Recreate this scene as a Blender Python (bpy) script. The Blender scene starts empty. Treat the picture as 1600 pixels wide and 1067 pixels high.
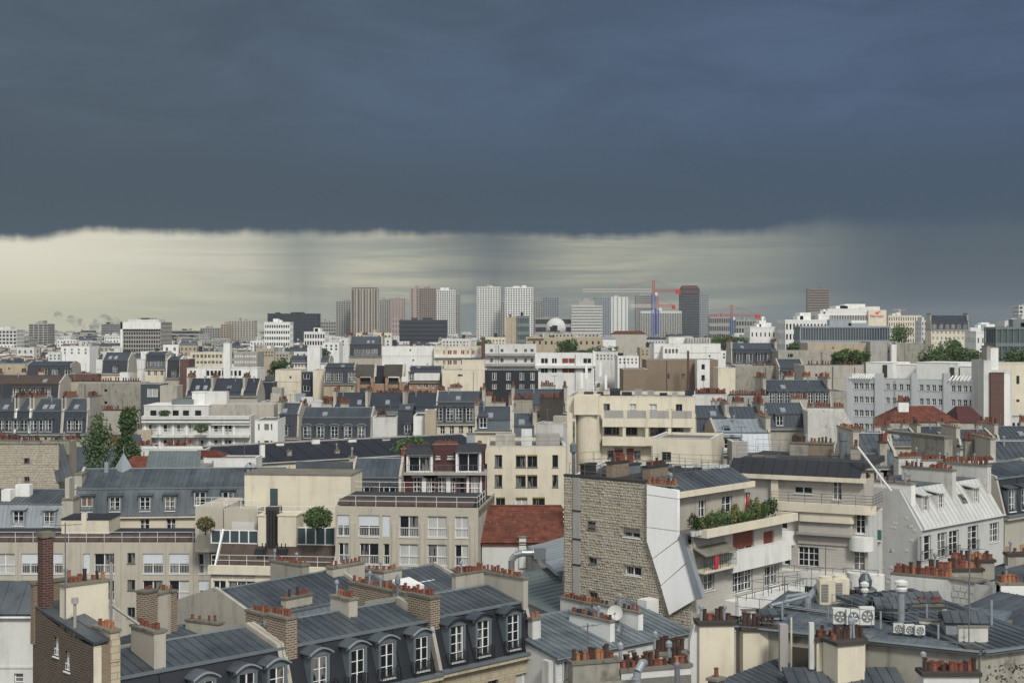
import bpy, math, random
from math import sin, cos, tan, atan2, sqrt, pi, radians, floor
from mathutils import Vector, Matrix
rnd = random.Random(7)
SC = bpy.context.scene
COL = SC.collection
# ------------------------------------------------------------------ camera, sky, sun, exposure
CZ, FP, HY = 42.0, 2222.2, 512.0          # eye height (m), focal length and horizon row in photo pixels
cam = bpy.data.cameras.new('camera'); camo = bpy.data.objects.new('camera', cam); COL.objects.link(camo)
camo.location = (0, 0, CZ); camo.rotation_euler = (radians(90), 0, 0)
cam.sensor_width = 36; cam.lens = 50.0; cam.shift_y = (HY - 533.5) / 1600
cam.clip_start = 1; cam.clip_end = 30000
SC.camera = camo
SC.view_settings.view_transform = 'Standard'; SC.view_settings.look = 'None'
SC.view_settings.exposure = 0.0; SC.view_settings.gamma = 1; SC.view_settings.use_curve_mapping = False
SC.render.engine = 'CYCLES'
SC.cycles.max_bounces = 4; SC.cycles.diffuse_bounces = 2; SC.cycles.glossy_bounces = 2
SC.cycles.transmission_bounces = 2; SC.cycles.volume_bounces = 0; SC.cycles.transparent_max_bounces = 6
SC.cycles.use_denoising = True
SUN_AZ, SUN_EL = radians(160), radians(44)   # compass direction the light comes from (0 = straight ahead, 90 = right)

class V:                                    # tiny wrapper: python arithmetic on shader sockets
    nt = None
    def __init__(s, o): s.o = o
    @staticmethod
    def m(op, *a, clamp=False):
        n = V.nt.nodes.new('ShaderNodeMath'); n.operation = op; n.use_clamp = clamp
        for i, v in enumerate(a):
            if isinstance(v, V): V.nt.links.new(v.o, n.inputs[i])
            else: n.inputs[i].default_value = v
        return V(n.outputs[0])
    def __add__(s, b): return V.m('ADD', s, b)
    __radd__ = __add__
    def __sub__(s, b): return V.m('SUBTRACT', s, b)
    def __rsub__(s, b): return V.m('SUBTRACT', b, s)
    def __mul__(s, b): return V.m('MULTIPLY', s, b)
    __rmul__ = __mul__
    def __truediv__(s, b): return V.m('DIVIDE', s, b)
def sstep(x, a, b):
    n = V.nt.nodes.new('ShaderNodeMapRange'); n.interpolation_type = 'SMOOTHSTEP'
    V.nt.links.new(x.o, n.inputs[0])
    for i, v in ((1, a), (2, b)):
        if isinstance(v, V): V.nt.links.new(v.o, n.inputs[i])
        else: n.inputs[i].default_value = v
    return V(n.outputs[0])
def comb(x, y, z):
    n = V.nt.nodes.new('ShaderNodeCombineXYZ')
    for i, v in enumerate((x, y, z)):
        if isinstance(v, V): V.nt.links.new(v.o, n.inputs[i])
        else: n.inputs[i].default_value = v
    return V(n.outputs[0])
def noise(vec, scale, detail=3, rough=.5, dist=0):
    n = V.nt.nodes.new('ShaderNodeTexNoise'); n.inputs['Scale'].default_value = scale
    n.inputs['Detail'].default_value = detail; n.inputs['Roughness'].default_value = rough
    n.inputs['Distortion'].default_value = dist
    if vec is not None: V.nt.links.new(vec.o, n.inputs['Vector'])
    return V(n.outputs['Fac'])
def mixc(f, a, b):
    n = V.nt.nodes.new('ShaderNodeMix'); n.data_type = 'RGBA'
    for i, v in ((0, f), (6, a), (7, b)):
        if isinstance(v, V): V.nt.links.new(v.o, n.inputs[i])
        elif i == 0: n.inputs[0].default_value = v
        else: n.inputs[i].default_value = (v[0], v[1], v[2], 1)
    return V(n.outputs[2])
def scalec(c, f):
    n = V.nt.nodes.new('ShaderNodeVectorMath'); n.operation = 'SCALE'
    V.nt.links.new(c.o, n.inputs[0])
    if isinstance(f, V): V.nt.links.new(f.o, n.inputs['Scale'])
    else: n.inputs['Scale'].default_value = f
    return V(n.outputs[0])
def sep(v):
    n = V.nt.nodes.new('ShaderNodeSeparateXYZ'); V.nt.links.new(v.o, n.inputs[0])
    return [V(n.outputs[i]) for i in range(3)]
def srgb(r, g, b):
    f = lambda c: ((c / 255 + .055) / 1.055) ** 2.4 if c > 10 else c / 255 / 12.92
    return (f(r), f(g), f(b))

w = bpy.data.worlds.new('World'); SC.world = w; w.use_nodes = True
V.nt = w.node_tree; V.nt.nodes.clear()
tc = V.nt.nodes.new('ShaderNodeTexCoord'); dx, dy, dz = sep(V(tc.outputs['Generated']))
hor = V.m('SQRT', dx * dx + dy * dy + 1e-6)
el = dz / hor; az = V.m('ARCTAN2', dx, dy)
A = lambda px: math.atan((px - 800) / FP)
E = lambda py: (HY - py) / FP
pa = comb(az, el, 0.0)
# storm deck: dark slate blue with soft large billows
n1 = noise(comb(az * 1.0, el * 2.2, 3.0), 3.0, 4, .5, .3)
n2 = noise(comb(az * 1.0, el * 3.4, 9.0), 8.0, 6, .62, .6)
storm = mixc(sstep(az + (n1 - .5) * .5, -.42, .30), srgb(81, 95, 108), srgb(77, 94, 119))
storm = mixc(sstep(n1 * .5 + n2 * .5, .36, .64), scalec(storm, .88), scalec(storm, 1.14))
storm = mixc(sstep(el, .085, .17), mixc(sstep(az, -.3, .3), srgb(73, 87, 98), srgb(69, 85, 102)), storm)
# pale gap under the deck
st1 = noise(comb(az * 3.0, el * 42.0, 1.0), 1.6, 5, .6, .4)
st2 = noise(comb(az * 5.0, el * 90.0, 5.0), 1.5, 4, .6, .2)
gapL = mixc(sstep(el, .0, .055), srgb(203, 201, 170), srgb(222, 218, 200))
gapR = mixc(sstep(el, .0, .055), srgb(120, 126, 122), srgb(152, 155, 146))
gap = mixc(sstep(az, A(0), A(820)), gapL, gapR)
gap = mixc(sstep(st1, .46, .68) * .5, gap, mixc(sstep(az, A(300), A(1200)), srgb(226, 220, 190), srgb(184, 181, 160)))
gap = mixc(sstep(st2, .46, .66) * .42 * sstep(az, A(0), A(700)), gap, srgb(124, 132, 132))
sh = noise(comb(az * 60.0, el * 3.0, 2.0), 1.0, 3, .6)
def bump(x0, x1, soft): return sstep(az, A(x0 - soft), A(x0 + soft)) * (1 - sstep(az, A(x1 - soft), A(x1 + soft)))
pf = noise(comb(az * 14.0, el * 36.0, 4.0), 2.2, 5, .6, .5)
gap = mixc(sstep(pf, .55, .7) * .6 * (1 - sstep(el, .006, .016)) * (1 - sstep(az, A(250), A(600))), gap, srgb(238, 226, 186))
gap = mixc(bump(425, 510, 55) * .55 * sstep(sh * .6 + el * 9, .1, .8), gap, srgb(112, 124, 126))
gap = mixc(bump(700, 845, 90) * .78 * sstep(sh * .8 + el * 12, .0, 1.0), gap, srgb(88, 99, 108))
gap = mixc(sstep(az + (sh - .5) * .02, A(1060), A(1440)), gap, srgb(82, 95, 105))
e_n = noise(comb(az, 0.0, 0.0), 26.0, 5, .6)
edge = (e_n - .5) * .012 + (noise(comb(az, el * 2.0, 7.0), 120.0, 4, .6) - .5) * .0032 + (noise(comb(az, 3.0, 0.0), 90.0, 4, .7) - .5) * .004 + E(370) - (1 - sstep(az, A(60), A(130))) * .006 - bump(880, 985, 50) * .003
edgem = sstep(el, edge - .0026, edge + .0056 + sstep(az, A(1150), A(1300)) * .01)
front = mixc(edgem, gap, storm)
# behind and overhead the cloud thins out to ordinary bright daylight
sky = V.nt.nodes.new('ShaderNodeTexSky'); sky.sky_type = 'NISHITA'; sky.sun_disc = False
sky.sun_elevation = SUN_EL; sky.sun_rotation = SUN_AZ
thin = noise(V(tc.outputs['Generated']), 2.0, 4, .5)
bright = mixc(.80, scalec(V(sky.outputs[0]), .10), scalec(mixc(thin, srgb(205, 206, 204), srgb(244, 240, 230)), 1.0))
open_f = 1 - sstep(dy + (thin - .5) * .3, .12, .72)
allsky = mixc(open_f, front, scalec(bright, 1.22))
bg = V.nt.nodes.new('ShaderNodeBackground'); V.nt.links.new(allsky.o, bg.inputs[0]); bg.inputs[1].default_value = 1.0
wo = V.nt.nodes.new('ShaderNodeOutputWorld'); V.nt.links.new(bg.outputs[0], wo.inputs[0])
w.cycles.sampling_method = 'MANUAL'; w.cycles.sample_map_resolution = 512
sl = bpy.data.lights.new('sun', 'SUN'); so = bpy.data.objects.new('sun', sl); COL.objects.link(so)
sl.energy = 2.9; sl.angle = radians(11); sl.color = (1, .96, .88)
so.location = (0, -50, 200)
so.rotation_euler = (radians(90) - SUN_EL, 0, -SUN_AZ + pi)   # lamp looks down -Z; aimed away from the sun direction

# ------------------------------------------------------------------ materials
MATS = {}
def mat(name, col, rough=.8, var=.14, streak=.18, scale=.35, metal=0, col2=None, fine=.08, spec=.3, extra=None, bump=0, bscale=8):
    m = bpy.data.materials.new(name); m.use_nodes = True; nt = m.node_tree; V.nt = nt
    b = nt.nodes['Principled BSDF']
    g = nt.nodes.new('ShaderNodeNewGeometry'); p = V(g.outputs['Position']); x, y, z = sep(p)
    big = noise(p, scale, 4, .6)
    stk = noise(comb(x * 1.1, y * 1.1, z * .16), 1.0, 5, .65) * .8 + noise(p, .9, 3, .6) * .2
    fn = noise(p, 6.0, 3, .6)
    oi = nt.nodes.new('ShaderNodeObjectInfo'); rn = V(oi.outputs['Random'])
    f = 1 + (rn - .5) * (.7 * var) + (big - .5) * (2 * var) + (fn - .5) * (2 * fine) - sstep(stk, .46, .72) * streak
    base = mixc(sstep(big, .3, .7), col, col2 or col)
    c = scalec(base, f)
    if extra: c = extra(c, x, y, z, p)
    nt.links.new(c.o, b.inputs['Base Color'])
    b.inputs['Roughness'].default_value = rough; b.inputs['Metallic'].default_value = metal
    b.inputs['Specular IOR Level'].default_value = spec
    if bump:
        bn = nt.nodes.new('ShaderNodeBump'); bn.inputs['Strength'].default_value = bump; bn.inputs['Distance'].default_value = .05
        nt.links.new(noise(p, bscale, 4, .6).o, bn.inputs['Height']); nt.links.new(bn.outputs[0], b.inputs['Normal'])
    MATS[name] = m
    return m
def brickx(mortar, bw=.22, bh=.075, ms=.012, c2=None, amount=1):
    def f(c, x, y, z, p):
        tcn = V.nt.nodes.new('ShaderNodeTexCoord'); ox, oy, oz = sep(V(tcn.outputs['Object']))
        n = V.nt.nodes.new('ShaderNodeTexBrick'); V.nt.links.new(comb(ox + oy, oz, 0.0).o, n.inputs['Vector'])
        n.inputs['Scale'].default_value = 1; n.inputs['Brick Width'].default_value = bw; n.inputs['Row Height'].default_value = bh
        n.inputs['Mortar Size'].default_value = ms; n.inputs['Mortar'].default_value = (*mortar, 1)
        V.nt.links.new(c.o, n.inputs['Color1']); V.nt.links.new(scalec(c, c2 or .55).o, n.inputs['Color2'])
        return V(n.outputs['Color'])
    return f
def seamx(sp=.6, dark=.6):                    # far zinc: sheet joints too fine to model
    def f(c, x, y, z, p):
        tcn = V.nt.nodes.new('ShaderNodeTexCoord'); ox, oy, oz = sep(V(tcn.outputs['Object']))
        fr = V.m('FRACT', ox * (1 / sp))
        return scalec(c, 1 - (1 - sstep(V.m('ABSOLUTE', fr - .5), .04, .12)) * (1 - dark))
    return f
def mossx(mc, lo=.55, hi=.7, sc=2.5):
    def f(c, x, y, z, p):
        return mixc(sstep(noise(p, sc, 4, .6), lo, hi), c, mc)
    return f
mat('cream', (.57, .53, .43), streak=.22, var=.14)
mat('white_paint', (.64, .65, .64), streak=.2, var=.12)
mat('bright_cladding', (.80, .81, .82), streak=.08, var=.05)
mat('white_grey', (.52, .53, .52), streak=.28, var=.18)
mat('warm_grey', (.43, .41, .375), streak=.18, var=.1, extra=brickx((.36, .345, .32), .5, .25, .02, .93))
mat('blue_grey_paint', (.46, .485, .51), streak=.1, var=.06)
mat('beige_concrete', (.40, .375, .32), streak=.28, var=.14)
mat('grey_concrete', (.30, .295, .28), streak=.3, var=.15)
mat('plaster', (.40, .375, .32), streak=.34, var=.16, col2=(.33, .32, .29))
mat('old_plaster', (.33, .315, .27), streak=.5, var=.28, col2=(.22, .215, .19), scale=.6, extra=mossx((.12, .115, .095), .56, .74, .9))
mat('tan_plaster', (.36, .31, .235), streak=.3, var=.16)
mat('limestone', (.43, .38, .28), streak=.3, var=.14, extra=brickx((.22, .19, .14), .9, .36, .02, .9))
mat('soot_shade_black', (.05, .045, .04), rough=.9, var=.4)  # near-black for sooty caps and black roofs; also painted shade in recess and openings
mat('stone_coping', (.16, .155, .13), rough=.9, var=.4, extra=mossx((.07, .075, .04)))
mat('rubble_stone', (.39, .36, .30), rough=.9, var=.4, col2=(.29, .27, .23), fine=.3)
mat('rubble_mortar', (.27, .245, .2), rough=.95, var=.2)
mat('brick', (.17, .115, .08), var=.25, extra=brickx((.30, .27, .22), .42, .15, .03))
mat('dark_brick', (.088, .066, .052), rough=.95, var=.35, extra=brickx((.14, .12, .1), .4, .14, .025, .6))
mat('red_brick', (.095, .036, .032), var=.3, extra=brickx((.14, .1, .09), .4, .14, .025))
mat('brown_wall', (.20, .145, .10), var=.25, streak=.3, extra=brickx((.25, .22, .18), .3, .1, .014, .75))
mat('orange_brick', (.32, .19, .115), var=.15, extra=brickx((.3, .24, .18), .24, .08, .012, .8))
mat('zinc', (.056, .069, .083), rough=.46, var=.4, streak=.32, fine=.14, col2=(.078, .092, .104), spec=.4, metal=.15, scale=.25)
mat('zinc_mid', (.105, .13, .152), rough=.46, var=.4, streak=.32, col2=(.14, .165, .185), spec=.45, metal=.15, scale=.4, fine=.14)
mat('zinc_light', (.25, .28, .31), rough=.5, var=.15, streak=.22, spec=.5, metal=.2, scale=.3)
mat('zinc_green', (.14, .17, .175), rough=.5, var=.22, streak=.2, spec=.5, metal=.2, scale=.3)
mat('zinc_far', (.058, .071, .088), rough=.55, var=.35, streak=.15, spec=.4, metal=.2, scale=.1)
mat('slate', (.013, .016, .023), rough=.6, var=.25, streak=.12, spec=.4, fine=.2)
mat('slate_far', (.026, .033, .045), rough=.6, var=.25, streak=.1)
mat('zinc_trim', (.14, .165, .185), rough=.5, var=.15, metal=.2, spec=.4)
mat('maroon_sheet', (.075, .028, .030), rough=.6, var=.25)
mat('painted_sheet', (.43, .44, .44), rough=.75, spec=.15, var=.16, streak=.14, scale=.5)
mat('dirty_white', (.50, .50, .48), rough=.8, var=.2, streak=.35, scale=.6, extra=mossx((.25, .25, .24), .58, .74, 1.4))
mat('terracotta', (.20, .072, .048), rough=.85, var=.45, col2=(.14, .055, .04), scale=1.5)
mat('terracotta_dark', (.055, .033, .028), rough=.85, var=.35, scale=1.5)
mat('terracotta_orange', (.33, .145, .075), rough=.85, var=.4, col2=(.25, .11, .065), scale=1.8)
mat('red_tile', (.10, .036, .027), rough=.85, var=.4, col2=(.15, .052, .034), scale=1.2, fine=.3)
mat('brown_tile', (.07, .052, .045), rough=.9, var=.3, scale=1)
def paneX(c, x, y, z, p):
    r = V(V.nt.nodes.new('ShaderNodeObjectInfo').outputs['Random']); k = sstep(noise(comb(x * 2.0, y * 2.0, z * .3), 2.2, 2), .42, .5)
    return mixc(sstep(r, .62, .64) * k, c, (.16, .16, .155))
mat('glass', (.012, .015, .018), rough=.1, var=0, streak=0, fine=0, spec=.5, extra=paneX)
mat('glass_blue', (.05, .072, .082), rough=.12, var=.2, streak=0, spec=.5)
mat('curtain', (.42, .43, .42), rough=.35, var=.15, streak=.25, spec=.4)
mat('curtain_blue', (.03, .03, .10), rough=.6, var=.1)
mat('curtain_brown', (.17, .11, .09), rough=.6, var=.1)
mat('shutter', (.56, .60, .64), rough=.6, var=.05, streak=.05)
mat('red_shutter', (.17, .045, .03), rough=.6, var=.1)
mat('white_frame', (.70, .71, .71), rough=.5, var=.03, streak=.04)
mat('grey_frame', (.12, .13, .14), rough=.5, var=.05)
mat('dark_metal', (.025, .026, .03), rough=.5, var=.1)
mat('steel', (.30, .32, .34), rough=.35, var=.1, metal=.7)
mat('green_frame', (.03, .11, .09), rough=.5)
mat('red_cloth', (.45, .03, .05), rough=.8)
mat('asphalt', (.05, .05, .052), rough=.9)
mat('roof_gravel', (.13, .125, .12), rough=.95, var=.3, scale=1)
mat('roof_felt', (.035, .035, .038), rough=.85, var=.4, scale=.8)
mat('leaf', (.07, .125, .04), rough=.7, var=.45, col2=(.085, .125, .045), scale=.8, streak=0, fine=.2)
mat('leaf_dark', (.035, .068, .028), rough=.7, var=.45, col2=(.045, .075, .03), scale=.6, streak=0, fine=.2)
mat('leaf_yellow', (.14, .12, .03), rough=.7, var=.4, streak=0)
mat('bark', (.06, .05, .04), rough=.9)
mat('crane_red', (.42, .05, .04), rough=.5); mat('crane_white', (.6, .55, .52), rough=.5); mat('crane_blue', (.03, .06, .26), rough=.5)
mat('logo_red', (.5, .02, .03), rough=.5)
mat('tower_pink', (.33, .27, .25), var=.08); mat('tower_brown', (.24, .19, .165), var=.1)
mat('far_mass', (.16, .17, .17), var=.3, col2=(.3, .3, .28), scale=.02)
G = lambda n: MATS[n]

# ------------------------------------------------------------------ mesh building
class MB:
    def __init__(s): s.v = []; s.f = []; s.m = []
    def poly(s, pts, m=0):
        k = len(s.v); s.v += [tuple(p) for p in pts]; s.f.append(tuple(range(k, k + len(pts)))); s.m.append(m)
    def box(s, x0, x1, y0, y1, z0, z1, m=0, bottom=True):
        k = len(s.v)
        s.v += [(x0, y0, z0), (x1, y0, z0), (x1, y1, z0), (x0, y1, z0), (x0, y0, z1), (x1, y0, z1), (x1, y1, z1), (x0, y1, z1)]
        fs = [(0, 1, 5, 4), (1, 2, 6, 5), (2, 3, 7, 6), (3, 0, 4, 7), (4, 5, 6, 7)]
        if bottom: fs.append((3, 2, 1, 0))
        for f in fs: s.f.append(tuple(k + i for i in f)); s.m.append(m)
    def hexa(s, p, m=0):                     # 8 points: bottom ring 0-3 then top ring 4-7
        k = len(s.v); s.v += [tuple(q) for q in p]
        for f in ((0, 1, 5, 4), (1, 2, 6, 5), (2, 3, 7, 6), (3, 0, 4, 7), (4, 5, 6, 7), (3, 2, 1, 0)):
            s.f.append(tuple(k + i for i in f)); s.m.append(m)
    def prism(s, ring, vec, m=0, cap=True):  # ring of 3D points swept by vec
        k = len(s.v); n = len(ring)
        s.v += [tuple(p) for p in ring] + [tuple(Vector(p) + Vector(vec)) for p in ring]
        for i in range(n):
            j = (i + 1) % n; s.f.append((k + i, k + j, k + n + j, k + n + i)); s.m.append(m)
        if cap:
            s.f.append(tuple(range(k + n - 1, k - 1, -1))); s.m.append(m)
            s.f.append(tuple(range(k + n, k + 2 * n))); s.m.append(m)
    def tube(s, p, q, r, n=5, m=0, r2=None):
        p = Vector(p); q = Vector(q); d = q - p
        if d.length < 1e-6: return
        a = d.orthogonal().normalized(); b = d.normalized().cross(a); k = len(s.v); r2 = r if r2 is None else r2
        for o, rr in ((p, r), (q, r2)):
            for i in range(n):
                t = 2 * pi * i / n; s.v.append(tuple(o + a * cos(t) * rr + b * sin(t) * rr))
        for i in range(n):
            j = (i + 1) % n; s.f.append((k + i, k + j, k + n + j, k + n + i)); s.m.append(m)
        s.f.append(tuple(k + i for i in range(n - 1, -1, -1))); s.m.append(m)
        s.f.append(tuple(k + n + i for i in range(n))); s.m.append(m)
    def lathe(s, prof, cx=0, cy=0, n=10, m=0, cap=True):
        k = len(s.v)
        for r, z in prof:
            for i in range(n):
                t = 2 * pi * i / n; s.v.append((cx + r * cos(t), cy + r * sin(t), z))
        for a in range(len(prof) - 1):
            for i in range(n):
                j = (i + 1) % n; s.f.append((k + a * n + i, k + a * n + j, k + (a + 1) * n + j, k + (a + 1) * n + i)); s.m.append(m)
        if cap: s.f.append(tuple(k + (len(prof) - 1) * n + i for i in range(n))); s.m.append(m)
    def mesh(s, name, mats):
        me = bpy.data.meshes.new(name); me.from_pydata(s.v, [], s.f)
        for mm in mats: me.materials.append(G(mm) if isinstance(mm, str) else mm)
        if any(s.m): me.polygons.foreach_set('material_index', s.m)
        me.update(); return me
def obj(name, me, parent=None, loc=(0, 0, 0), rz=0, label=None, kind=None, rot=None):
    o = bpy.data.objects.new(name, me); COL.objects.link(o); o.location = loc
    o.rotation_euler = rot if rot else (0, 0, rz)
    if parent: o.parent = parent
    if label: o['label'] = label
    if kind: o['kind'] = kind
    return o
def part(name, mb, mats, parent, loc=(0, 0, 0), rz=0, **k):
    if not mb.f: return None
    return obj(name, mb.mesh(name, mats if isinstance(mats, (list, tuple)) else [mats]), parent, loc, rz, **k)
def thing(name, label, cat, loc=(0, 0, 0), rz=0, group=None):
    o = obj(name, None, None, loc, rz, label); o.empty_display_size = .5
    o['category'] = cat
    if group: o['group'] = group
    return o
# ------------------------------------------------------------------ frames: photo pixel + distance -> place
PX = lambda px, d: (px - 800) / FP * d
PZ = lambda py, d: CZ - (py - HY) / FP * d
class Frame:
    """a vertical plane in the world: s runs along it, v goes behind it"""
    def __init__(s, ox, oy, a, loc=(0, 0), rz=0, parent=None):
        s.ox, s.oy, s.a = ox, oy, a; s.ux, s.uy = cos(a), sin(a); s.loc = (loc[0], loc[1], 0); s.rz = rz; s.parent = parent
    def s(s, px, v=0):
        t = (px - 800) / FP; px0 = s.ox - s.uy * v; py0 = s.oy + s.ux * v
        # (px0 + k ux) = t (py0 + k uy)
        return (t * py0 - px0) / (s.ux - t * s.uy)
    def d(s, k, v=0): return s.oy + k * s.uy + s.ux * v
    def z(s, py, k=0, v=0): return PZ(py, s.d(k, v))
    def sub(s, x, y, rot):                      # child frame in this one (only from a building's own frame)
        return Frame(s.ox + x * s.ux - y * s.uy, s.oy + x * s.uy + y * s.ux, s.a + rot, (x, y), rot, s.parent)
def wall_mb(s0, s1, z0, z1, holes, rev=.22, top=None, m=0, mr=0):
    """front sheet with real openings; outward is -y; top = optional polyline [(s,z)..] above z1"""
    mb = MB()
    hs = [h for h in holes if h[0] < s1 and h[1] > s0]
    xs = sorted(set([s0, s1] + [round(min(max(q, s0), s1), 4) for h in hs for q in h[:2]]))
    zs = sorted(set([z0, z1] + [round(min(max(q, z0), z1), 4) for h in hs for q in h[2:4]]))
    for j in range(len(zs) - 1):
        zc = (zs[j] + zs[j + 1]) / 2; run = None
        for i in range(len(xs) - 1):
            xc = (xs[i] + xs[i + 1]) / 2
            inside = any(h[0] < xc < h[1] and h[2] < zc < h[3] for h in hs)
            if not inside and run is None: run = xs[i]
            if run is not None and (inside or i == len(xs) - 2):
                e = xs[i] if inside else xs[i + 1]
                if e > run: mb.poly([(run, 0, zs[j]), (e, 0, zs[j]), (e, 0, zs[j + 1]), (run, 0, zs[j + 1])], m)
                run = None
    for a, b, c, e in [h[:4] for h in hs]:
        mb.poly([(a, 0, c), (a, 0, e), (a, rev, e), (a, rev, c)], mr); mb.poly([(b, 0, c), (b, rev, c), (b, rev, e), (b, 0, e)], mr)
        mb.poly([(a, 0, e), (b, 0, e), (b, rev, e), (a, rev, e)], mr); mb.poly([(a, 0, c), (a, rev, c), (b, rev, c), (b, 0, c)], mr)
    if top: mb.poly([(s0, 0, z1)] + [(s1, 0, z1)] + [(a, 0, b) for a, b in reversed(top)], m)
    return mb

WC = {}
def win_mesh(wd, ht, style):
    """frame mesh + list of children (name, mesh, offset). y: 0 = face of frame"""
    key = (round(wd, 1), round(ht, 1), style)
    if key in WC: return WC[key]
    wd, ht = key[0], key[1]; kids = []; fr = MB(); t = .07
    fm = {'dk': 'grey_frame', 'bal': 'white_frame'}.get(style, 'white_frame')
    if style in ('red', 'redh'): fm = 'white_frame'
    def ring(m, x0, x1, z0, z1, t, y0=0, y1=.06): 
        m.box(x0, x0 + t, y0, y1, z0, z1); m.box(x1 - t, x1, y0, y1, z0, z1)
        m.box(x0 + t, x1 - t, y0, y1, z0, z0 + t); m.box(x0 + t, x1 - t, y0, y1, z1 - t, z1)
    ring(fr, 0, wd, 0, ht, t)
    nl = 1 if wd < .8 else (2 if wd < 2.6 else 3)
    if style in ('wide',): nl = max(2, round(wd / 1.0))
    if style not in ('sh', 'red'):
        for i in range(1, nl):
            x = wd * i / nl; fr.box(x - .045, x + .045, 0, .06, t, ht - t)
        if style in ('fr', 'fo', 'frc'):
            nr = max(2, round(ht / .65))
            for i in range(1, nr):
                z = ht * i / nr; fr.box(t, wd - t, .015, .05, z - .02, z + .02)
            if style == 'fr' and wd > 1.6:
                for i in range(nl * 2):
                    if i % 2: x = wd * i / (nl * 2); fr.box(x - .02, x + .02, .015, .05, t, ht - t)
        zt = ht if style not in ('hs',) else ht * .48
        for i in range(nl):
            x0, x1 = wd * i / nl + .03, wd * (i + 1) / nl - .03
            p = MB(); p.box(0, x1 - x0, 0, .02, 0, ht - .06)
            pm = 'glass'
            if style in ('cur', 'frc'): pm = 'curtain'
            if style == 'mix' and i % 2: pm = 'curtain'
            if style == 'bl': pm = 'curtain_blue'
            if style == 'br': pm = 'curtain_brown'
            kids.append(('pane', p.mesh('pane', [pm]), (x0, .04, .03)))
    if style in ('sh', 'hs', 'red', 'redh'):
        m = MB(); z0 = .05 if style in ('sh', 'red') else ht * .5
        if style == 'redh': z0 = ht * .22
        n = max(3, int((ht - z0) / .18)); hh = (ht - .04 - z0) / n
        for i in range(n): m.box(.05, wd - .05, -.035, -.005, z0 + i * hh, z0 + (i + .86) * hh)
        m.box(.05, wd - .05, -.006, .0, z0, ht - .04)
        kids.append(('shutter', m.mesh('shutter', ['red_shutter' if 'red' in style else 'shutter']), (0, 0, 0)))
    if style in ('bal', 'hs', 'bl', 'br', 'cur', 'mix'):
        m = MB(); h = .95 if ht > 1.7 else ht * .4
        m.box(0, wd, -.12, -.08, h - .06, h); m.box(0, wd, -.12, -.08, .06, .1)
        n = max(3, int(wd / .16))
        for i in range(n + 1): x = wd * i / n; m.box(max(0, x - .012), min(wd, x + .012), -.11, -.09, .1, h - .06)
        kids.append(('window_rail', m.mesh('window_rail', ['white_frame']), (0, 0, 0)))
    if style in ('fo',):
        m = MB(); h = .95
        m.box(-.05, wd + .05, -.34, -.3, h - .04, h); m.box(-.05, wd + .05, -.34, -.3, .06, .1)
        for i in range(9): x = wd * i / 8; m.box(x - .012, x + .012, -.33, -.31, .1, h - .04)
        kids.append(('window_rail', m.mesh('window_rail', ['dark_metal']), (0, 0, 0)))
    if style not in ('sh',):
        m = MB(); m.box(-.06, wd + .06, -.24, .0, -.07, 0); kids.append(('sill', m.mesh('sill', ['white_frame' if style != 'dk' else 'stone_coping']), (0, 0, 0)))
    WC[key] = (fr.mesh('window', [fm]), kids, key)
    return WC[key]
def window(F, s0, s1, z0, z1, style, inset=.16, parent=None):
    if style == 'hole': return
    me, kids, (wd, ht, _) = win_mesh(s1 - s0, z1 - z0, style)
    a = F.rz; x, y = F.loc[0], F.loc[1]
    lx = x + s0 * cos(a) - inset * sin(a); ly = y + s0 * sin(a) + inset * cos(a)
    o = obj('window', me, parent or F.parent, (lx, ly, z0), a)
    for n, m, off in kids: obj(n, m, o, off)
def snap(h):                              # opening size rounded to the window mesh
    a, b, c, e = h[:4]; wd, ht = round(b - a, 1), round(e - c, 1)
    return (a, a + wd, c, c + ht) + tuple(h[4:])

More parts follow.
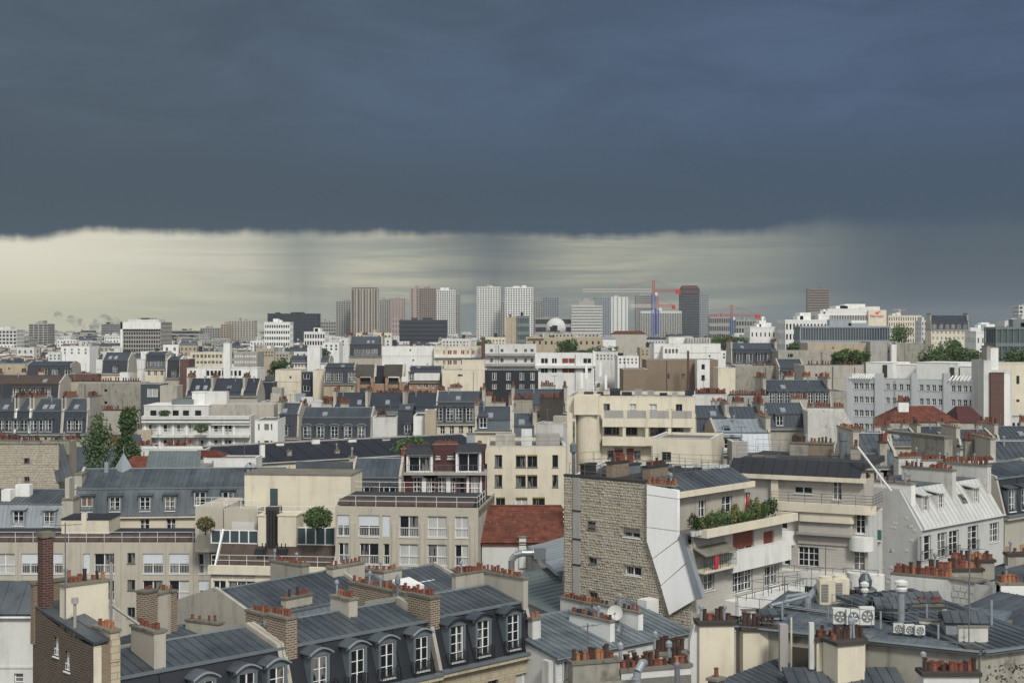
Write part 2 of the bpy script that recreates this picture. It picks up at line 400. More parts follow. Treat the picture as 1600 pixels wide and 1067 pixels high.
FOOT = []; VIS = []
class Bld:
    def __init__(s, name, label, cat, L, R=None, D=12, group=None, W=None, ang=0):
        ax, ay = PX(*L), L[1]
        if R is not None:
            bx, by = PX(*R), R[1]; s.a = atan2(by - ay, bx - ax); s.W = sqrt((bx - ax) ** 2 + (by - ay) ** 2)
        else: s.a = ang; s.W = W
        s.D = D; s.e = thing(name, label, cat, (ax, ay, 0), s.a, group); s.ay = ay
        s.F = Frame(ax, ay, s.a, parent=s.e)
        s.Lf = s.F.sub(0, D, -pi / 2); s.Rf = s.F.sub(s.W, 0, pi / 2); s.Bf = s.F.sub(s.W, D, pi)
        s.h = {'f': [], 'l': [], 'r': [], 'b': []}
        cs = [(s.F.ox + x * s.F.ux - y * s.F.uy, s.F.oy + x * s.F.uy + y * s.F.ux) for x in (0, s.W) for y in (0, D)]
        FOOT.append((min(c[0] for c in cs), max(c[0] for c in cs), min(c[1] for c in cs), max(c[1] for c in cs)))
    def fr(s, face): return {'f': s.F, 'l': s.Lf, 'r': s.Rf, 'b': s.Bf}[face]
    def g(s, face, cols, rows, style='dk', ref=None):
        """window grid: columns are photo pixel spans, rows pixel spans measured at column ref"""
        F = s.fr(face); r = F.s(ref if ref is not None else cols[0][0])
        for zt, zb in [(F.z(a, r), F.z(b, r)) for a, b in rows]:
            for c in cols:
                st = (c[2] if len(c) > 2 else None) or style
                if st: s.h[face].append(snap((F.s(c[0]), F.s(c[1]), zb, zt, st)))
    def gm(s, face, s0, s1, n, wd, zs, ht, style='dk'):     # the same in metres
        for z in zs:
            for i in range(n):
                x = s0 + (s1 - s0) * (i + .5) / n; st = style if isinstance(style, str) else rnd.choice(style)
                s.h[face].append(snap((x - wd / 2, x + wd / 2, z, z + ht, st)))
    def walls(s, zt, m, z0=0, faces='flrb', tops={}, near=True, mside=None, x0=None, x1=None, rail=None):
        for f in faces:
            F = s.fr(f); L = s.W if f in 'fb' else s.D
            hs = [h for h in s.h[f] if h[0] > 0.02 and h[1] < L - .02 and h[3] < zt - .02 and h[2] > z0]
            mb = wall_mb(0, L, z0, zt, hs, top=tops.get(f))
            part('wall', mb, (mside or m) if f in 'lr' else m, s.e, F.loc, F.rz)
            if near:
                for h in hs: window(F, *h)
            else: far_windows(F, hs)
    def part(s, name, mb, mats, **k): return part(name, mb, mats, s.e, **k)
def far_windows(F, hs):
    if not hs: return
    mb = MB()
    for h in hs:
        a, b, c, e = h[:4]; mi = {'cur': 1, 'sh': 2, 'red': 3, 'redh': 3}.get(h[4], 0)
        mb.box(a, b, .14, .2, c, e, mi)
        if h[4] not in ('dk', 'hole'):
            mb.box(a, b, .08, .13, c, c + .08, 2); mb.box(a, b, .08, .13, e - .08, e, 2); mb.box((a + b) / 2 - .05, (a + b) / 2 + .05, .08, .13, c + .08, e - .08, 2)
            mb.box(a, a + .08, .08, .13, c + .08, e - .08, 2); mb.box(b - .08, b, .08, .13, c + .08, e - .08, 2)
    part('window', mb, ['glass', 'curtain', 'white_frame', 'red_shutter'], F.parent, F.loc, F.rz, kind='stuff')
# ---- roofs, dormers, chimneys
def slope(parent, o, a, b, m='zinc', n=None, sp=.65, panels=True, t=.03, name='roof', seam=.05):
    """roof plane: corner o, vector a along the eave, b up the slope. Every sheet between two standing seams is a panel"""
    o, a, b = Vector(o), Vector(a), Vector(b); nn = a.cross(b).normalized()
    if nn.z < 0: nn = -nn
    r = MB(); r.prism([o, o + a, o + a + b, o + b], -nn * .12); ro = part(name, r, [m], parent)
    n = n or max(1, round(a.length / sp)); w_ = a.length / n; ah = a.normalized()
    if panels and n <= 300:
        pm = MB(); x0 = ah * .02; x1 = ah * (w_ - .02); lift = nn * t
        pm.prism([x0 + nn * .003, x1 + nn * .003, x1 + b + nn * .003, x0 + b + nn * .003], lift)
        pm.prism([nn * .003 - ah * .018, nn * .003 + ah * .018, nn * .003 + ah * .018 + b, nn * .003 - ah * .018 + b], nn * (t + seam))
        me = pm.mesh('zinc_panel', [m])
        for i in range(n): obj('zinc_panel', me, ro, o + ah * w_ * i)
    else:
        pm = MB()
        for i in range(n + 1):
            q = o + ah * w_ * i; pm.prism([q - ah * .02, q + ah * .02, q + ah * .02 + b, q - ah * .02 + b], nn * .07)
        part('seams', pm, [m], ro)
    return ro
POTS = []
def pot_meshes():
    for h, r, mt in ((.42, .13, 'terracotta'), (.33, .14, 'terracotta'), (.5, .12, 'terracotta'), (.42, .13, 'terracotta_orange'), (.62, .12, 'terracotta_dark'), (.34, .13, 'terracotta_dark')):
        m = MB(); m.lathe([(r * 1.05, 0), (r, h * .5), (r * .9, h * .86), (r * 1.15, h * .88), (r * 1.15, h), (r * .8, h), (r * .75, h * .7)], n=8)
        POTS.append(m.mesh('chimney_pot', [mt]))
    m = MB(); m.lathe([(.08, 0), (.08, .7), (.16, .72), (.16, .9), (.03, 1.0)], n=8); POTS.append(m.mesh('chimney_pot', ['zinc_light']))
pot_meshes()
def pots(parent, p, q, n, z, mix=(0, 1, 2, 0, 1, 3), rows=1, sc=1.0):
    p, q = Vector((p[0], p[1], 0)), Vector((q[0], q[1], 0)); d = q - p
    side = Vector((-d.y, d.x, 0)).normalized() * .19
    for r_ in range(rows):
        for i in range(n):
            if rnd.random() < .08: continue
            c = p + d * ((i + .5 + rnd.uniform(-.15, .15)) / n) + side * ((r_ - (rows - 1) / 2) * 2)
            o = obj('chimney_pot', POTS[6 if rnd.random() < .05 else rnd.choice(mix)], parent, (c.x, c.y, z), rot=(rnd.uniform(-.06, .06), rnd.uniform(-.06, .06), rnd.random() * 6))
            k = rnd.uniform(.72, .98) * sc; o.scale = (k, k, k * rnd.uniform(.85, 1.2))
FARPOT = {}
def chimney(parent, x0, x1, y0, y1, z0, z1, m='plaster', n=6, mix=(0, 1, 2, 0, 1, 3), rows=1, cap='stone_coping', far=False, sc=1.0, capt=.14):
    mb = MB(); mb.box(x0, x1, y0, y1, z0, z1, 0); mb.box(x0 - .08, x1 + .08, y0 - .08, y1 + .08, z1, z1 + capt, 1)
    if far and n:
        lx, ly = x1 - x0, y1 - y0
        for i in range(n):
            if rnd.random() < .1: continue
            t = (i + .5) / n; cx, cy = (x0 + lx * t, (y0 + y1) / 2) if lx > ly else ((x0 + x1) / 2, y0 + ly * t)
            h = rnd.uniform(.5, 1.0); r = .2; mb.lathe([(r, z1 + capt), (r * .85, z1 + capt + h)], cx, cy, 5, rnd.choice((2, 2, 3)))
    o = part('chimney', mb, [m, cap, 'terracotta', 'terracotta_dark'], parent)
    if not far and n:
        if x1 - x0 > y1 - y0: pots(o, (x0 + .1, (y0 + y1) / 2), (x1 - .1, (y0 + y1) / 2), n, z1 + capt, mix, rows, sc)
        else: pots(o, ((x0 + x1) / 2, y0 + .1), ((x0 + x1) / 2, y1 - .1), n, z1 + capt, mix, rows, sc)
    return o
def dormer(parent, x, y, z, wd, ht, dep, style='fo', roofm='zinc', cheek='zinc_trim', arch=False, pit=False, frm='white_frame', near=True, frontm=None, rail=False):
    """dormer with its face at y (outward -y), sill at z; cheeks run back dep"""
    mb = MB(); fm = 1 if frontm is None else 2; b = .18
    mb.box(-wd / 2 - b, -wd / 2, 0, dep, 0, ht, 0); mb.box(wd / 2, wd / 2 + b, 0, dep, 0, ht, 0)
    mb.box(-wd / 2, wd / 2, .02, .3, ht, ht + .16, 0)
    if arch:
        N = 8; pts = [(-(wd / 2 + .36) + (wd + .72) * i / N, ht + .1 + .36 * sin(pi * i / N)) for i in range(N + 1)]
        for i in range(N):
            (a0, c0), (a1, c1) = pts[i], pts[i + 1]
            mb.prism([(a0, -.22, c0), (a1, -.22, c1), (a1, -.22, c1 + .1), (a0, -.22, c0 + .1)], (0, .1, 0), 2)
            mb.prism([(a0, -.12, c0 + .01), (a1, -.12, c1 + .01), (a1, -.12, c1 + .09), (a0, -.12, c0 + .09)], (0, dep + .12, 0), 1)
            mb.prism([(a0, .0, ht), (a1, .0, ht), (a1, .0, c1), (a0, .0, c0)], (0, .1, 0), 0)
    elif pit:
        h2 = ht + .16; mb.prism([(-wd / 2 - .3, -.15, h2), (wd / 2 + .3, -.15, h2), (0, -.15, h2 + .4)], (0, dep + .1, 0), 1)
    else: mb.hexa([(-wd / 2 - .3, -.2, ht + .16), (wd / 2 + .3, -.2, ht + .16), (wd / 2 + .3, dep + .1, ht + .4), (-wd / 2 - .3, dep + .1, ht + .4),
                   (-wd / 2 - .3, -.2, ht + .24), (wd / 2 + .3, -.2, ht + .24), (wd / 2 + .3, dep + .1, ht + .5), (-wd / 2 - .3, dep + .1, ht + .5)], 1)
    key = ('dorm', round(wd, 2), round(ht, 2), round(dep, 2), roofm, cheek, arch, pit, frontm)
    if key not in WC: WC[key] = mb.mesh('dormer', [cheek, roofm, 'zinc_light' if not frontm else frontm])
    o = obj('dormer', WC[key], parent, (x, y, z))
    me, kids, _ = win_mesh(wd, ht, style)
    k = obj('window_frame', me, o, (-round(wd, 1) / 2, .1, 0))
    for n_, m_, off in kids: 
        q = obj(n_, m_, o, (off[0] - round(wd, 1) / 2, off[1] + .1, off[2]))
    return o
def mansard(B, ze, hl=3.0, inset=1.1, hr=1.5, low='slate', up='zinc', wallm='plaster', dorm=(), dstyle='fr', dsz=(1.1, 1.7), arch=False, pit=False,
            near=True, cheek='zinc_trim', side='plaster', sp=.65, droof=None, back=True, dz=.35, party=(True, True), cornice=True, frontm=None):
    """mansard roof on building frame: steep lower slope with dormers, low upper slope in zinc sheets"""
    W, D, e = B.W, B.D, B.e; zb = ze + hl; zr = zb + hr
    px = .3
    slope(e, (px, 0, ze), (W - 2 * px, 0, 0), (0, inset, hl), low, panels=near and low != 'slate' and low != 'slate_far', sp=sp if low != 'slate' else 3)
    slope(e, (px, inset, zb), (W - 2 * px, 0, 0), (0, D / 2 - inset, hr), up, panels=near, sp=sp)
    r = MB(); r.prism([(px, D / 2, zr), (W - px, D / 2, zr), (W - px, D - inset, zb), (px, D - inset, zb)], (0, 0, -.12)); r.prism([(px, D - inset, zb), (W - px, D - inset, zb), (W - px, D, ze), (px, D, ze)], (0, -.1, 0))
    part('roof', r, [up], e)
    t = MB(); t.box(0, W, inset - .14, inset + .1, zb - .05, zb + .1); t.tube((0, D / 2, zr + .05), (W, D / 2, zr + .05), .1); part('flashing', t, ['zinc_trim' if near else up], e)
    if cornice:
        c = MB(); c.box(-.05, W + .05, -.4, .05, ze - .38, ze - .1); c.box(-.05, W + .05, -.5, -.02, ze - .1, ze + .06, 1); part('cornice', c, [wallm, 'zinc_trim'], e)
    prof = [(0, ze), (inset, zb + .3), (D / 2, zr + .3), (D - inset, zb + .3), (D, ze)]
    for on, x in zip(party, (0, W - px)):
        if on:
            m = MB(); m.prism([(x, a, b) for a, b in [(.02, ze - .3)] + prof + [(D - .02, ze - .3)]], (px - .01, 0, 0)); part('party_wall', m, [side], e)
    for d_ in dorm:
        x = B.F.s(d_, .3) if d_ > W or d_ < 0 or isinstance(d_, int) else d_
        k = inset / hl; y = k * dz * .5
        dormer(e, x, y, ze + dz, dsz[0], dsz[1], min(inset, dsz[1] * k + .75), dstyle, droof or up, cheek, arch, pit, near=near, frontm=frontm)
    return zb, zr
def railing(parent, pts, h=1.0, mid=1, post=1.6, m='white_frame', r=.025, name='railing', bars=0):
    mb = MB()
    for p, q in zip(pts, pts[1:]):
        p, q = Vector(p), Vector(q); L = (q - p).length; n = max(1, round(L / post))
        for i in range(n + 1): c = p + (q - p) * i / n; mb.tube(c, c + Vector((0, 0, h)), r, 4)
        for k in range(mid + 1): hh = Vector((0, 0, h * (k + 1) / (mid + 1))); mb.tube(p + hh, q + hh, r, 4)
        if bars:
            nb = int(L / bars)
            for i in range(nb): c = p + (q - p) * (i + .5) / nb; mb.box(c.x - .012, c.x + .012, c.y - .012, c.y + .012, c.z + .05, c.z + h)
    return part(name, mb, [m], parent)
def flat_roof(B, z, m='roof_gravel', par=.5, pm='cream', t=.25):
    W, D = B.W, B.D; mb = MB(); mb.box(t, W - t, t, D - t, z - par - .1, z - par); part('roof', mb, [m], B.e)
    mb = MB(); mb.box(0, W, 0, t, z - par, z); mb.box(0, W, D - t, D, z - par, z); mb.box(0, t, t, D - t, z - par, z); mb.box(W - t, W, t, D - t, z - par, z)
    mb.box(-.04, W + .04, -.04, t + .04, z, z + .06, 1); mb.box(-.04, t + .04, t + .04, D, z, z + .06, 1); mb.box(W - t - .04, W + .04, t + .04, D, z, z + .06, 1)
    part('parapet', mb, [pm, 'white_grey'], B.e)
def blk(B, x0, x1, y0, y1, z0, z1, m, name='wall', top=None):
    mb = MB(); mb.box(x0, x1, y0, y1, z0, z1); 
    if top: mb.box(x0 - .08, x1 + .08, y0 - .08, y1 + .08, z1, z1 + .12, 1)
    return part(name, mb, [m, top or m], B.e)
# ------------------------------------------------------------------ pixel helpers on a building
def pb(B, px0, px1, py, v0, v1, m, z0=None, name='wall', top=None, h=None):
    x0, x1 = B.F.s(px0, v0), B.F.s(px1, v0); z1 = B.F.z(py, (x0 + x1) / 2, v0)
    z0 = z1 - h if h else (z0 if z0 is not None else z1 - 3)
    return blk(B, x0, x1, v0, v1, z0, z1, m, name, top)
def cx(B, px0, px1, v, py, m='plaster', n=8, th=.5, dz=2.6, z=None, **k):
    x0, x1 = B.F.s(px0, v), B.F.s(px1, v); z1 = z or B.F.z(py, (x0 + x1) / 2, v)
    return chimney(B.e, x0, x1, v, v + th, z1 - dz, z1, m, n, **k)
def cv(B, px, v0, v1, py, m='plaster', n=8, wid=.5, dz=2.6, z=None, **k):
    x = B.F.s(px, v0); z1 = z or B.F.z(py, x, v0)
    return chimney(B.e, x - wid / 2, x + wid / 2, v0, v1, z1 - dz, z1, m, n, **k)
def gable(B, ze, zr, m='zinc', wallm='plaster', v=None, panels=True, sp=.65, over=.25, z0=0, holesnear=True, mside=None, roof2=None):
    W, D = B.W, B.D; v = v or D / 2
    tp = {'l': [(0, ze), (D - v, zr), (D, ze)], 'r': [(0, ze), (v, zr), (D, ze)]}
    B.walls(ze, wallm, z0, tops={'l': tp['l'][1:2], 'r': tp['r'][1:2]}, near=holesnear, mside=mside)
    k = (zr - ze) / v
    slope(B.e, (-.1, -over, ze - over * k + .13), (W + .2, 0, 0), (0, v + over, (v + over) * k), m, panels=panels, sp=sp)
    k2 = (zr - ze) / (D - v)
    slope(B.e, (-.1, D + over, ze - over * k2 + .13), (W + .2, 0, 0), (0, -(D - v) - over, (D - v + over) * k2), roof2 or m, panels=False, sp=sp)
    t = MB(); t.tube((-.1, v, zr + .16), (W + .1, v, zr + .16), .1); t.tube((-.1, -over, ze - over * k + .05), (W + .1, -over, ze - over * k + .05), .09); part('gutter', t, ['zinc_trim'], B.e)
def flat(B, z, m, par=.5, roof='roof_gravel', near=True, mside=None, z0=0):
    B.walls(z - par, m, z0, near=near, mside=mside); flat_roof(B, z, roof, par, m)
def antenna(label, px, py, d, h=3, z=None, group=None, arms=5):
    z0 = z if z is not None else PZ(py, d); t = thing('tv_antenna', label, 'antenna', (PX(px, d), d, z0), rnd.uniform(-.8, .8), group)
    mb = MB(); mb.tube((0, 0, 0), (0, 0, h), .035, 5); part('mast', mb, ['grey_frame'], t)
    mb = MB(); mb.tube((-.8, 0, h - .15), (.9, 0, h - .15), .02, 4)
    for i in range(arms): x = -.7 + i * 1.5 / arms; mb.tube((x, -.3, h - .15), (x, .3, h - .15), .014, 4)
    part('aerial', mb, ['grey_frame'], t); return t
def dish(label, px, py, d, r=.45, face=-.4, z0=None, post=1.2):
    zc = PZ(py, d); t = thing('satellite_dish', label, 'satellite dish', (PX(px, d), d, zc - post), face)
    mb = MB(); mb.tube((0, .15, 0), (0, .15, post), .04, 6); part('post', mb, ['grey_frame'], t)
    mb = MB(); prof = [(0.02 + r * i / 4, -.14 * r * (1 - (i / 4) ** 2) * 2) for i in range(5)]; mb.lathe(prof, n=18, cap=False)
    mb.lathe([(a, b - .03) for a, b in prof], n=18, cap=False)
    obj('reflector', mb.mesh('reflector', ['white_grey']), t, (0, 0, post), rot=(radians(70), 0, 0))
    mb = MB(); mb.tube((0, 0, post - r * .9), (0, -.45, post), .015, 4); mb.box(-.05, .05, -.5, -.4, post - .05, post + .05); part('feed_arm', mb, ['grey_frame'], t)
    return t
LEAFC = {}
def leaf_mesh(key, mats, pts_fn, n, size, flat_=.6):
    if key in LEAFC: return LEAFC[key]
    mb = MB()
    for i in range(n):
        c, sz = pts_fn(i); a = Vector((rnd.gauss(0, 1), rnd.gauss(0, 1), rnd.gauss(0, 1))).normalized(); b = a.orthogonal().normalized(); q = a.cross(b)
        s_ = size * sz * rnd.uniform(.6, 1.3)
        mb.poly([c - b * s_, c + q * s_ * flat_, c + b * s_, c - q * s_ * flat_], rnd.randrange(len(mats)))
    LEAFC[key] = mb.mesh('crown', mats); return LEAFC[key]
def blob_pts(lobes, seed=0):
    """leaf positions through the outer half of several lobes (cx,cy,cz,rx,rz)"""
    def f(i):
        l = lobes[rnd.randrange(len(lobes))]
        d = Vector((rnd.gauss(0, 1), rnd.gauss(0, 1), rnd.gauss(0, 1))).normalized() * (rnd.uniform(.35, 1.0) ** .5) * rnd.uniform(.85, 1.1)
        return Vector((l[0] + d.x * l[3], l[1] + d.y * l[3], l[2] + d.z * l[4])), 1
    return f
def tree(label, px, pytop, d, r, h, kind='round', group=None, z0=None, n=1800, mats=('leaf', 'leaf_dark'), name='tree', var=0, cat='tree', leaf=None):
    ztop = PZ(pytop, d); z0 = ztop - h if z0 is None else z0; H = ztop - z0
    t = thing(name, label, cat, (PX(px, d), d, z0), rnd.random() * 6, group)
    key = (kind, n, mats, var, round(leaf or 0, 2), round(r / H, 1))
    lobes = []
    R = random.Random(var * 31 + hash(kind) % 1 + 5)
    if kind == 'round':
        for i in range(11): a = R.random() * 6.3; q = R.uniform(.15, .62); lobes.append((q * cos(a), q * sin(a), R.uniform(.35, .85), R.uniform(.34, .52), R.uniform(.12, .2)))
    elif kind == 'tall':
        for i in range(34): a = R.random() * 6.3; zz = R.uniform(.3, .95); q = R.uniform(0, .5) * (1 - zz * .6); lobes.append((q * cos(a), q * sin(a), zz, R.uniform(.35, .6) * (1.2 - zz * .8), R.uniform(.07, .12)))
    elif kind == 'ball': lobes = [(0, 0, .5, .98, .49)]
    elif kind == 'wide':
        for i in range(16): a = R.random() * 6.3; q = R.uniform(.1, .8); lobes.append((q * cos(a), q * sin(a), R.uniform(.35, .8), R.uniform(.22, .36), R.uniform(.14, .22)))
    lobes = [(a * r, b * r, c * H, e * r, f_ * H) for a, b, c, e, f_ in lobes]
    LEAFC_key = key + (round(r, 1), round(H, 1))
    me = leaf_mesh(LEAFC_key, list(mats), blob_pts(lobes), n, leaf or (r * .085 + .05))
    obj('crown', me, t)
    mb = MB(); mb.tube((0, 0, -.3), (0, 0, H * .55), max(.08, r * .06), 7, r2=max(.04, r * .03))
    for i in range(5): a = i * 1.26; mb.tube((0, 0, H * (.22 + .06 * i)), (r * .5 * cos(a), r * .5 * sin(a), H * (.5 + .06 * i)), r * .025 + .02, 5, r2=.02)
    part('trunk', mb, ['bark'], t)
    return t

# ------------------------------------------------------------------ ground
g_ = MB(); g_.poly([(-4000, -400, 0), (4000, -400, 0), (4000, 5600, 0), (-4000, 5600, 0)]); o = part('ground', g_, ['asphalt'], None, kind='structure')

# ------------------------------------------------------------------ front row: slate mansards, three houses on one street line
LINE = Frame(PX(187, 77), 77, atan2(99 - 77, PX(838, 99) - PX(187, 77)))
def onl(F, px, v=0): return (px, F.d(F.s(px, v), v))
def bal(B, px, v=-.32, wd=1.5, z=None, h=.95):
    x = B.F.s(px, v); railing(B.e, [(x - wd / 2, v + .45, z), (x - wd / 2, v, z), (x + wd / 2, v, z), (x + wd / 2, v + .45, z)], h, 0, wd, 'dark_metal', .022, 'balcony_rail', bars=.12)
B = H1 = Bld('mansard_house', 'slate mansard house beside the dark brick gable, one wide plaster chimney on its roof', 'house', onl(LINE, 188), onl(LINE, 456), 9)
B.walls(19.5, 'limestone'); mansard(B, 19.5, 3.2, 1.15, .8, 'slate', 'zinc', 'limestone', [318, 383, 430], 'fr', (1.05, 2.1), arch=True, sp=.62)
cv(B, 250, 1.4, 4.0, 988, n=6, wid=.75, dz=2.4)
cv(B, 456, .9, 3.0, 967, 'brick', 6, wid=.8, dz=4.2, rows=1); cv(B, 438, 3.0, 4.2, 966, 'plaster', 3, wid=.9, dz=2.6); cv(B, 424, 4.2, 6.6, 962, 'brick', 7, wid=.6, dz=2)
B = H2 = Bld('mansard_house', 'middle slate mansard house of the front row, four arched dormers between two brick chimney walls', 'house', onl(LINE, 457), onl(LINE, 686), 9)
B.walls(19.5, 'limestone'); mansard(B, 19.5, 3.2, 1.15, .8, 'slate', 'zinc', 'limestone', [497, 556, 602, 656], 'fr', (1.05, 2.25), arch=True, sp=.62, party=(True, False))
for p in (513, 560, 612, 664): bal(B, p, z=19.6)
cv(B, 552, 3.4, 5.4, 937, n=6, wid=.7, dz=2.2)
cv(B, 680, .9, 3.2, 934, 'brick', 7, wid=.85, dz=4.4, rows=1); cv(B, 655, 3.2, 5.4, 930, 'plaster', 7, wid=1.0, dz=3, rows=1); cv(B, 628, 5.4, 11, 926, 'brick', 16, wid=.6, dz=5)
pb(B, 613, 626, 921, 6.2, 7.2, 'plaster', h=2.2)
mb = MB(); x = B.F.s(601, 6); mb.lathe([(.12, 23), (.08, 24.6), (.2, 24.7), (.18, 25), (.06, 25.3)], x, 4.6, 8); B.part('finial', mb, ['zinc_green'])
B = H3 = Bld('mansard_house', 'slate house at the right end of the front row, dark dormers with iron balconies', 'house', onl(LINE, 687), onl(LINE, 840), 9)
B.g('f', [(724, 737, 'dk'), (762, 779, 'dk'), (806, 833, 'cur')], [(1046, 1090)], ref=820)
B.walls(19.6, 'limestone'); mansard(B, 19.6, 3.2, 1.15, .75, 'slate', 'zinc', 'limestone', [711, 752, 799], 'fr', (1.1, 2.35), arch=True, sp=.62, cheek='zinc_trim', frontm='slate')
for p in (718, 760, 808): bal(B, p, z=19.7)
W_ = B.W; chimney(B.e, W_ - .5, W_ - .05, .9, 5.4, 20.5, 24.4, 'plaster', 12, rows=1); chimney(B.e, W_ - 3.2, W_ - .5, 4.95, 5.4, 22.5, 24.5, 'plaster', 9, rows=2)
mb = MB(); mb.box(-.02, W_ + .02, -.03, -.002, 18.2, 18.4); B.part('string_course', mb, ['limestone'])
# brown brick gable house at the left end
ft = Frame(LINE.ox, LINE.oy, LINE.a); B = GB = Bld('brick_gable_house', 'dark brown brick gable wall with two tiny windows at bottom left, tall red chimney behind', 'house', onl(LINE, 146), onl(LINE, 187.5), 7.2)
B.g('l', [(84, 92, 'cur'), (101, 109, 'cur')], [(994, 1024)], ref=84); B.h['l'][1] = tuple(B.h['l'][1][:2]) + (B.h['l'][1][2] - .6, B.h['l'][1][3] - .6, 'cur')
B.walls(25.0, 'limestone', mside='dark_brick', tops={'l': [(0, 26.1), (5, 25.1)], 'r': []})
slope(B.e, (0, 0, 25.15), (B.W, 0, 0.25), (0, 7.2, 1.0), 'zinc', sp=.7)
mb = MB(); mb.box(.45, 1.0, -.03, -.002, 0, 25.0, 0); mb.box(1.0, B.W, -.04, -.002, 0, 25.05, 1); mb.box(0, .45, -.03, -.002, 0, 24.9, 2); B.part('pier', mb, ['brown_wall', 'limestone', 'cream'])
chimney(B.e, .95, 1.5, -.1, 1.9, 24.0, 25.6, 'limestone', 5, mix=(3, 3, 0), rows=1)
chimney(B.e, .35, 3.0, 4.0, 4.6, 24.4, 27.6, 'cream', 9, mix=(0, 3, 4, 1, 3)); chimney(B.e, -.1, 3.0, 6.9, 7.3, 24.0, 27.4, 'brown_wall', 2, mix=(3,))
chimney(B.e, .12, .75, 6.2, 6.85, 25.9, 30.1, 'red_brick', 0, capt=.3)
mb = MB(); x = B.F.s(122, 3); mb.lathe([(.09, 24), (.09, 26.9), (.2, 26.9), (.2, 27.2)], .25, 2.6, 8); B.part('flue_pipe', mb, ['grey_concrete']); mb = MB(); mb.tube((3.25, 4.2, 24), (3.25, 4.2, 28.6), .1); mb.tube((3.25, 4.2, 26.2), (4.6, 3.4, 25), .09); B.part('flue_pipe', mb, ['grey_concrete'])
antenna('tall TV antenna mast in front of the beige flats beside the red brick chimney', 102, 0, 79, 6.2, z=25.0)
# pale wall far left
B = Bld('white_house', 'plain white wall with a blue zinc roof edge at the bottom left corner', 'house', (-90, 92), (57, 92), 3)
B.g('f', [(22, 36, 'fr')], [(1051, 1066)]); B.walls(23.4, 'white_grey', mside='plaster')
slope(B.e, (0, -.15, 23.5), (B.W, 0, 0), (0, 2.2, 1.75), 'zinc', sp=1.3); blk(B, 0, B.W, 2.2, 3, 23.5, 25.1, 'zinc', 'roof')
mb = MB(); mb.box(0, B.W, -.06, -.002, 20.0, 20.15); mb.tube((0, -.2, 23.3), (B.W, -.2, 23.3), .1); B.part('string_course', mb, ['white_grey'])
# ------------------------------------------------------------------ zinc roofs behind the front row
B = K1 = Bld('zinc_roof_house', 'zinc roofed house with many red pots behind the slate front row', 'house', (408, 104), (600, 113.5), 11)
B.walls(18.4, 'plaster'); mansard(B, 18.4, 2.2, .9, 1.5, 'zinc_trim', 'zinc', 'plaster', [426], 'fr', (1.0, 1.6), sp=.62)
cv(B, 478, 5.6, 9.6, 884, 'old_plaster', 8, wid=.7, rows=2, mix=(0, 1, 2, 0)); cx(B, 520, 570, 4.4, 884, n=8, th=.8, dz=3.2, mix=(0, 0, 2))
cx(B, 447, 488, 1.3, 933, n=7, th=.6, dz=2.4, mix=(0, 1, 4)); cv(B, 600, 4, 8.6, 894, n=9, wid=.6, dz=3)
B = K2 = Bld('zinc_roof_house', 'zinc roof with white skylight covers between red pots below the beige flats', 'house', (601, 113.6), (745, 121.5), 10)
B.walls(18.2, 'plaster'); mansard(B, 18.2, 1.7, .8, 1.3, 'zinc', 'zinc', 'plaster', [], sp=.62)
cx(B, 600, 628, 3.8, 892, n=6, th=.6); cx(B, 684, 722, 5.2, 893, 'old_plaster', 0, th=.5)
for q, (p0, p1) in enumerate(((628, 655), (640, 672))):
    x0, x1 = B.F.s(p0, 2.2 + q), B.F.s(p1, 2.2 + q); mb = MB(); mb.hexa([(x0, 1.6 + q, 20.1), (x1, 1.6 + q, 20.1), (x1, 3.4 + q, 20.5), (x0, 3.4 + q, 20.5), (x0, 1.6 + q, 20.5), (x1, 1.6 + q, 20.5), (x1, 3.4 + q, 20.95), (x0, 3.4 + q, 20.95)]); B.part('skylight_cover', mb, ['white_paint'])
B = Bld('brick_chimney_house', 'low house with a brick and plaster chimney in front of the beige flats', 'house', (292, 98), (372, 103), 9)
B.walls(19.0, 'plaster'); gable(B, 19.0, 20.0, 'zinc')
chimney(B.e, .4, 1.6, 4.0, 4.9, 19, 23.3, 'brick', 3); chimney(B.e, 1.6, 2.9, 3.9, 4.8, 19, 23.0, 'plaster', 3); chimney(B.e, 2.9, 3.7, 4.0, 4.9, 19, 22.9, 'brick', 2)
chimney(B.e, 4.6, 5.2, 1.0, 4.0, 19, 20.6, 'plaster', 4)

# ------------------------------------------------------------------ long beige modern flats
B = M1 = Bld('beige_flats', 'long beige concrete flats at left with rows of shuttered windows above the front roofs', 'apartment block', (-60, 148), (329, 148), 7)
R1r, R2r, R3r, R4r = (864, 896), (906, 938), (947, 980), (989, 1022)
B.g('f', [(-22, 23, 'cur'), (33, 62, 'hs'), (71, 98, 'hs'), (130, 141, 'sh'), (147, 179, 'bal'), (223, 255, 'hs'), (264, 296, 'hs'), (310, 326, 'mix')], [R1r])
B.g('f', [(-22, 23, 'bal'), (33, 62, 'sh'), (71, 98, 'bal'), (130, 141, 'sh'), (147, 179, 'bal'), (223, 255, 'bal'), (264, 296, 'mix'), (310, 326, 'hs')], [R2r])
B.g('f', [(-22, 23, 'cur'), (33, 62, 'bal'), (130, 141, 'sh'), (147, 179, 'mix'), (223, 255, 'bl'), (264, 296, 'br'), (310, 326, 'bal')], [R3r, R4r])
B.g('f', [(199, 211, 'dk')], [(864, 880), (906, 922), (948, 965)])
B.walls(19.7, 'beige_concrete'); W_ = B.W
mb = MB()
for p in (28, 66, 136 - 10, 189, 217, 259, 302): x = B.F.s(p); mb.box(x - .03, x + .03, -.02, -.002, 8, 19.6)
B.part('joint', mb, ['grey_concrete'])
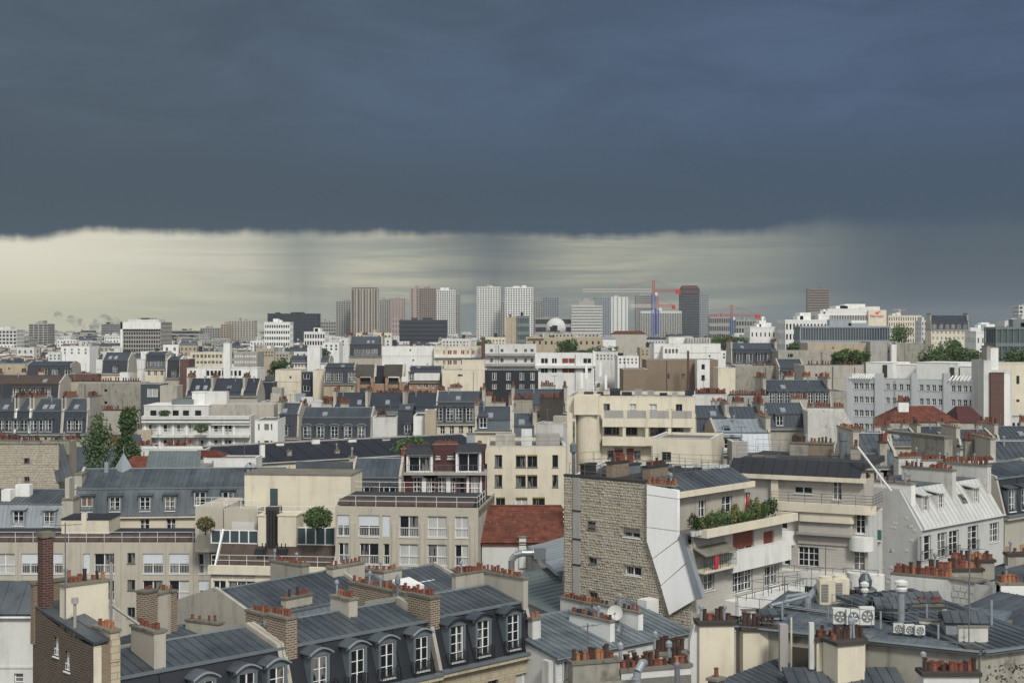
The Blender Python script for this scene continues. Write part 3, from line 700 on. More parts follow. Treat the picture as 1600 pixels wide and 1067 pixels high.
slope(B.e, (0, .35, 19.75), (W_, 0, 0), (0, 1.3, .5), 'brown_tile', panels=False, sp=1.2); blk(B, 0, W_, 1.7, 7, 19.6, 20.2, 'roof_felt', 'roof')
railing(B.e, [(0, .12, 19.7), (W_, .12, 19.7)], 1.05, 1, 1.9)
pb(B, 96, 170, 812, 2.6, 7, 'cream', 20.0, top='dark_metal'); pb(B, 127, 135, 802, 2.5, 3, 'cream', 20.0)
B = M2 = Bld('stepped_beige_flats', 'stepped beige flats with setback terraces, roof railings and glass balcony screens at centre left', 'apartment block', (329.5, 142), (747, 139), 13)
F = B.F
R1r, R2r, R3r = (806, 839), (850, 883), (894, 928)
B.g('f', [(527, 545, 'hs'), (560, 592, 'hs'), (597, 609, 'sh'), (624, 653, 'bal'), (668, 698, 'cur'), (711, 732, 'cur')], [R1r], ref=640)
B.g('f', [(529, 545, 'bal'), (562, 592, 'bal'), (599, 609, 'bal'), (624, 654, 'cur'), (668, 698, 'mix'), (711, 732, 'mix')], [R2r], ref=640)
B.g('f', [(529, 545, 'bal'), (562, 592, 'hs'), (624, 654, 'hs'), (668, 698, 'bal'), (711, 732, 'bal')], [R3r], ref=640)
B.g('f', [(333, 353, 'wide'), (356, 398, 'wide')], [(907, 927)], ref=340)
zt = F.z(792, F.s(640)); W_ = B.W; xs = F.s(524)
mb = wall_mb(xs, W_, 0, zt, B.h['f']); part('wall', mb, ['beige_concrete'], B.e)
zl = F.z(884, 0); mb = wall_mb(0, xs, 0, zl, B.h['f'], mr=0); part('wall', mb, ['cream'], B.e)
for h_ in B.h['f']: window(F, *h_)
blk(B, xs, W_, .25, 13, zt - 1.0, zt - .3, 'roof_felt', 'roof'); blk(B, W_ - .01, W_ + .0, .01, 13, 0, zt, 'beige_concrete'); blk(B, xs, xs + .2, .24, 6, zl, zt, 'beige_concrete')
blk(B, xs + .2, W_ - .02, .23, .3, zt - 4, zt - .02, 'beige_concrete')
mb = MB()
for p in (551, 616, 660, 704, 738): x = F.s(p); mb.box(x - .2, x + .2, -.12, -.002, 5, zt - 1.6)
B.part('pilaster', mb, ['beige_concrete'])
slope(B.e, (xs, .9, zt), (W_ - xs - .6, 0, 0), (0, 1.2, .5), 'brown_tile', panels=False, sp=1.2); blk(B, xs, W_ - .6, 2.1, 9, zt - .2, zt + .45, 'roof_felt', 'roof')
railing(B.e, [(xs, .15, zt), (W_ - .1, .15, zt), (W_ - .1, 6, zt)], 1.05, 1, 1.9); railing(B.e, [(xs, 8.6, zt + .45), (W_ - 1, 8.6, zt + .45)], 1.05, 1, 2.5)
# middle bay: tiled slope with railing, glass screens, cream service towers with black ducts
zs = F.z(852, F.s(400), 2.6)
slope(B.e, (0.3, .3, zl + .1), (xs - .4, 0, 0), (0, 2.2, zs - zl), 'brown_tile', panels=False, sp=1.2)
blk(B, -.2, xs + .3, -.35, .25, zl - .75, zl + .1, 'cream', 'fascia'); railing(B.e, [(.1, -.05, zl + .1), (xs, -.05, zl + .1)], 1.05, 1, 1.9)
blk(B, .1, xs - .1, 2.55, 12.9, zl, zs + .1, 'roof_felt', 'roof')
def screen(px0, px1, py0, v, n):
    x0, x1 = F.s(px0, v), F.s(px1, v); z1 = F.z(py0, x0, v); z0 = zs + .12; st = (x1 - x0) / n; mb = MB()
    for i in range(n + 1): mb.box(x0 + i * st - .06, x0 + i * st + .06, v, v + .1, z0, z1)
    for i in range(n): mb.box(x0 + i * st + .06, x0 + (i + 1) * st - .06, v, v + .1, z1 - .1, z1); mb.box(x0 + i * st + .06, x0 + (i + 1) * st - .06, v, v + .1, z0, z0 + .1)
    s_ = B.part('terrace_screen', mb, ['white_frame'])
    for i in range(n): mb = MB(); mb.box(x0 + i * st + .08, x0 + (i + 1) * st - .08, v + .03, v + .06, z0 + .1, z1 - .1); part('pane', mb, ['glass_blue'], s_)
screen(330, 403, 827, 2.7, 5); screen(463, 523, 823, 2.7, 4)
pb(B, 403, 416, 806, 2.2, 5, 'cream', zs, top='cream'); pb(B, 434, 463, 806, 2.2, 5, 'cream', zs, top='cream')
mb = MB()
for p in (419, 424, 429): x = F.s(p, 2.3); mb.box(x - .14, x + .14, 2.1, 2.5, zl + .4, F.z(797, x, 2.3))
for p in (407, 440): x = F.s(p, 1.6); mb.box(x - .5, x + .6, 1.3, 2.1, zl + .9, zl + 1.6); mb.box(x - .2, x + .9, 1.0, 1.6, zl + .3, zl + .9)
for p in (410, 415, 434, 440, 446): x = F.s(p, 1.2); mb.tube((x, 1.2, zl + .2), (x, 1.2, zl + 2.2), .06)
B.part('ventilation_duct', mb, ['dark_metal'])
pb(B, 415, 435, 792, 2.6, 4, 'soot_shade_black', zs)
pb(B, 382, 548, 742, 6.5, 12, 'cream', zt - 2, top='stone_coping'); pb(B, 422, 434, 763, 6.47, 6.49, 'glass_blue', h=2.0, name='shutter'); pb(B, 462, 549, 722, 12.1, 12.9, 'zinc', h=2.4, name='roof')
pb(B, 305, 349, 792, 4.0, 12, 'beige_concrete', zs - 1); pb(B, 350, 402, 795, 3.6, 6, 'beige_concrete', zs - 1); pb(B, 362, 398, 815, 3.55, 3.58, 'white_grey', h=.9, name='shutter')
x0, x1 = F.s(307, 4.1), F.s(378, 4.1); zz = F.z(792, x0, 4); railing(B.e, [(x0, 4.1, zz), (x1, 4.1, zz)], 1.0, 1, 1.6)
x0, x1 = F.s(350, 3.7), F.s(402, 3.7); zz = F.z(795, x0, 4); railing(B.e, [(x0, 3.7, zz), (x1, 3.7, zz)], 1.0, 1, 1.6)
x0, x1 = F.s(402, 3), F.s(545, 3); zz = F.z(806, x0, 3); railing(B.e, [(x0, 3, zz), (x1, 3, zz + .1)], 1.0, 1, 2.2)
mb = MB()
for xx in (0.3, xs - .3): mb.prism([(xx, .1, zl + .1), (xx, .7, zl + .1), (xx, 3.0, zs + 1.6), (xx, 2.7, zs + 1.6)], (.16, 0, 0))
B.part('sloping_fin', mb, ['white_frame'])
# veranda: blinds box above the big windows, patterned balcony front
x0, x1 = F.s(328, -.6), F.s(412, -.6); z1 = F.z(924, 0, -.6); mb = MB(); mb.box(x0, x1, -1.3, -.02, z1 - 1.35, z1 - 1.15)
n_ = int((x1 - x0) / .2); mb.box(x0, x1, -1.3, -1.24, z1 - .06, z1)
for i in range(n_):
    a = x0 + i * .2; mb.tube((a, -1.27, z1 - 1.15), (a + .2, -1.27, z1 - .06), .02, 4); mb.tube((a + .2, -1.27, z1 - 1.15), (a, -1.27, z1 - .06), .02, 4)
B.part('balcony_rail', mb, ['white_frame'])
mb = MB(); za = F.z(903, 0); 
for i in range(4): a = F.s(330 + i * 17.5); b_ = F.s(345 + i * 17.5); mb.box(a, b_, -.08, -.002, za + .1, za + .75)
B.part('vent_panel', mb, ['grey_concrete'])
tree('round clipped bush on the terrace of the beige flats', 497, 791, 140.5, 1.5, 2.3, 'ball', n=2600, name='topiary_bush', cat='bush', leaf=.12, mats=('leaf_dark', 'leaf'))
tree('orange brown potted shrub on the terrace left of the glass screens', 321, 806, 144, 1.0, 1.6, 'ball', n=700, name='shrub', cat='shrub', leaf=.12, mats=('leaf_yellow', 'leaf_dark'))

# ------------------------------------------------------------------ zinc mansards behind the beige flats
B = Z1 = Bld('zinc_mansard_building', 'long dark zinc mansard with six dormers behind the left beige flats', 'house', (113, 170), (446, 172), 12)
B.g('f', [(172, 187, 'fr'), (219, 234, 'fr'), (260, 275, 'fr')], [(811, 828)], ref=180)
B.walls(19.6, 'cream'); mansard(B, 19.6, 3.0, 1.0, 1.9, 'zinc', 'zinc', 'cream', [180, 227, 266], 'fr', (1.25, 1.7), sp=.62, dz=.4, droof='zinc')
for p in (135,): dormer(B.e, F.s(p) * 0 + B.F.s(p), .2, 20.0, 1.3, 1.7, 1.3, 'br', 'zinc', 'zinc_trim')
for p in (312, 356): dormer(B.e, B.F.s(p), .2, 20.6, 1.3, 1.6, 1.3, 'fr', 'zinc', 'zinc_trim')
cv(B, 122, 1.5, 4.5, 742, n=0, wid=.9); pb(B, 163, 169, 722, 5, 5.6, 'zinc_light', h=3, name='flue'); pb(B, 413, 445, 736, 4.0, 6, 'zinc_light', h=1.6, name='plant_room')
mb = MB()
for p in (388, 395): mb.lathe([(.25, 23), (.25, 24.6), (.5, 24.7), (.1, 25.2)], B.F.s(p, 5), 5, 8)
B.part('roof_vent', mb, ['zinc_light'])
mb = MB(); x = B.F.s(193, 6.2); mb.lathe([(1.3, 24.2), (.05, 26.4)], x, 6.2, 4); mb.tube((x, 6.2, 26.3), (x, 6.2, 27.3), .04); B.part('turret', mb, ['zinc_light'])
B = Bld('light_zinc_house', 'pale zinc mansard with two dormers and window boxes at the left edge', 'house', (-40, 171), (96, 170), 11)
B.walls(17.9, 'cream'); mansard(B, 17.9, 2.9, .8, 1.2, 'zinc_light', 'zinc', 'cream', [30, 78], 'fr', (1.3, 1.75), sp=.5, droof='zinc_light', dz=.35, cheek='zinc_light')
pb(B, 24, 46, 757, 3, 4, 'white_paint', h=1.6, name='chimney'); pb(B, 2, 16, 765, 1.5, 3, 'white_paint', h=2, name='chimney')
B = Bld('plaster_chimney_wall', 'tall narrow plaster chimney wall between the pale and the dark zinc mansards', 'chimney wall', (98, 166), (114, 166), 2.6)
B.walls(21.9, 'plaster'); blk(B, -.1, B.W + .1, -.1, 2.7, 21.9, 22.1, 'stone_coping', 'coping'); blk(B, .2, .7, .2, 2.2, 22.1, 24.4, 'plaster', 'chimney')
B = Z2 = Bld('slate_mansard_house', 'small slate mansard with two dormers between cream penthouse and maroon house', 'house', (546, 163), (626, 163), 11)
B.walls(20.5, 'plaster'); mansard(B, 21.5, 3.2, 1.1, 1.8, 'slate', 'zinc', 'plaster', [569, 609], 'fr', (1.4, 1.9), pit=True, cheek='slate', sp=.65)
cv(B, 549, 4, 5.5, 715, n=3)
# rubble gable at far left
B = RW = Bld('rubble_gable', 'ochre rubble stone gable with two tiny windows at the left edge', 'house', (-60, 222), (92, 222), 9)
B.g('f', [(38, 46, 'dk'), (38, 46, 'dk')], [(716, 723)], ref=40); B.g('f', [(38, 46, 'dk')], [(745, 752)], ref=40); B.walls(23.8, 'rubble_mortar')
def stones(B, F, s0, s1, z0, z1, holes, sw=.5, sh=.28, m='rubble_stone', loc=None, rz=0, clip=None, gap=.05):
    mb = MB(); z = z0; row = 0
    while z < z1 - .1:
        h = sh * rnd.uniform(.8, 1.2); x = s0 + rnd.uniform(0, .1)
        while x < s1 - .12:
            w_ = min(sw * rnd.uniform(.55, 1.4), s1 - x)
            cx_, cz_ = x + w_ / 2, z + h / 2
            if not any(a < x + w_ and x < b and c < z + h and z < e for a, b, c, e, *_ in holes) and not (clip and not clip(cx_, cz_)):
                p = rnd.uniform(.02, .09); a, b, c, e = x, x + w_ - gap, z, z + h - gap; j = lambda: rnd.uniform(-.025, .025); k = .05
                q = [(a + j(), 0, c + j()), (b + j(), 0, c + j()), (b + j(), 0, e + j()), (a + j(), 0, e + j())]
                r_ = [(a + k, -p, c + k * .7), (b - k, -p, c + k * .7), (b - k, -p, e - k * .7), (a + k, -p, e - k * .7)]
                for i in range(4): mb.poly([q[i], q[(i + 1) % 4], r_[(i + 1) % 4], r_[i]], row % 3 and 0)
                mb.poly(r_, 0 if rnd.random() < .7 else 1)
            x += w_
        z += h; row += 1
    o = part('stones', mb, [m, 'limestone_plain'], B.e, loc or F.loc, rz or F.rz, kind='stuff'); return o
mat('limestone_plain', (.40, .36, .27), var=.2, streak=.2)
stones(B, B.F, 0, B.W, 12, 23.8, B.h['f'], .55, .38)
blk(B, -.1, B.W + .1, -.12, .4, 23.8, 23.95, 'stone_coping', 'coping')
for k in range(4): chimney(B.e, 1 + 4 * k, 4 + 4 * k, 1 + k % 2 * 1.5, 1.5 + k % 2 * 1.5, 22, 24.2, 'old_plaster', 9, mix=(0, 4, 4, 5), sc=1.2)
slope(B.e, (B.W - .1, -.4, 18), (2.6, 0, 0), (-2, 1.2, 5.6), 'zinc', panels=False)
# ------------------------------------------------------------------ maroon house, cream flats, red tiled roof
B = Bld('maroon_house', 'maroon clad house with white glazed terraces beside the cream flats', 'house', (627, 168), (758, 168), 11)
F = B.F
B.g('f', [(646, 657, 'fr'), (668, 680, 'fr'), (685, 695, 'fr'), (706, 713, 'fr'), (718, 726, 'dk'), (736, 748, 'cur')], [(744, 775)])
zt = F.z(741, 5); B.walls(zt, 'maroon_sheet', mside='plaster'); blk(B, -.2, B.W + .2, -.9, 10.9, zt, zt + .22, 'grey_concrete', 'terrace_slab')
railing(B.e, [(0, -.8, zt + .2), (B.W, -.8, zt + .2)], 1.0, 0, 1.5, 'grey_frame', bars=.3)
for p0, p1 in ((643, 699), (662, 684), (700, 728)): pb(B, p0, p1, 743, -.12, -.01, 'white_paint', h=.25, name='lintel')
for p0, p1 in ((659, 666), (697, 704), (729, 733), (750, 753)): pb(B, p0, p1, 744, -.1, -.01, 'white_paint', h=2.4, name='panel')
blk(B, .2, B.W - .2, 1.6, 10.8, zt + .2, zt + 2.6, 'maroon_sheet', 'upper_wall')
for p0, p1, py in ((635, 676, 712), (712, 752, 708)):
    x0, x1 = F.s(p0, .5), F.s(p1, .5); z1 = F.z(py, x0, .5); mb = MB()
    mb.box(x0, x0 + .25, .4, 1.7, zt + .22, z1); mb.box(x1 - .25, x1, .4, 1.7, zt + .22, z1); mb.box(x0, x1, .4, 1.7, z1, z1 + .2); B.part('window_box', mb, ['white_paint'])
    Fk = Frame(F.ox - F.uy * .6, F.oy + .6 * F.ux, F.a, (0, .6), 0, B.e); window(Fk, x0 + .3, x1 - .3, zt + .25, z1 - .05, 'wide')
    mb = MB(); mb.hexa([(x0 - .2, .1, z1 + .2), (x1 + .2, .1, z1 + .2), (x1 + .2, 4, z1 + .2), (x0 - .2, 4, z1 + .2), (x0 + .3, .9, z1 + 1), (x1 - .3, .9, z1 + 1), (x1 - .3, 4, z1 + 1), (x0 + .3, 4, z1 + 1)]); B.part('roof', mb, ['slate'])
Fk = Frame(F.ox - F.uy * 1.45, F.oy + 1.45 * F.ux, F.a, (0, 1.45), 0, B.e)
for p0, p1 in ((681, 687), (699, 709)): window(Fk, Fk.s(p0), Fk.s(p1), F.z(717, 5, 1.45), F.z(705, 5, 1.45), 'cur')
blk(B, 0, B.W, 1.7, 10.7, zt + 2.6, zt + 2.75, 'maroon_sheet', 'roof')
cx(B, 677, 716, 3.0, 695, 'maroon_sheet', 16, mix=(1, 2, 1)); cx(B, 627, 634, 1.2, 702, 'terracotta', 1); cx(B, 746, 753, 2.4, 694, 'red_brick', 3); cx(B, 729, 742, 3.4, 678, 'zinc_light', 0, dz=4)
B = W1 = Bld('cream_flats', 'plain cream rendered flats with paired dark windows beside the maroon house', 'apartment block', (761, 172), (884, 172), 13)
B.g('f', [(773, 784, 'dk'), (806, 821, 'bal'), (824, 839, 'bal'), (863, 872, 'dk')], [(711, 730)], ref=806)
B.g('f', [(773, 784, 'dk'), (806, 821, 'bal'), (824, 839, 'bal'), (863, 872, 'dk')], [(741, 761)], ref=806)
B.g('f', [(775, 789, 'dk'), (806, 824, 'cur'), (832, 852, 'bal')], [(777, 796), (815, 834)], ref=806)
B.h['f'] = [(a, b, c, d, 'dk' if s_ == 'bal' else s_) for a, b, c, d, s_ in B.h['f']]
flat(B, B.F.z(697, 4), 'cream', .4); mb = MB()
for h_ in B.h['f']:
    if h_[1] - h_[0] > 1: mb = MB(); mb.box(h_[0], h_[1], -.05, .1, h_[3] - .18, h_[3] - .02); B.part('blind_box', mb, ['leaf_yellow'])
zz = B.F.z(694, 4)
for x0, x1, y0, h_, m_ in ((1, 3.4, 3, 1.0, 'plaster'), (4.2, 5.5, 5, 1.4, 'white_grey'), (6, 9, 6, .8, 'grey_concrete')): blk(B, x0, x1, y0, y0 + 1.5, zz - .6, zz + h_, m_, 'roof_hatch')
railing(B.e, [(.3, .3, zz - .1), (B.W - .3, .3, zz - .1)], 1.0, 1, 1.8, 'grey_frame')
B = Bld('red_tile_house', 'house with a broad red tiled roof below the cream flats', 'house', (753, 141), (880, 141), 11)
B.walls(20.6, 'white_grey'); ze, zr, vv = 20.7, 23.6, 5.5; mb = MB(); n_ = 15
tl = MB(); tl.box(0, .34, 0, .48, 0, .035); tme = tl.mesh('roof_tile', ['red_tile']); kk = atan2(zr - ze, vv)
for i in range(n_):     # overlapping courses of tiles
    y0 = -.3 + (vv + .3) * i / n_; z0 = ze + (zr - ze) * (i / n_) - .05; L_ = (vv + .5) / n_ * 1.12; x = -.2 + (i % 2) * .14
    while x < B.W + .1:
        t_ = rnd.uniform(0, .03); dz_ = L_ * (zr - ze) / vv
        mb.hexa([(x, y0, z0 + t_ + .06), (x + .26, y0, z0 + t_ + .06), (x + .26, y0 + L_, z0 + dz_ + .02), (x, y0 + L_, z0 + dz_ + .02), (x, y0, z0 + t_ + .11), (x + .26, y0, z0 + t_ + .11), (x + .26, y0 + L_, z0 + dz_ + .07), (x, y0 + L_, z0 + dz_ + .07)], 0 if rnd.random() < .93 else 1)
        x += .28
part('roof_tiles', mb, ['red_tile', 'terracotta'], B.e, kind='stuff')
r_ = MB(); r_.prism([(0, -.2, ze - .14), (B.W, -.2, ze - .14), (B.W, vv, zr - .1), (0, vv, zr - .1)], (0, 0, -.1)); r_.prism([(0, vv, zr), (B.W, vv, zr), (B.W, 11, 20.7), (0, 11, 20.7)], (0, 0, -.12)); r_.tube((-.2, vv, zr + .08), (B.W, vv, zr + .08), .13); B.part('roof', r_, ['red_tile'])
cx(B, 811, 822, -.2, 840, 'white_grey', 0, dz=3, th=.4)
# tall white flats with a round stair tower
B = W2 = Bld('white_terrace_flats', 'big cream white flats with a round stair tower and long balconies at centre', 'apartment block', (886, 180), (1086, 178), 15)
F = B.F; a_, b_ = F.s(941), F.s(1082)
B.g('f', [(943, 953, 'dk'), (984, 994, 'cur'), (1015, 1026, 'cur'), (1056, 1066, 'dk')], [(630, 643)], ref=943)
B.g('f', [(944, 967, 'dk'), (976, 996, 'dk'), (1016, 1040, 'dk'), (1049, 1068, 'dk')], [(666, 679)], ref=943)
B.g('f', [(949, 959, 'dk'), (991, 1001, 'dk')], [(703, 716)], ref=943)
zt = F.z(619, 5); B.walls(zt - .5, 'cream'); flat_roof(B, zt, 'roof_felt', .5, 'cream')
zb = F.z(652, 5); blk(B, a_ + .1, b_, -1.3, -.01, zb - 1.1, zb, 'cream', 'balcony_parapet'); z2 = F.z(640, 5)
mb = MB(); st = (b_ - a_) / 4
for i in range(4): mb.box(a_ + i * st + .35, a_ + (i + 1) * st - .1, -1.3, -1.24, zb + .02, z2)
B.part('balcony_panel', mb, ['grey_concrete']); mb = MB()
for i in range(5): mb.box(a_ + i * st, a_ + i * st + .3, -1.32, -1.1, zb, z2 + .1)
B.part('balcony_post', mb, ['cream'])
z3 = F.z(680, 5); blk(B, a_ + .1, b_, -1.25, -.01, z3 - 1.2, z3 - .1, 'cream', 'balcony_parapet'); mb = MB()
for i in range(1, 5): x = a_ + i * st; mb.box(x - .2, x + .2, -1.2, -.9, z3 - .1, zb - 1.1)
B.part('balcony_post', mb, ['cream'])
for p0, p1 in ((960, 973), (979, 990)): pb(B, p0, p1, 700, -.06, -.002, 'red_shutter', h=2.2, name='door')
mb = MB(); r_ = (F.s(940) - F.s(899)) / 2; xc = F.s(919.5, -1); mb.lathe([(r_, 0), (r_, F.z(648, xc))], xc, .4, 28); B.part('stair_tower', mb, ['cream'])
pb(B, 897, 935, 618, -1.5, 3, 'cream', F.z(647, 3)); pb(B, 886, 900, 645, -1, 6, 'cream', 0)
mb = MB()
for p in (897,): x = F.s(p, -1.1); mb.box(x - .12, x + .1, -1.12, -1.03, F.z(690, x), F.z(657, x))
B.part('slot_window', mb, ['glass'])
B.part('roof_rail', MB(), []) 
railing(B.e, [(1, .5, zt), (B.W - 1, .5, zt)], .8, 0, 2, 'grey_frame')
for i in range(9): x = 2 + i * 1.6; blk(B, x, x + rnd.uniform(.5, 1.3), 2 + i % 3, 3.3 + i % 3, zt - .4, zt + rnd.uniform(.2, .9), rnd.choice(['roof_felt', 'white_grey', 'grey_concrete', 'dark_metal']), 'roof_unit')
t = thing('antenna_mast', 'cluster of white phone antennas on the roof above the round stair tower', 'antenna', (PX(927, 183), 183, zt - .5)); mb = MB()
mb.tube((0, 0, 0), (0, 0, 6.2), .09, 6); part('mast', mb, ['white_paint'], t)
for i, (ax, az_) in enumerate(((-.9, 2.6), (.9, 2.9), (0.1, 4.2), (-1.5, 1.4), (1.6, 1.2))): mb = MB(); mb.box(ax - .16, ax + .16, -.35, -.15, az_, az_ + 1.9); mb.tube((ax, 0, az_ + .9), (0, 0, az_ + .9), .04, 4); part('antenna_panel', mb, ['white_paint'], t)
B = Bld('white_roof_annex', 'low cream annex with a small dark window at the foot of the white terrace flats', 'annex', (1018, 168), (1112, 166), 10)
B.g('f', [(1034, 1048, 'dk')], [(706, 719)]); B.g('f', [(1160, 1175, 'dk')], [(700, 710)]); flat(B, B.F.z(684, 0), 'cream', .3)
antenna('TV antenna on the cream annex roof at the foot of the terrace flats', 1050, 0, 168, 3.5, z=29)
B = Bld('low_white_roof', 'dark flat roof with white edge between the stone gable and the white terrace flats', 'house', (900, 140), (1150, 136), 14)
flat(B, B.F.z(741, 0), 'white_grey', .4, 'roof_felt'); zz = B.F.z(741, 0)
for k in range(12): x = 1 + k * 1.2; blk(B, x, x + rnd.uniform(.6, 1), 1.5 + (k * 5) % 7, 2.6 + (k * 5) % 7, zz - .4, zz + rnd.uniform(.2, 1), rnd.choice(['roof_felt', 'grey_concrete', 'zinc_trim', 'brown_wall']), 'roof_unit')
railing(B.e, [(0, .3, zz), (B.W, .3, zz)], 1.2, 1, 2, 'grey_frame'); railing(B.e, [(0, 9, zz), (B.W, 9, zz)], 1.4, 1, 2.4, 'grey_frame')
# grey workshop roofs left of the stone gable
B = Bld('workshop_roof', 'wide grey green metal workshop roof left of the stone gable', 'workshop', (756, 130), (882, 114), 13)
ze = B.F.z(945, B.F.s(830)); B.walls(ze, 'grey_concrete'); slope(B.e, (0, -.2, ze + .1), (B.W, 0, 0), (0, 13, 1.8), 'zinc_green', sp=1.2)
t = thing('steel_duct', 'bent shiny steel duct standing on the grey workshop roof', 'duct', (PX(799, 132), 132, ze + .5)); mb = MB()
P_ = [(0, 0, 0), (0, 0, 1.3), (.35, 0, 1.8), (1.0, 0, 2.0), (2.0, 0, 2.0)]
for p, q in zip(P_, P_[1:]): mb.tube(p, q, .3, 12)
part('pipe', mb, ['steel'], t); mb = MB(); mb.tube((2, 0, 2), (2.1, 0, 2), .42, 12); mb.box(2.1, 3.2, -.4, .5, 1.5, 2.4); part('fan_box', mb, ['steel'], t)
B = Bld('lantern_roof_hall', 'pale metal hall roof with a glazed side strip touching the stone gable', 'workshop', (812, 148), (878, 126), 10)
ze = 20.3; B.walls(ze, 'grey_concrete'); slope(B.e, (0, -.3, ze + .1), (B.W, 0, 0), (0, 10, 2.2), 'zinc_light', sp=1.3)
mb = MB(); mb.box(3, B.W, -.06, -.002, ze - 1.1, ze - .3); B.part('window_strip', mb, ['glass_blue']); mb = MB(); mb.box(0, B.W, -.45, -.1, ze - .25, ze + .12); B.part('fascia', mb, ['zinc_light'])
mb = MB(); mb.prism([(5, 3, ze + .8), (5.0, 4.4, ze + 1.1), (5.0, 4.0, ze + 1.7)], (1.8, 0, 0)); B.part('roof_hatch', mb, ['zinc_light'])

# ------------------------------------------------------------------ stone gable building with planted terrace
B = S1 = Bld('stone_gable_building', 'tall building with a rubble stone side wall and a planted terrace', 'apartment block', (1080, 107), (1222, 116.8), 12.4)
F, L = B.F, B.Lf; W_ = B.W; zt = 29.95
zb2 = F.z(861, F.s(1140))                      # top of the white band
B.g('l', [(920, 932, 'dk'), (974, 1000, 'wide')], [(816, 826)], ref=960); B.h['l'] = []
def lh(px0, px1, y0, y1, st): B.h['l'].append(snap((L.s(px0), L.s(px1), L.z(y1, L.s(px0)), L.z(y0, L.s(px0)), st)))
lh(918, 931, 815, 826, 'dk'); lh(974, 1000, 825, 838, 'wide'); lh(920, 932, 871, 880, 'dk'); lh(976, 1002, 883, 897, 'wide'); lh(921, 934, 925, 934, 'dk')
xr = lambda a, b, y0, y1, st, F=F: (F.s(a), F.s(b), F.z(y1, F.s(a)), F.z(y0, F.s(a)), st)
tb = F.z(841, F.s(1083), -1.25) + .1                               # terrace floor level
hs = [snap(xr(*q)) for q in ((1145, 1178, 833, 866, 'redh'), (1193, 1209, 830, 860, 'red'), (1100, 1116, 900, 924, 'fr'), (1145, 1176, 893, 927, 'fr'), (1195, 1217, 886, 917, 'fr'), (1100, 1115, 960, 984, 'fr'), (1148, 1178, 955, 985, 'fr'))]
B.h['f'] = hs; part('wall', wall_mb(0, W_, 0, tb, hs), ['warm_grey'], B.e)
for h_ in hs: window(F, *h_)
lt = 2.2                                      # upper storeys set back this far
part('wall', wall_mb(0, 12.4, 0, tb - .6, [h for h in B.h['l'] if h[3] < tb - .6]), ['rubble_mortar'], B.e, L.loc, L.rz)
part('wall', wall_mb(0, 12.4 - lt, tb - .6, zt, [h for h in B.h['l'] if h[3] >= tb - .6]), ['rubble_mortar'], B.e, L.loc, L.rz)
for h_ in B.h['l']: window(L, *h_)
stones(B, L, 0, 12.4 - lt, 12, zt, B.h['l'], .34, .22, gap=.035); stones(B, L, 12.4 - lt, 12.4, 12, tb - .6, B.h['l'], .34, .22, gap=.035)
mb = MB(); mb.box(L.s(897) - .01, L.s(907), -.14, -.01, 10, zt); part('concrete_pilaster', mb, ['grey_concrete'], B.e, L.loc, L.rz)
for zz in (L.z(798, 1), L.z(842, 1), L.z(882, 1)): mb = MB(); mb.box(L.s(896), L.s(908), -.18, -.01, zz, zz + .12); part('steel_band', mb, ['dark_metal'], B.e, L.loc, L.rz)
blk(B, .02, W_ - .02, 12.1, 12.4, 0, zt, 'rubble_mortar'); blk(B, W_ - .3, W_ - .01, .02, 12.0, 0, tb, 'white_grey'); blk(B, .02, W_ - .3, .3, 12.0, tb - .3, tb - .02, 'roof_gravel', 'terrace_floor')
# penthouse storey
Fp = F.sub(0, lt, 0); hp = [snap(q) for q in ((Fp.s(1092), Fp.s(1103), tb + .1, tb + 2.1, 'fr'), (Fp.s(1128), Fp.s(1144), tb + .1, tb + 2.1, 'fr'), (Fp.s(1162), Fp.s(1172), tb + .1, tb + 2.1, 'fr'))]
xp = W_ - 2.2; part('wall', wall_mb(.02, xp, tb, zt - .7, hp), ['plaster'], B.e, Fp.loc, 0)
for h_ in hp: window(Fp, *h_)
blk(B, xp - .3, xp, lt + .02, 12.0, tb, zt - .4, 'plaster')
mb = MB(); mb.box(-.0, xp + .5, lt - .7, lt - .3, zt - .95, zt - .5); B.part('fascia', mb, ['cream']); slope(B.e, (0.02, lt - .5, zt - .5), (xp + .3, 0, 0), (0, 2.0, 1.0), 'zinc', sp=.7)
blk(B, .3, xp, lt + 1.5, 12.1, zt - .3, zt + .1, 'roof_felt', 'roof'); blk(B, -.05, .3, lt, 12.4, zt, zt + .22, 'roof_felt', 'coping')
# white clad flue down the gable
cl = [[(1011, 757), (1059, 766), (1059, 779), (1011, 772)], [(1011, 773), (1059, 780), (1059, 829), (1011, 823)], [(1011, 824), (1059, 830), (1060, 842), (1020, 872), (1011, 845)],
      [(1020, 873), (1061, 843), (1072, 879), (1033, 914)], [(1033, 915), (1073, 880), (1087, 936), (1046, 960)]]
for q in cl:
    pts = [(L.s(a, -.3), L.z(b, L.s(a, -.3), -.3)) for a, b in q]; mb = MB(); mb.prism([(a, -.34, b) for a, b in pts], (0, .3, 0)); part('cladding_panel', mb, ['bright_cladding'], B.e, L.loc, L.rz)
mb = MB(); q = [(1060, 838), (1066, 834), (1098, 935), (1087, 937)]; pts = [(L.s(a, -.4), L.z(b, L.s(a, -.4), -.4)) for a, b in q]; mb.prism([(a, -.42, b) for a, b in pts], (0, .5, 0)); part('edge_trim', mb, ['zinc_light'], B.e, L.loc, L.rz)
zc = L.z(757, L.s(1020)); xq = L.s(1011); mb = MB(); mb.box(L.s(1013), L.s(1054), -.3, .5, zc, zc + .15); ch = part('chimney', mb, ['brick'], B.e, L.loc, L.rz); pots(ch, (L.s(1014), .1), (L.s(1053), .1), 16, zc + .15, (0, 3, 1, 3), 2)
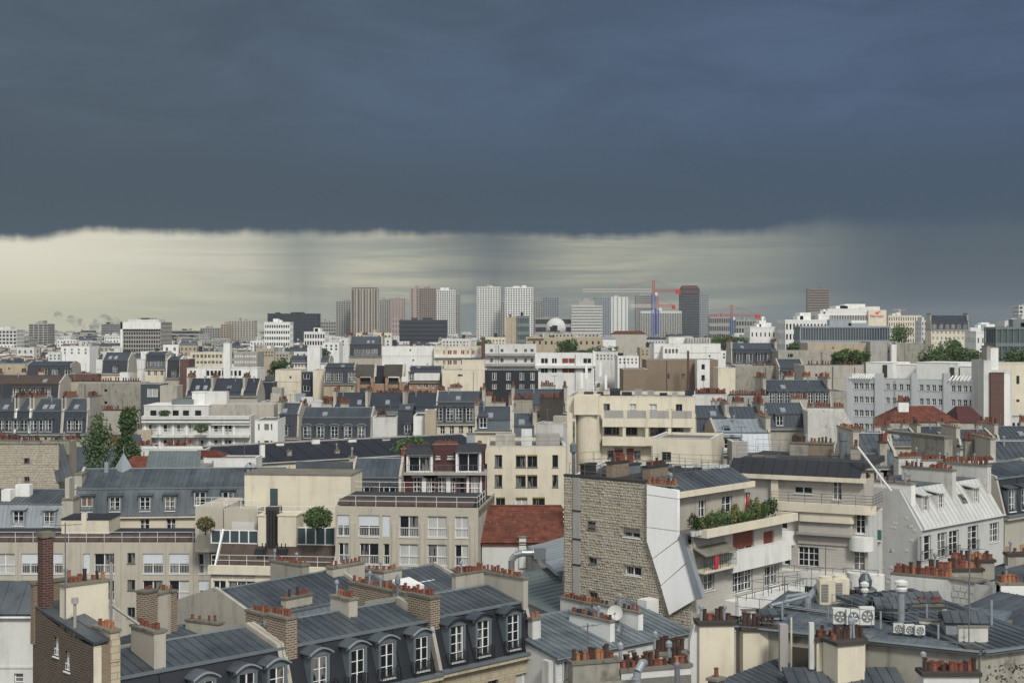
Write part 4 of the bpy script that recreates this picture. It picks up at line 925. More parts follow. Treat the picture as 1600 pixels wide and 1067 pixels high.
# terrace parapet, white bands, loggia
blk(B, F.s(1083), W_ + .4, -1.25, -.95, tb - .1, tb + .52, 'cream', 'terrace_parapet'); blk(B, F.s(1083), F.s(1083) + .3, -.95, -.01, tb - .1, tb + .52, 'cream', 'terrace_parapet'); blk(B, W_ + .1, W_ + .4, -.95, 4, tb - .1, tb + .52, 'cream', 'terrace_parapet')
blk(B, .3, W_ + .1, -.95, -.01, tb - .1, tb + .08, 'cream', 'terrace_slab')
zb1 = F.z(892, F.s(1140)); blk(B, F.s(1133), W_ + .3, -.7, -.01, zb1, zb2, 'white_paint', 'balcony_parapet')
zf = F.z(890, F.s(1085)); x0, x1 = F.s(1082), F.s(1132); mb = MB(); mb.box(x0, x1, .0 - .03, -.004, zf, tb - .12); B.part('loggia_back', mb, ['grey_concrete']); blk(B, x0, x1, -1.1, -.04, zf - .18, zf, 'cream', 'balcony_slab')
railing(B.e, [(x0, -1.05, zf), (x1, -1.05, zf)], 1.0, 1, 1.0, 'dark_metal', bars=.5)
mb = MB(); mb.hexa([(x0, -1.2, tb - 1.5), (x1, -1.2, tb - 1.5), (x1, -.05, tb - 1.0), (x0, -.05, tb - 1.0), (x0, -1.2, tb - 1.42), (x1, -1.2, tb - 1.42), (x1, -.05, tb - .92), (x0, -.05, tb - .92)]); B.part('awning', mb, ['stone_coping'])
mb = MB(); mb.box(x0 + 1.35, x0 + 1.8, -1.15, -1.1, zf + .05, zf + 1.02); o_ = part('drying_cloth', mb, ['red_cloth'], None); o_.parent = None; bpy.context.view_layer.update(); o_.matrix_world = B.e.matrix_world.copy(); o_['label'] = 'red cloth hung over the balcony rail beside the white cladding'; o_['category'] = 'cloth'
zb3 = F.z(948, F.s(1150)); blk(B, F.s(1132), W_ + 1.4, -1.3, -.01, zb3 - .3, zb3 + .75, 'white_paint', 'balcony_parapet'); railing(B.e, [(F.s(1132), -1.2, zb3 + .75), (W_ + 1.3, -1.2, zb3 + .75)], .45, 0, 1.2, 'dark_metal')
mb = MB(); n_ = 16
for i in range(n_): x = .15 + i * .24; mb.box(x, x + .12, -.2, -.004, zb3 + .1, zb3 + .3)
B.part('dentil', mb, ['plaster'])
# roof deck things
railing(B.e, [(.2, 12, zt), (.2, 4, zt), (xp - 1, 4, zt), (xp - 1, 12.5, zt)], 1.1, 1, 1.6, 'grey_frame', .02); railing(B.e, [(xp, 11.5, zt), (.6, 11.5, zt)], 1.9, 2, 1.9, 'grey_frame', .02)
for k, (x, y, w_, d_, h_, m_) in enumerate(((1.2, 8.4, 2.2, .6, 1.2, 'brown_wall'), (2.0, 5.4, 2.6, .6, 1.0, 'brown_wall'), (4.2, 6, 1.5, 1.5, .5, 'grey_concrete'), (1, 11, 1.4, .5, .9, 'roof_felt'), (3.8, 9, 2, .8, .8, 'zinc_trim'))): chimney(B.e, x, x + w_, y, y + d_, zt - .2, zt + h_, m_, 8 if k < 2 else 0, mix=(4, 5, 2), cap='roof_felt')
mb = MB(); mb.lathe([(.15, 29), (.15, 31.8), (.3, 31.9), (.3, 32.5), (.05, 32.7)], 1.0, 12.2, 8); B.part('flue_pipe', mb, ['zinc_trim'])
def plants(px0, px1, v, zf, n, B=B, label='', seed=0):
    for i in range(n):
        p = px0 + (px1 - px0) * (i + .5) / n; x = B.F.s(p, v); wpt = (B.F.ox + x * B.F.ux - v * B.F.uy, B.F.oy + x * B.F.uy + v * B.F.ux)
        k = rnd.choice(['box', 'tall', 'spike', 'box']); h = rnd.uniform(.8, 1.8); mt = rnd.choice([('leaf', 'leaf_dark'), ('leaf_dark', 'leaf'), ('leaf', 'leaf_yellow')])
        t = thing('potted_plant', label, 'plant', (wpt[0], wpt[1], zf), rnd.random() * 6, 'plants crowding the terrace edge'); t['label'] = '%s %s plant on the terrace edge, %s' % ({'box': 'bushy', 'tall': 'slim', 'spike': 'spiky leaved'}[k], 'yellowish' if mt[1] == 'leaf_yellow' else ('dark green' if mt[0] == 'leaf_dark' else 'green'), ['beside the white cladding', 'left of the terrace windows', 'before the terrace windows', 'left of the red parasol', 'right of the red parasol', 'at the far right corner'][min(5, i * 6 // n)])
        mb = MB(); mb.lathe([(.16, 0), (.22, .38), (.2, .38), (.18, .3)], n=8); part('pot', mb, [rnd.choice(['terracotta', 'white_grey', 'grey_concrete'])], t)
        mb = MB()
        if k == 'spike':
            for q in range(50):
                a = rnd.random() * 6.3; r_ = rnd.uniform(.1, .6); b_ = rnd.uniform(.7, 1.1) * h
                mb.poly([(0.03 * cos(a), .03 * sin(a), .35), (r_ * cos(a + .12), r_ * sin(a + .12), .35 + b_ * .7), (r_ * 1.6 * cos(a), r_ * 1.6 * sin(a), .3 + b_ * (1 - r_ * .3))])
        else:
            rr = .42 if k == 'box' else .3
            for q in range(260):
                d_ = Vector((rnd.gauss(0, 1), rnd.gauss(0, 1), rnd.gauss(0, 1))).normalized() * rnd.uniform(.5, 1); c = Vector((d_.x * rr, d_.y * rr, .35 + h * .5 + d_.z * h * .5)); a = Vector((rnd.gauss(0, 1), rnd.gauss(0, 1), rnd.gauss(0, 1))).normalized() * .075; b_ = a.orthogonal() * .7
                mb.poly([c - a, c + b_, c + a, c - b_], q % 2)
        part('foliage', mb, list(mt), t)
plants(1080, 1210, -.6, tb + .1, 26, B, 'leafy potted plant crowding the terrace edge of the stone gable building')
t = thing('parasol', 'folded bright red parasol standing among the terrace plants', 'parasol', (PX(1168, 114), 114, tb)); mb = MB(); mb.tube((0, 0, 0), (0, 0, 2.3), .03, 6); part('pole', mb, ['white_frame'], t); mb = MB(); mb.lathe([(.12, .8), (.24, 1.0), (.16, 1.7), (.05, 2.25)], n=9); part('canopy', mb, ['red_cloth'], t)

# ------------------------------------------------------------------ cream bow fronted flats right of it
B = S2 = Bld('cream_terrace_flats', 'cream and grey flats with curved balconies and a black sloped roof', 'apartment block', (1206, 124), (1354, 120.5), 13)
F = B.F; zp = F.z(788, F.s(1290)); W_ = B.W
B.g('f', [(1211, 1231, 'fr'), (1337, 1351, 'fr')], [(802, 833)], ref=1337)
B.g('f', [(1224, 1234, 'fr'), (1247, 1280, 'fr'), (1333, 1352, 'fr')], [(858, 890)], ref=1337)
B.g('f', [(1247, 1280, 'fr'), (1333, 1352, 'fr')], [(918, 948)], ref=1337)
part('wall', wall_mb(0, W_, 0, zp - 1.0, B.h['f']), ['warm_grey'], B.e)
for h_ in B.h['f']: window(F, *h_)
blk(B, .01, .3, .23, 13, 0, zp - 1, 'white_grey'); blk(B, W_ - .3, W_ - .01, .23, 13, 0, zp - 1, 'white_grey'); blk(B, 0, W_, 12.8, 13, 0, zp - 1, 'white_grey')
def rband(px0, px1, y0, y1, out, m='cream', name='balcony_parapet', r=.9, ref=1290):
    x0, x1 = F.s(px0, -out), F.s(px1, -out); za, zb = F.z(y1, F.s(ref), -out), F.z(y0, F.s(ref), -out); mb = MB(); N = 6; ring = [(x0, -.004)]
    for i in range(N + 1): a = pi + pi / 2 * i / N; ring.append((x0 + r + r * cos(a), -out + r + r * sin(a)))
    for i in range(N + 1): a = 1.5 * pi + pi / 2 * i / N; ring.append((x1 - r + r * cos(a), -out + r + r * sin(a)))
    ring.append((x1, -.004)); mb.prism([(a, b, za) for a, b in ring], (0, 0, zb - za)); return B.part(name, mb, [m])
rband(1204, 1366, 788, 801, 1.0); rband(1246, 1333, 801, 816, .8, 'cream', 'balcony_parapet', .3); rband(1247, 1331, 816, 833, .5, 'warm_grey', 'wall', .05); rband(1243, 1333, 833, 837, .6, 'grey_concrete', 'string_course', .1); rband(1246, 1330, 837, 851, .12, 'warm_grey', 'wall', .05)
rband(1206, 1239, 834, 856, .7, 'white_paint'); rband(1323, 1362, 836, 858, .8, 'white_paint'); rband(1206, 1330, 895, 917, .9, 'white_paint'); rband(1320, 1378, 893, 917, 1.2, 'white_paint')
for p0, p1, y, out in ((1225, 1325, 895, .8), (1322, 1376, 893, 1.1)): z_ = F.z(y, F.s(1290), -out); railing(B.e, [(F.s(p0), -out, z_), (F.s(p1), -out, z_)], .45, 0, 1.2, 'dark_metal')
blk(B, .1, W_ - .1, .1, 12.7, zp - 1, zp - .9, 'roof_gravel', 'terrace_floor')
railing(B.e, [(F.s(1206, -.9), -.9, zp), (F.s(1364, -.9), -.9, zp), (F.s(1364, -.9), 3, zp)], 1.0, 3, 1.5, 'dark_metal', .02)
Fq = F.sub(0, 2.6, 0); zq = Fq.z(751, Fq.s(1290)); hq = [snap((Fq.s(a), Fq.s(b), Fq.z(d_, Fq.s(a)), Fq.z(c, Fq.s(a)), st)) for a, b, c, d_, st in ((1241, 1269, 759, 770, 'wide'), (1301, 1316, 750, 781, 'fr'))]
x0, x1 = Fq.s(1146), Fq.s(1348); part('wall', wall_mb(x0, x1, zp - 1, zq + .1, hq), ['warm_grey'], B.e, Fq.loc, 0)
for h_ in hq: window(Fq, *h_)
blk(B, x1 - .3, x1 - .01, 2.8, 12, zp - 1, zq, 'warm_grey'); blk(B, x0, x1 + .4, 1.9, 2.5, zq, zq + .4, 'cream', 'fascia'); blk(B, F.s(1205, 2.3), F.s(1216, 2.3), 2.2, 2.59, zp - .9, zq, 'cream', 'pilaster')
slope(B.e, (x0 - .2, 1.95, zq + .42), (x1 - x0 + .1, 0, 0), (0, 1.4, 1.2), 'slate', sp=1.0); blk(B, x0, x1, 3.4, 12.6, zq + 1, zq + 1.55, 'roof_felt', 'roof')
zz = zq + 1.55; railing(B.e, [(x0, 3.7, zz), (x1, 3.7, zz)], 1.2, 2, 1.9, 'grey_frame', .02); railing(B.e, [(x0, 10, zz), (x1, 10, zz)], 1.3, 2, 2.4, 'grey_frame', .02)
for k, (p0, p1, v, py, m_, n_) in enumerate(((1176, 1190, 5, 714, 'brown_wall', 0), (1192, 1210, 6, 716, 'brown_wall', 0), (1234, 1262, 9, 693, 'old_plaster', 7), (1262, 1300, 9.4, 694, 'brown_wall', 6), (1300, 1318, 8, 712, 'stone_coping', 0), (1329, 1342, 7, 700, 'old_plaster', 4))): cx(B, p0, p1, v, py, m_, n_, dz=2.4, th=.8, mix=(0, 4, 2))
mb = MB(); x = F.s(1317.5, 8); mb.lathe([(.35, 30), (.35, F.z(688, x, 8)), (.42, F.z(688, x, 8)), (.42, F.z(676, x, 8))], x, 8, 14); B.part('flue_pipe', mb, ['zinc_trim'])
x0 = F.s(1352, 3); B2 = Bld('grey_side_wing', 'narrow pale side wing with small windows and a green balcony right of the curved balconies', 'house', (1346, 126), (1378, 125.5), 8)
B2.g('f', [(1366, 1373, 'fr')], [(854, 874), (913, 930)]); B2.walls(B2.F.z(800, 1), 'white_grey'); flat_roof(B2, B2.F.z(797, 1), 'roof_gravel', .2, 'cream'); z_ = B2.F.z(841, 1); blk(B2, B2.F.s(1362), B2.F.s(1378), -.9, -.01, z_ - .15, z_, 'cream', 'balcony_slab')
mb = MB(); mb.box(B2.F.s(1362), B2.F.s(1378), -.88, -.84, z_, z_ + .9); B2.part('balcony_panel', mb, ['green_frame'])
antenna('tall bent TV antenna in front of the grey wall of the curved balcony flats', 1290, 0, 104, 6, z=20)
t = thing('steel_flue', 'long white steel flue leaning across the roofs behind the black sloped roof', 'flue', (PX(1393, 121), 121, 28.1)); mb = MB(); mb.tube((0, 0, 0), (-2.4, 2, 3.6), .1, 10); part('pipe', mb, ['white_grey'], t); mb = MB(); mb.tube((-.6, 1, 0), (-.6, 1.2, 1.0), .04, 5); part('strut', mb, ['white_grey'], t)

# ------------------------------------------------------------------ pale painted mansard
B = P1 = Bld('painted_mansard_building', 'pale grey painted mansard building with white chimney walls at right', 'apartment block', (1440, 124), (1568, 134), 9)
F = B.F; W_ = B.W; ze = 24.3; mb = MB()
B.h['f'] = [snap(xr(a, b, c, d_, st, F)) for a, b, c, d_, st in ((1434 + 3, 1455, 838, 878, 'fo'), (1465, 1480, 833, 872, 'fo'), (1483, 1498, 830, 870, 'fo'), (1512, 1528, 823, 862, 'fo'), (1546, 1561, 818, 848, 'fr'))]
part('wall', wall_mb(0, W_, 0, ze, B.h['f']), ['painted_sheet'], B.e)
for h_ in B.h['f']: window(F, *h_)
mb = MB(); mb.prism([(0, .004, 0), (0, 9, 0), (0, 9, 27.7), (0, 2.2, 27.7), (0, .004, ze)], (.3, 0, 0)); B.part('wall', mb, ['painted_sheet']); mb = MB(); mb.prism([(W_, .004, 0), (W_, 9, 0), (W_, 9, 27.7), (W_, 2.2, 27.7), (W_, .004, ze)], (-.3, 0, 0)); B.part('wall', mb, ['dirty_white'])
slope(B.e, (.3, -.1, ze + .1), (W_ - .6, 0, 0), (0, 2.3, 3.3), 'painted_sheet', sp=.7); blk(B, .3, W_ - .3, 2.3, 8.9, 27.3, 27.75, 'zinc', 'roof')
mb = MB(); mb.tube((0, -.2, ze + .1), (W_, -.2, ze + .1), .1); B.part('gutter', mb, ['painted_sheet'])
for p in (1415, 1446, 1518): pass
for x in (2.0, 4.6, 10.9): dormer(B.e, x, .75, ze + 1.2, .8, 1.5, 1.5, 'fr', 'painted_sheet', 'dirty_white')
mb = MB(); mb.hexa([(8.6, .9, ze + 1.5), (9.5, .9, ze + 1.5), (9.5, 1.5, ze + 2.3), (8.6, 1.5, ze + 2.3), (8.6, .8, ze + 1.58), (9.5, .8, ze + 1.58), (9.5, 1.4, ze + 2.38), (8.6, 1.4, ze + 2.38)]); B.part('skylight', mb, ['glass'])
for x in (.0, 7.0, W_ - 1.1): chimney(B.e, x + .3, x + 1.0, 1.2, 6.4, ze + 1, 28.9 if x else 28.2, 'dirty_white' if x else 'white_paint', 10 if x else 5, mix=(0, 1, 2, 4), rows=2)
mb = MB()
for i in range(70):
    x = 0; y = rnd.uniform(.3, 8); z = rnd.uniform(14, 26)
    w_ = rnd.uniform(.3, .6); mb.box(-.03, .0 - .002, y, y + w_, z, z + .22)
B.part('stones', mb, ['dirty_white'], kind='stuff')
B = P2 = Bld('slate_corner_house', 'dark slate mansard with brick trimmed windows at the right edge', 'house', (1570, 138), (1660, 145), 9)
B.walls(23.7, 'plaster'); mansard(B, 23.7, 3.5, 1.0, 1.0, 'slate', 'zinc', 'plaster', [1578, 1598], 'fr', (1.1, 2.1), sp=.65)
pb(B, 1572, 1578, 853, -.04, -.004, 'orange_brick', h=2.4, name='trim'); pb(B, 1594, 1600, 850, -.04, -.004, 'orange_brick', h=2.4, name='trim')
B = Bld('white_stack_wall', 'long white party wall crowned by rows of red pots behind the painted mansard', 'chimney wall', (1404, 148), (1556, 151), 1.0)
z_ = B.F.z(722, 3); B.walls(z_, 'dirty_white'); F = B.F
for a, b, py in ((1405, 1440, 716), (1440, 1480, 720), (1482, 1508, 722), (1516, 1556, 722)): x0, x1 = F.s(a), F.s(b); chimney(B.e, x0, x1, .1, .9, z_, F.z(py, x0), 'dirty_white', 12, rows=2, mix=(0, 2, 1, 0))
# ------------------------------------------------------------------ white house with zinc roof, bottom centre
B = T1 = Bld('white_zinc_house', 'white rendered house under a big blue zinc roof with two white chimney stacks', 'house', (868, 96), (1080, 104.5), 8)
F = B.F; B.g('f', [(870, 880, 'sh'), (881, 895, 'dk')], [(1037, 1066)], ref=870); B.h['f'].append(snap(xr(981, 994, 1016, 1032, 'cur', F))); B.h['f'].append(snap(xr(1029, 1044, 1004, 1030, 'dk', F)))
gable(B, 19.65, 20.9, 'zinc_mid', 'white_grey', v=6.5, sp=.6, mside='white_grey')
blk(B, -.7, -.3, -.1, .6, 0, 19.6, 'white_grey', 'party_wall')
cv(B, 957, .5, 4.8, 972, 'white_paint', 11, wid=.45, dz=2.6, mix=(0, 1, 5, 3)); cv(B, 1001, 1.4, 6.2, 958, 'white_paint', 10, wid=.5, dz=2.8, mix=(0, 1, 5)); cv(B, 940, 6.2, 10.6, 947, 'white_grey', 13, wid=.5, dz=3.5, mix=(0, 1, 2, 3))
cx(B, 832, 845, 3, 968, 'white_grey', 3, mix=(3, 0), dz=1.6)
blk(B, B.W - .1, B.W + 1.2, 4.5, 5.5, 20, F.z(938, B.W, 4.5), 'white_paint', 'chimney')
dish('larger satellite dish among the pots of the white chimney stacks', 961, 957, 104, .55, -.2, post=2.2); dish('small satellite dish low on the zinc roof behind the white chimney stack', 968, 984, 102, .48, -1.3, post=1.2)
antenna('TV antenna in front of the zinc roof beside the slate house gable', 918, 0, 78, 3.4, z=22.4)
# nearest chimney wall at the bottom centre
B = Bld('low_chimney_wall', 'long low plaster chimney wall with mixed dark and red pots at the bottom centre', 'chimney wall', (896, 71), (1080, 73), 1.1)
F = B.F; B.walls(F.z(1058, F.s(1020)), 'old_plaster'); z1 = F.z(1037, 1); chimney(B.e, 0, F.s(970), .1, .7, 20, z1, 'old_plaster', 13, mix=(4, 5, 1, 3, 4), rows=1, capt=.16, sc=1.15); z2 = F.z(1048, F.s(1000)); chimney(B.e, F.s(971), F.s(1080), .0, .8, 20, z2, 'white_grey', 15, mix=(4, 5, 3, 1, 4), rows=2, capt=.18, sc=1.15)
chimney(B.e, F.s(1050), F.s(1106), 2.4, 3.1, 20, F.z(1026, 5, 2.4), 'cream', 8, mix=(4, 4, 5), rows=1, sc=1.2, capt=.16)
t = thing('bent_duct', 'bent ribbed zinc duct rising in front of the low chimney wall', 'duct', (PX(1003, 70), 70, PZ(1034, 70) - .6)); mb = MB(); P_ = [(0.15, .5, .45), (0, 0, .55), (-.25, -.3, .2), (-.4, -.35, -1.6)]
for p, q in zip(P_, P_[1:]): mb.tube(p, q, .2, 12)
part('pipe', mb, ['zinc_light'], t); mb = MB()
for k in range(4): z_ = -.1 - k * .35; mb.tube((-.33 - .02 * k, -.33, z_), (-.34 - .02 * k, -.33, z_ - .06), .225, 12)
part('rib', mb, ['zinc_light'], t)
t = thing('steel_flue', 'short polished steel flue with domed cap at the bottom edge beside the pots', 'flue', (PX(1058, 68), 68, 22)); mb = MB(); mb.lathe([(.13, 0), (.13, PZ(1040, 68) - 22), (.17, PZ(1040, 68) - 22), (.17, PZ(1036, 68) - 22), (.04, PZ(1033, 68) - 22)], n=14); part('pipe', mb, ['steel'], t)
B = Bld('dark_zinc_roof', 'dark wet looking zinc roof with a skylight at the bottom right of centre', 'house', (1078, 66), (1310, 78), 8)
ze = 21.4; B.walls(ze, 'plaster'); slope(B.e, (-1, -3, ze - .1), (B.W + 2, 0, 0), (0, 7, 1.9), 'zinc', sp=.55)
mb = MB(); x = B.F.s(1120, 2.5); mb.hexa([(x, 1.6, ze + 1.25), (x + 1.3, 1.6, ze + 1.25), (x + 1.3, 2.8, ze + 1.6), (x, 2.8, ze + 1.6), (x, 1.6, ze + 1.4), (x + 1.3, 1.6, ze + 1.4), (x + 1.3, 2.8, ze + 1.75), (x, 2.8, ze + 1.75)]); B.part('skylight', mb, ['zinc_light'])
cx(B, 1120, 1131, .6, 1063, 'red_brick', 1, mix=(0,), dz=1)
B = Bld('dark_zinc_roof', 'dark zinc roof sheet under the stained retaining wall at bottom right', 'house', (1330, 70), (1560, 70), 8)
ze = 21.6; B.walls(ze, 'plaster'); slope(B.e, (-2, -2, ze - .2), (B.W - 1, 0, 0), (0, 9.5, 2.1), 'zinc', sp=.55)
# two big plaster stacks
def stack(label, px0, px1, d, py, pyb, n, m='cream', dep=1.0, mix=(4, 5, 4, 1), ang=0, rows=1, capt=.2):
    z0, z1 = PZ(pyb, d), PZ(py, d); w_ = (px1 - px0) * d / FP
    t = thing('chimney_stack', label, 'chimney', (PX(px0, d), d, z0), ang); mb = MB(); mb.box(0, w_, 0, dep, -2, z1 - z0); part('shaft', mb, [m], t); mb = MB(); mb.box(-.12, w_ + .12, -.12, dep + .1, z1 - z0, z1 - z0 + capt); part('cap', mb, ['soot_shade_black'], t)
    pots(t, (.1, dep / 2), (w_ - .1, dep / 2), n, z1 - z0 + capt, mix, rows, 1.15); return t
stack('big cream plaster chimney with dark pots and a pale sloping flank', 1093, 1148, 80, 977, 1042, 8, ang=.08)
t = thing('chimney_flank', 'pale curved plaster flank leaning on the big cream chimney', 'wall', (PX(1077, 80), 80.3, PZ(1020, 80))); mb = MB(); mb.prism([(0, 0, -3), (.55, 0, -3), (.55, 0, PZ(978, 80) - PZ(1020, 80)), (.3, 0, PZ(979, 80) - PZ(1020, 80)), (.08, 0, .6)], (0, .8, 0)); part('wall', mb, ['white_grey'], t)
stack('second cream plaster chimney with dark pots right of the big one', 1161, 1216, 81, 986, 1034, 7, ang=.05)
stack('low cream chimney with tall dark pots against the stained retaining wall', 1276, 1352, 77, 1002, 1046, 11, dep=.8, rows=2)
stack('square cream plaster chimney nearest the bottom edge right of centre', 1309, 1358, 75.5, 1009, 1067, 7, dep=1.4, ang=.35)
stack('row of red pots on a plaster stack at the bottom right edge', 1443, 1530, 71, 1056, 1080, 12, m='white_grey', mix=(0, 4, 1, 0, 5), rows=2)
t = thing('white_flue', 'tall square white flue in front of the dark recess', 'flue', (PX(1265, 77), 77, PZ(1045, 77))); mb = MB(); mb.box(0, .25, 0, .3, 0, PZ(973, 77) - PZ(1045, 77)); part('shaft', mb, ['white_grey'], t)
for a, b, y0, lb in ((1219, 1232, 976, 'grey'), (1400, 1402, 0, '')): 
    if lb: t = thing('plaster_pier', 'grey plaster pier with a downpipe between two cream chimneys', 'pier', (PX(a, 79), 79, PZ(1048, 79))); mb = MB(); mb.box(0, .45, 0, .5, -1, PZ(y0, 79) - PZ(1048, 79)); part('shaft', mb, ['grey_concrete'], t); mb = MB(); mb.tube((.6, -.1, -1), (.6, -.1, 3.0), .05); part('downpipe', mb, ['cream'], t)
# retaining wall and plant deck
B = U1 = Bld('plant_deck_building', 'building with a stained grey wall and a crowded zinc plant deck at right', 'apartment block', (1150, 82), (1532, 75.5), 10)
F = B.F; W_ = B.W; B.walls(24.7, 'old_plaster', faces='flb'); z1 = 24.7
mb = MB(); mb.box(-.2, W_ + .1, -.35, .15, z1, z1 + .16); mb.tube((-.2, -.35, z1 + .16), (W_, -.35, z1 + .16), .09); B.part('gutter', mb, ['zinc_trim'])
slope(B.e, (0, .15, z1 + .05), (W_, 0, 0), (0, 9.8, .45), 'zinc_mid', sp=.6); railing(B.e, [(0, .1, z1 + .1), (W_, .1, z1 + .1)], .35, 0, 1.2, 'zinc_trim', .03, 'snow_guard')
mb = MB(); mb.box(F.s(1236), F.s(1264), -.05, -.004, 18, 24.0); B.part('recess', mb, ['soot_shade_black'])  # flat panel on the wall face, the recess's shade put into its colour
B = U2 = Bld('pocked_wall_building', 'mottled pockmarked rendered wall at the bottom right corner', 'house', (1532, 75.4), (1660, 78), 12)
B.walls(24.7, 'old_plaster', faces='flr'); z1 = 24.7; mb = MB(); mb.box(0, B.W, -.35, .15, z1, z1 + .16); mb.tube((0, -.35, z1 + .16), (B.W, -.35, z1 + .16), .09); B.part('gutter', mb, ['zinc_trim']); slope(B.e, (0, .15, z1 + .05), (B.W, 0, 0), (0, 11.8, 1.0), 'zinc', sp=.6)
mb = MB()
for i in range(130):
    x = rnd.uniform(.3, 3.4); z = 24.2 - abs(rnd.gauss(0, .9)) - .2; s_ = rnd.uniform(.03, .09); mb.box(x, x + s_ * 1.5, -.012, -.002, z, z + s_)
B.part('pock_mark', mb, ['soot_shade_black'], kind='stuff')
stack('small dark chimney cap standing above the stained wall', 1512, 1528, 76, 1018, 1030, 0, m='soot_shade_black', dep=.6)
antenna('thin TV antenna above the mottled wall', 1514, 0, 77, 4.2, z=24.2)
F = U1.F
def onU(px, v, z=25.0): x = F.s(px, v); return (F.ox + x * F.ux - v * F.uy, F.oy + x * F.uy + v * F.ux, z)
def ac(label, px, v, w_=.78, h=1.0, dep=.4, fans=1, ang=0, group='air conditioning units on the zinc deck'):
    p = onU(px, v, 24.9 + v * .04); t = thing('air_conditioner', label, 'air conditioner', p, ang, group); mb = MB(); mb.box(0, w_, 0, dep, .12, h); part('case', mb, ['white_grey'], t)
    for i in range(fans):
        zc = .12 + (h - .12) * (i + .5) / fans; mb = MB(); N = 16; r = min(w_, (h - .12) / fans) * .4
        for j in range(N): a, b_ = 2 * pi * j / N, 2 * pi * (j + 1) / N; mb.prism([(w_ * .5 + r * cos(a), 0 - .02, zc + r * sin(a)), (w_ * .5 + r * cos(b_), -.02, zc + r * sin(b_)), (w_ * .5 + r * .86 * cos(b_), -.02, zc + r * .86 * sin(b_)), (w_ * .5 + r * .86 * cos(a), -.02, zc + r * .86 * sin(a))], (0, -.02, 0), cap=True)
        for j in range(5): a = j * 1.257; mb.prism([(w_ * .5, -.012, zc), (w_ * .5 + r * .8 * cos(a), -.012, zc + r * .8 * sin(a)), (w_ * .5 + r * .8 * cos(a + .6), -.012, zc + r * .8 * sin(a + .6))], (0, -.006, 0))
        part('fan', mb, ['grey_frame'], t)
    mb = MB(); mb.box(.05, .15, 0, dep, 0, .12); mb.box(w_ - .15, w_ - .05, 0, dep, 0, .12); part('foot', mb, ['dark_metal'], t)
ac('white air conditioner at the left of the row of three', 1302, 1.9); ac('white air conditioner in the middle of the row of three', 1323, 2.0); ac('white air conditioner with a round fan at the right of the row of three', 1344, 2.3, .82, 1.12)
for q, p in enumerate((1396, 1414, 1430)): ac(('small white air conditioner left of the pair by the zinc flue', 'small white air conditioner between its two neighbours near the flue', 'small white air conditioner right of its neighbours near the flue')[q], p, 1.3, .55, .62, .3)
def cab(label, px, v, w_, h, ang=0):
    t = thing('ventilation_cabinet', label, 'ventilation unit', onU(px, v, 25.0), ang, 'big ventilation cabinets'); mb = MB(); mb.box(0, w_, 0, 1.0, .1, h); mb.lathe([(w_ * .42, h), (w_ * .42, h + .16), (w_ * .36, h + .16)], w_ / 2, .5, 16); part('case', mb, ['cream'], t)
    mb = MB()
    for i in range(12): mb.box(.08, w_ * .55, -.03, -.004, .3 + i * (h - .5) / 12, .3 + (i + .5) * (h - .5) / 12)
    part('grille', mb, ['grey_frame'], t)
cab('tall cream ventilation cabinet with a dark grille on the left', 1281, 7.0, .95, 1.6); cab('tall cream ventilation cabinet beside the first one, further right', 1303, 7.6, .95, 1.65)
def flue(label, px, v, r, h, m='zinc_light', cap=True):
    t = thing('vent_flue', label, 'flue', onU(px, v, 25.0)); mb = MB(); mb.lathe([(r, 0), (r, h)], n=12); part('pipe', mb, [m], t)
    if cap: mb = MB(); mb.lathe([(r * 1.6, h - .25), (r * 1.8, h - .1), (r * 1.2, h), (r * 1.2, h + .1), (r * 1.9, h + .12), (r * 1.9, h + .3), (r * .5, h + .4)], n=12); part('cowl', mb, ['white_grey'], t)
flue('thick pale flue with a ringed cowl standing on the zinc deck', 1408, 3.4, .2, 2.3); flue('thin straight zinc vent pipe near the right of the deck', 1549, 6, .08, 1.5, cap=False); flue('short zinc vent at the back of the deck', 1351, 8, .14, 1.2)
t = thing('kitchen_exhaust', 'dark zinc exhaust hood on legs between red pots at the back of the deck', 'exhaust', onU(1352, 9)); mb = MB(); mb.lathe([(.18, 0), (.18, .9), (.38, 1.1), (.42, 1.5), (.22, 1.9)], n=14); part('hood', mb, ['zinc'], t); mb = MB(); mb.box(-.6, .6, -.5, .5, .9, 1.0); part('shelf', mb, ['zinc_trim'], t)
stack('cluster of red pots left of the dark exhaust hood', 1324, 1342, 88, 945, 960, 4, mix=(0, 3, 2), dep=.6, rows=2); stack('cluster of red pots right of the dark exhaust hood', 1352, 1366, 87, 948, 962, 4, mix=(0, 3, 2), dep=.6, rows=2)
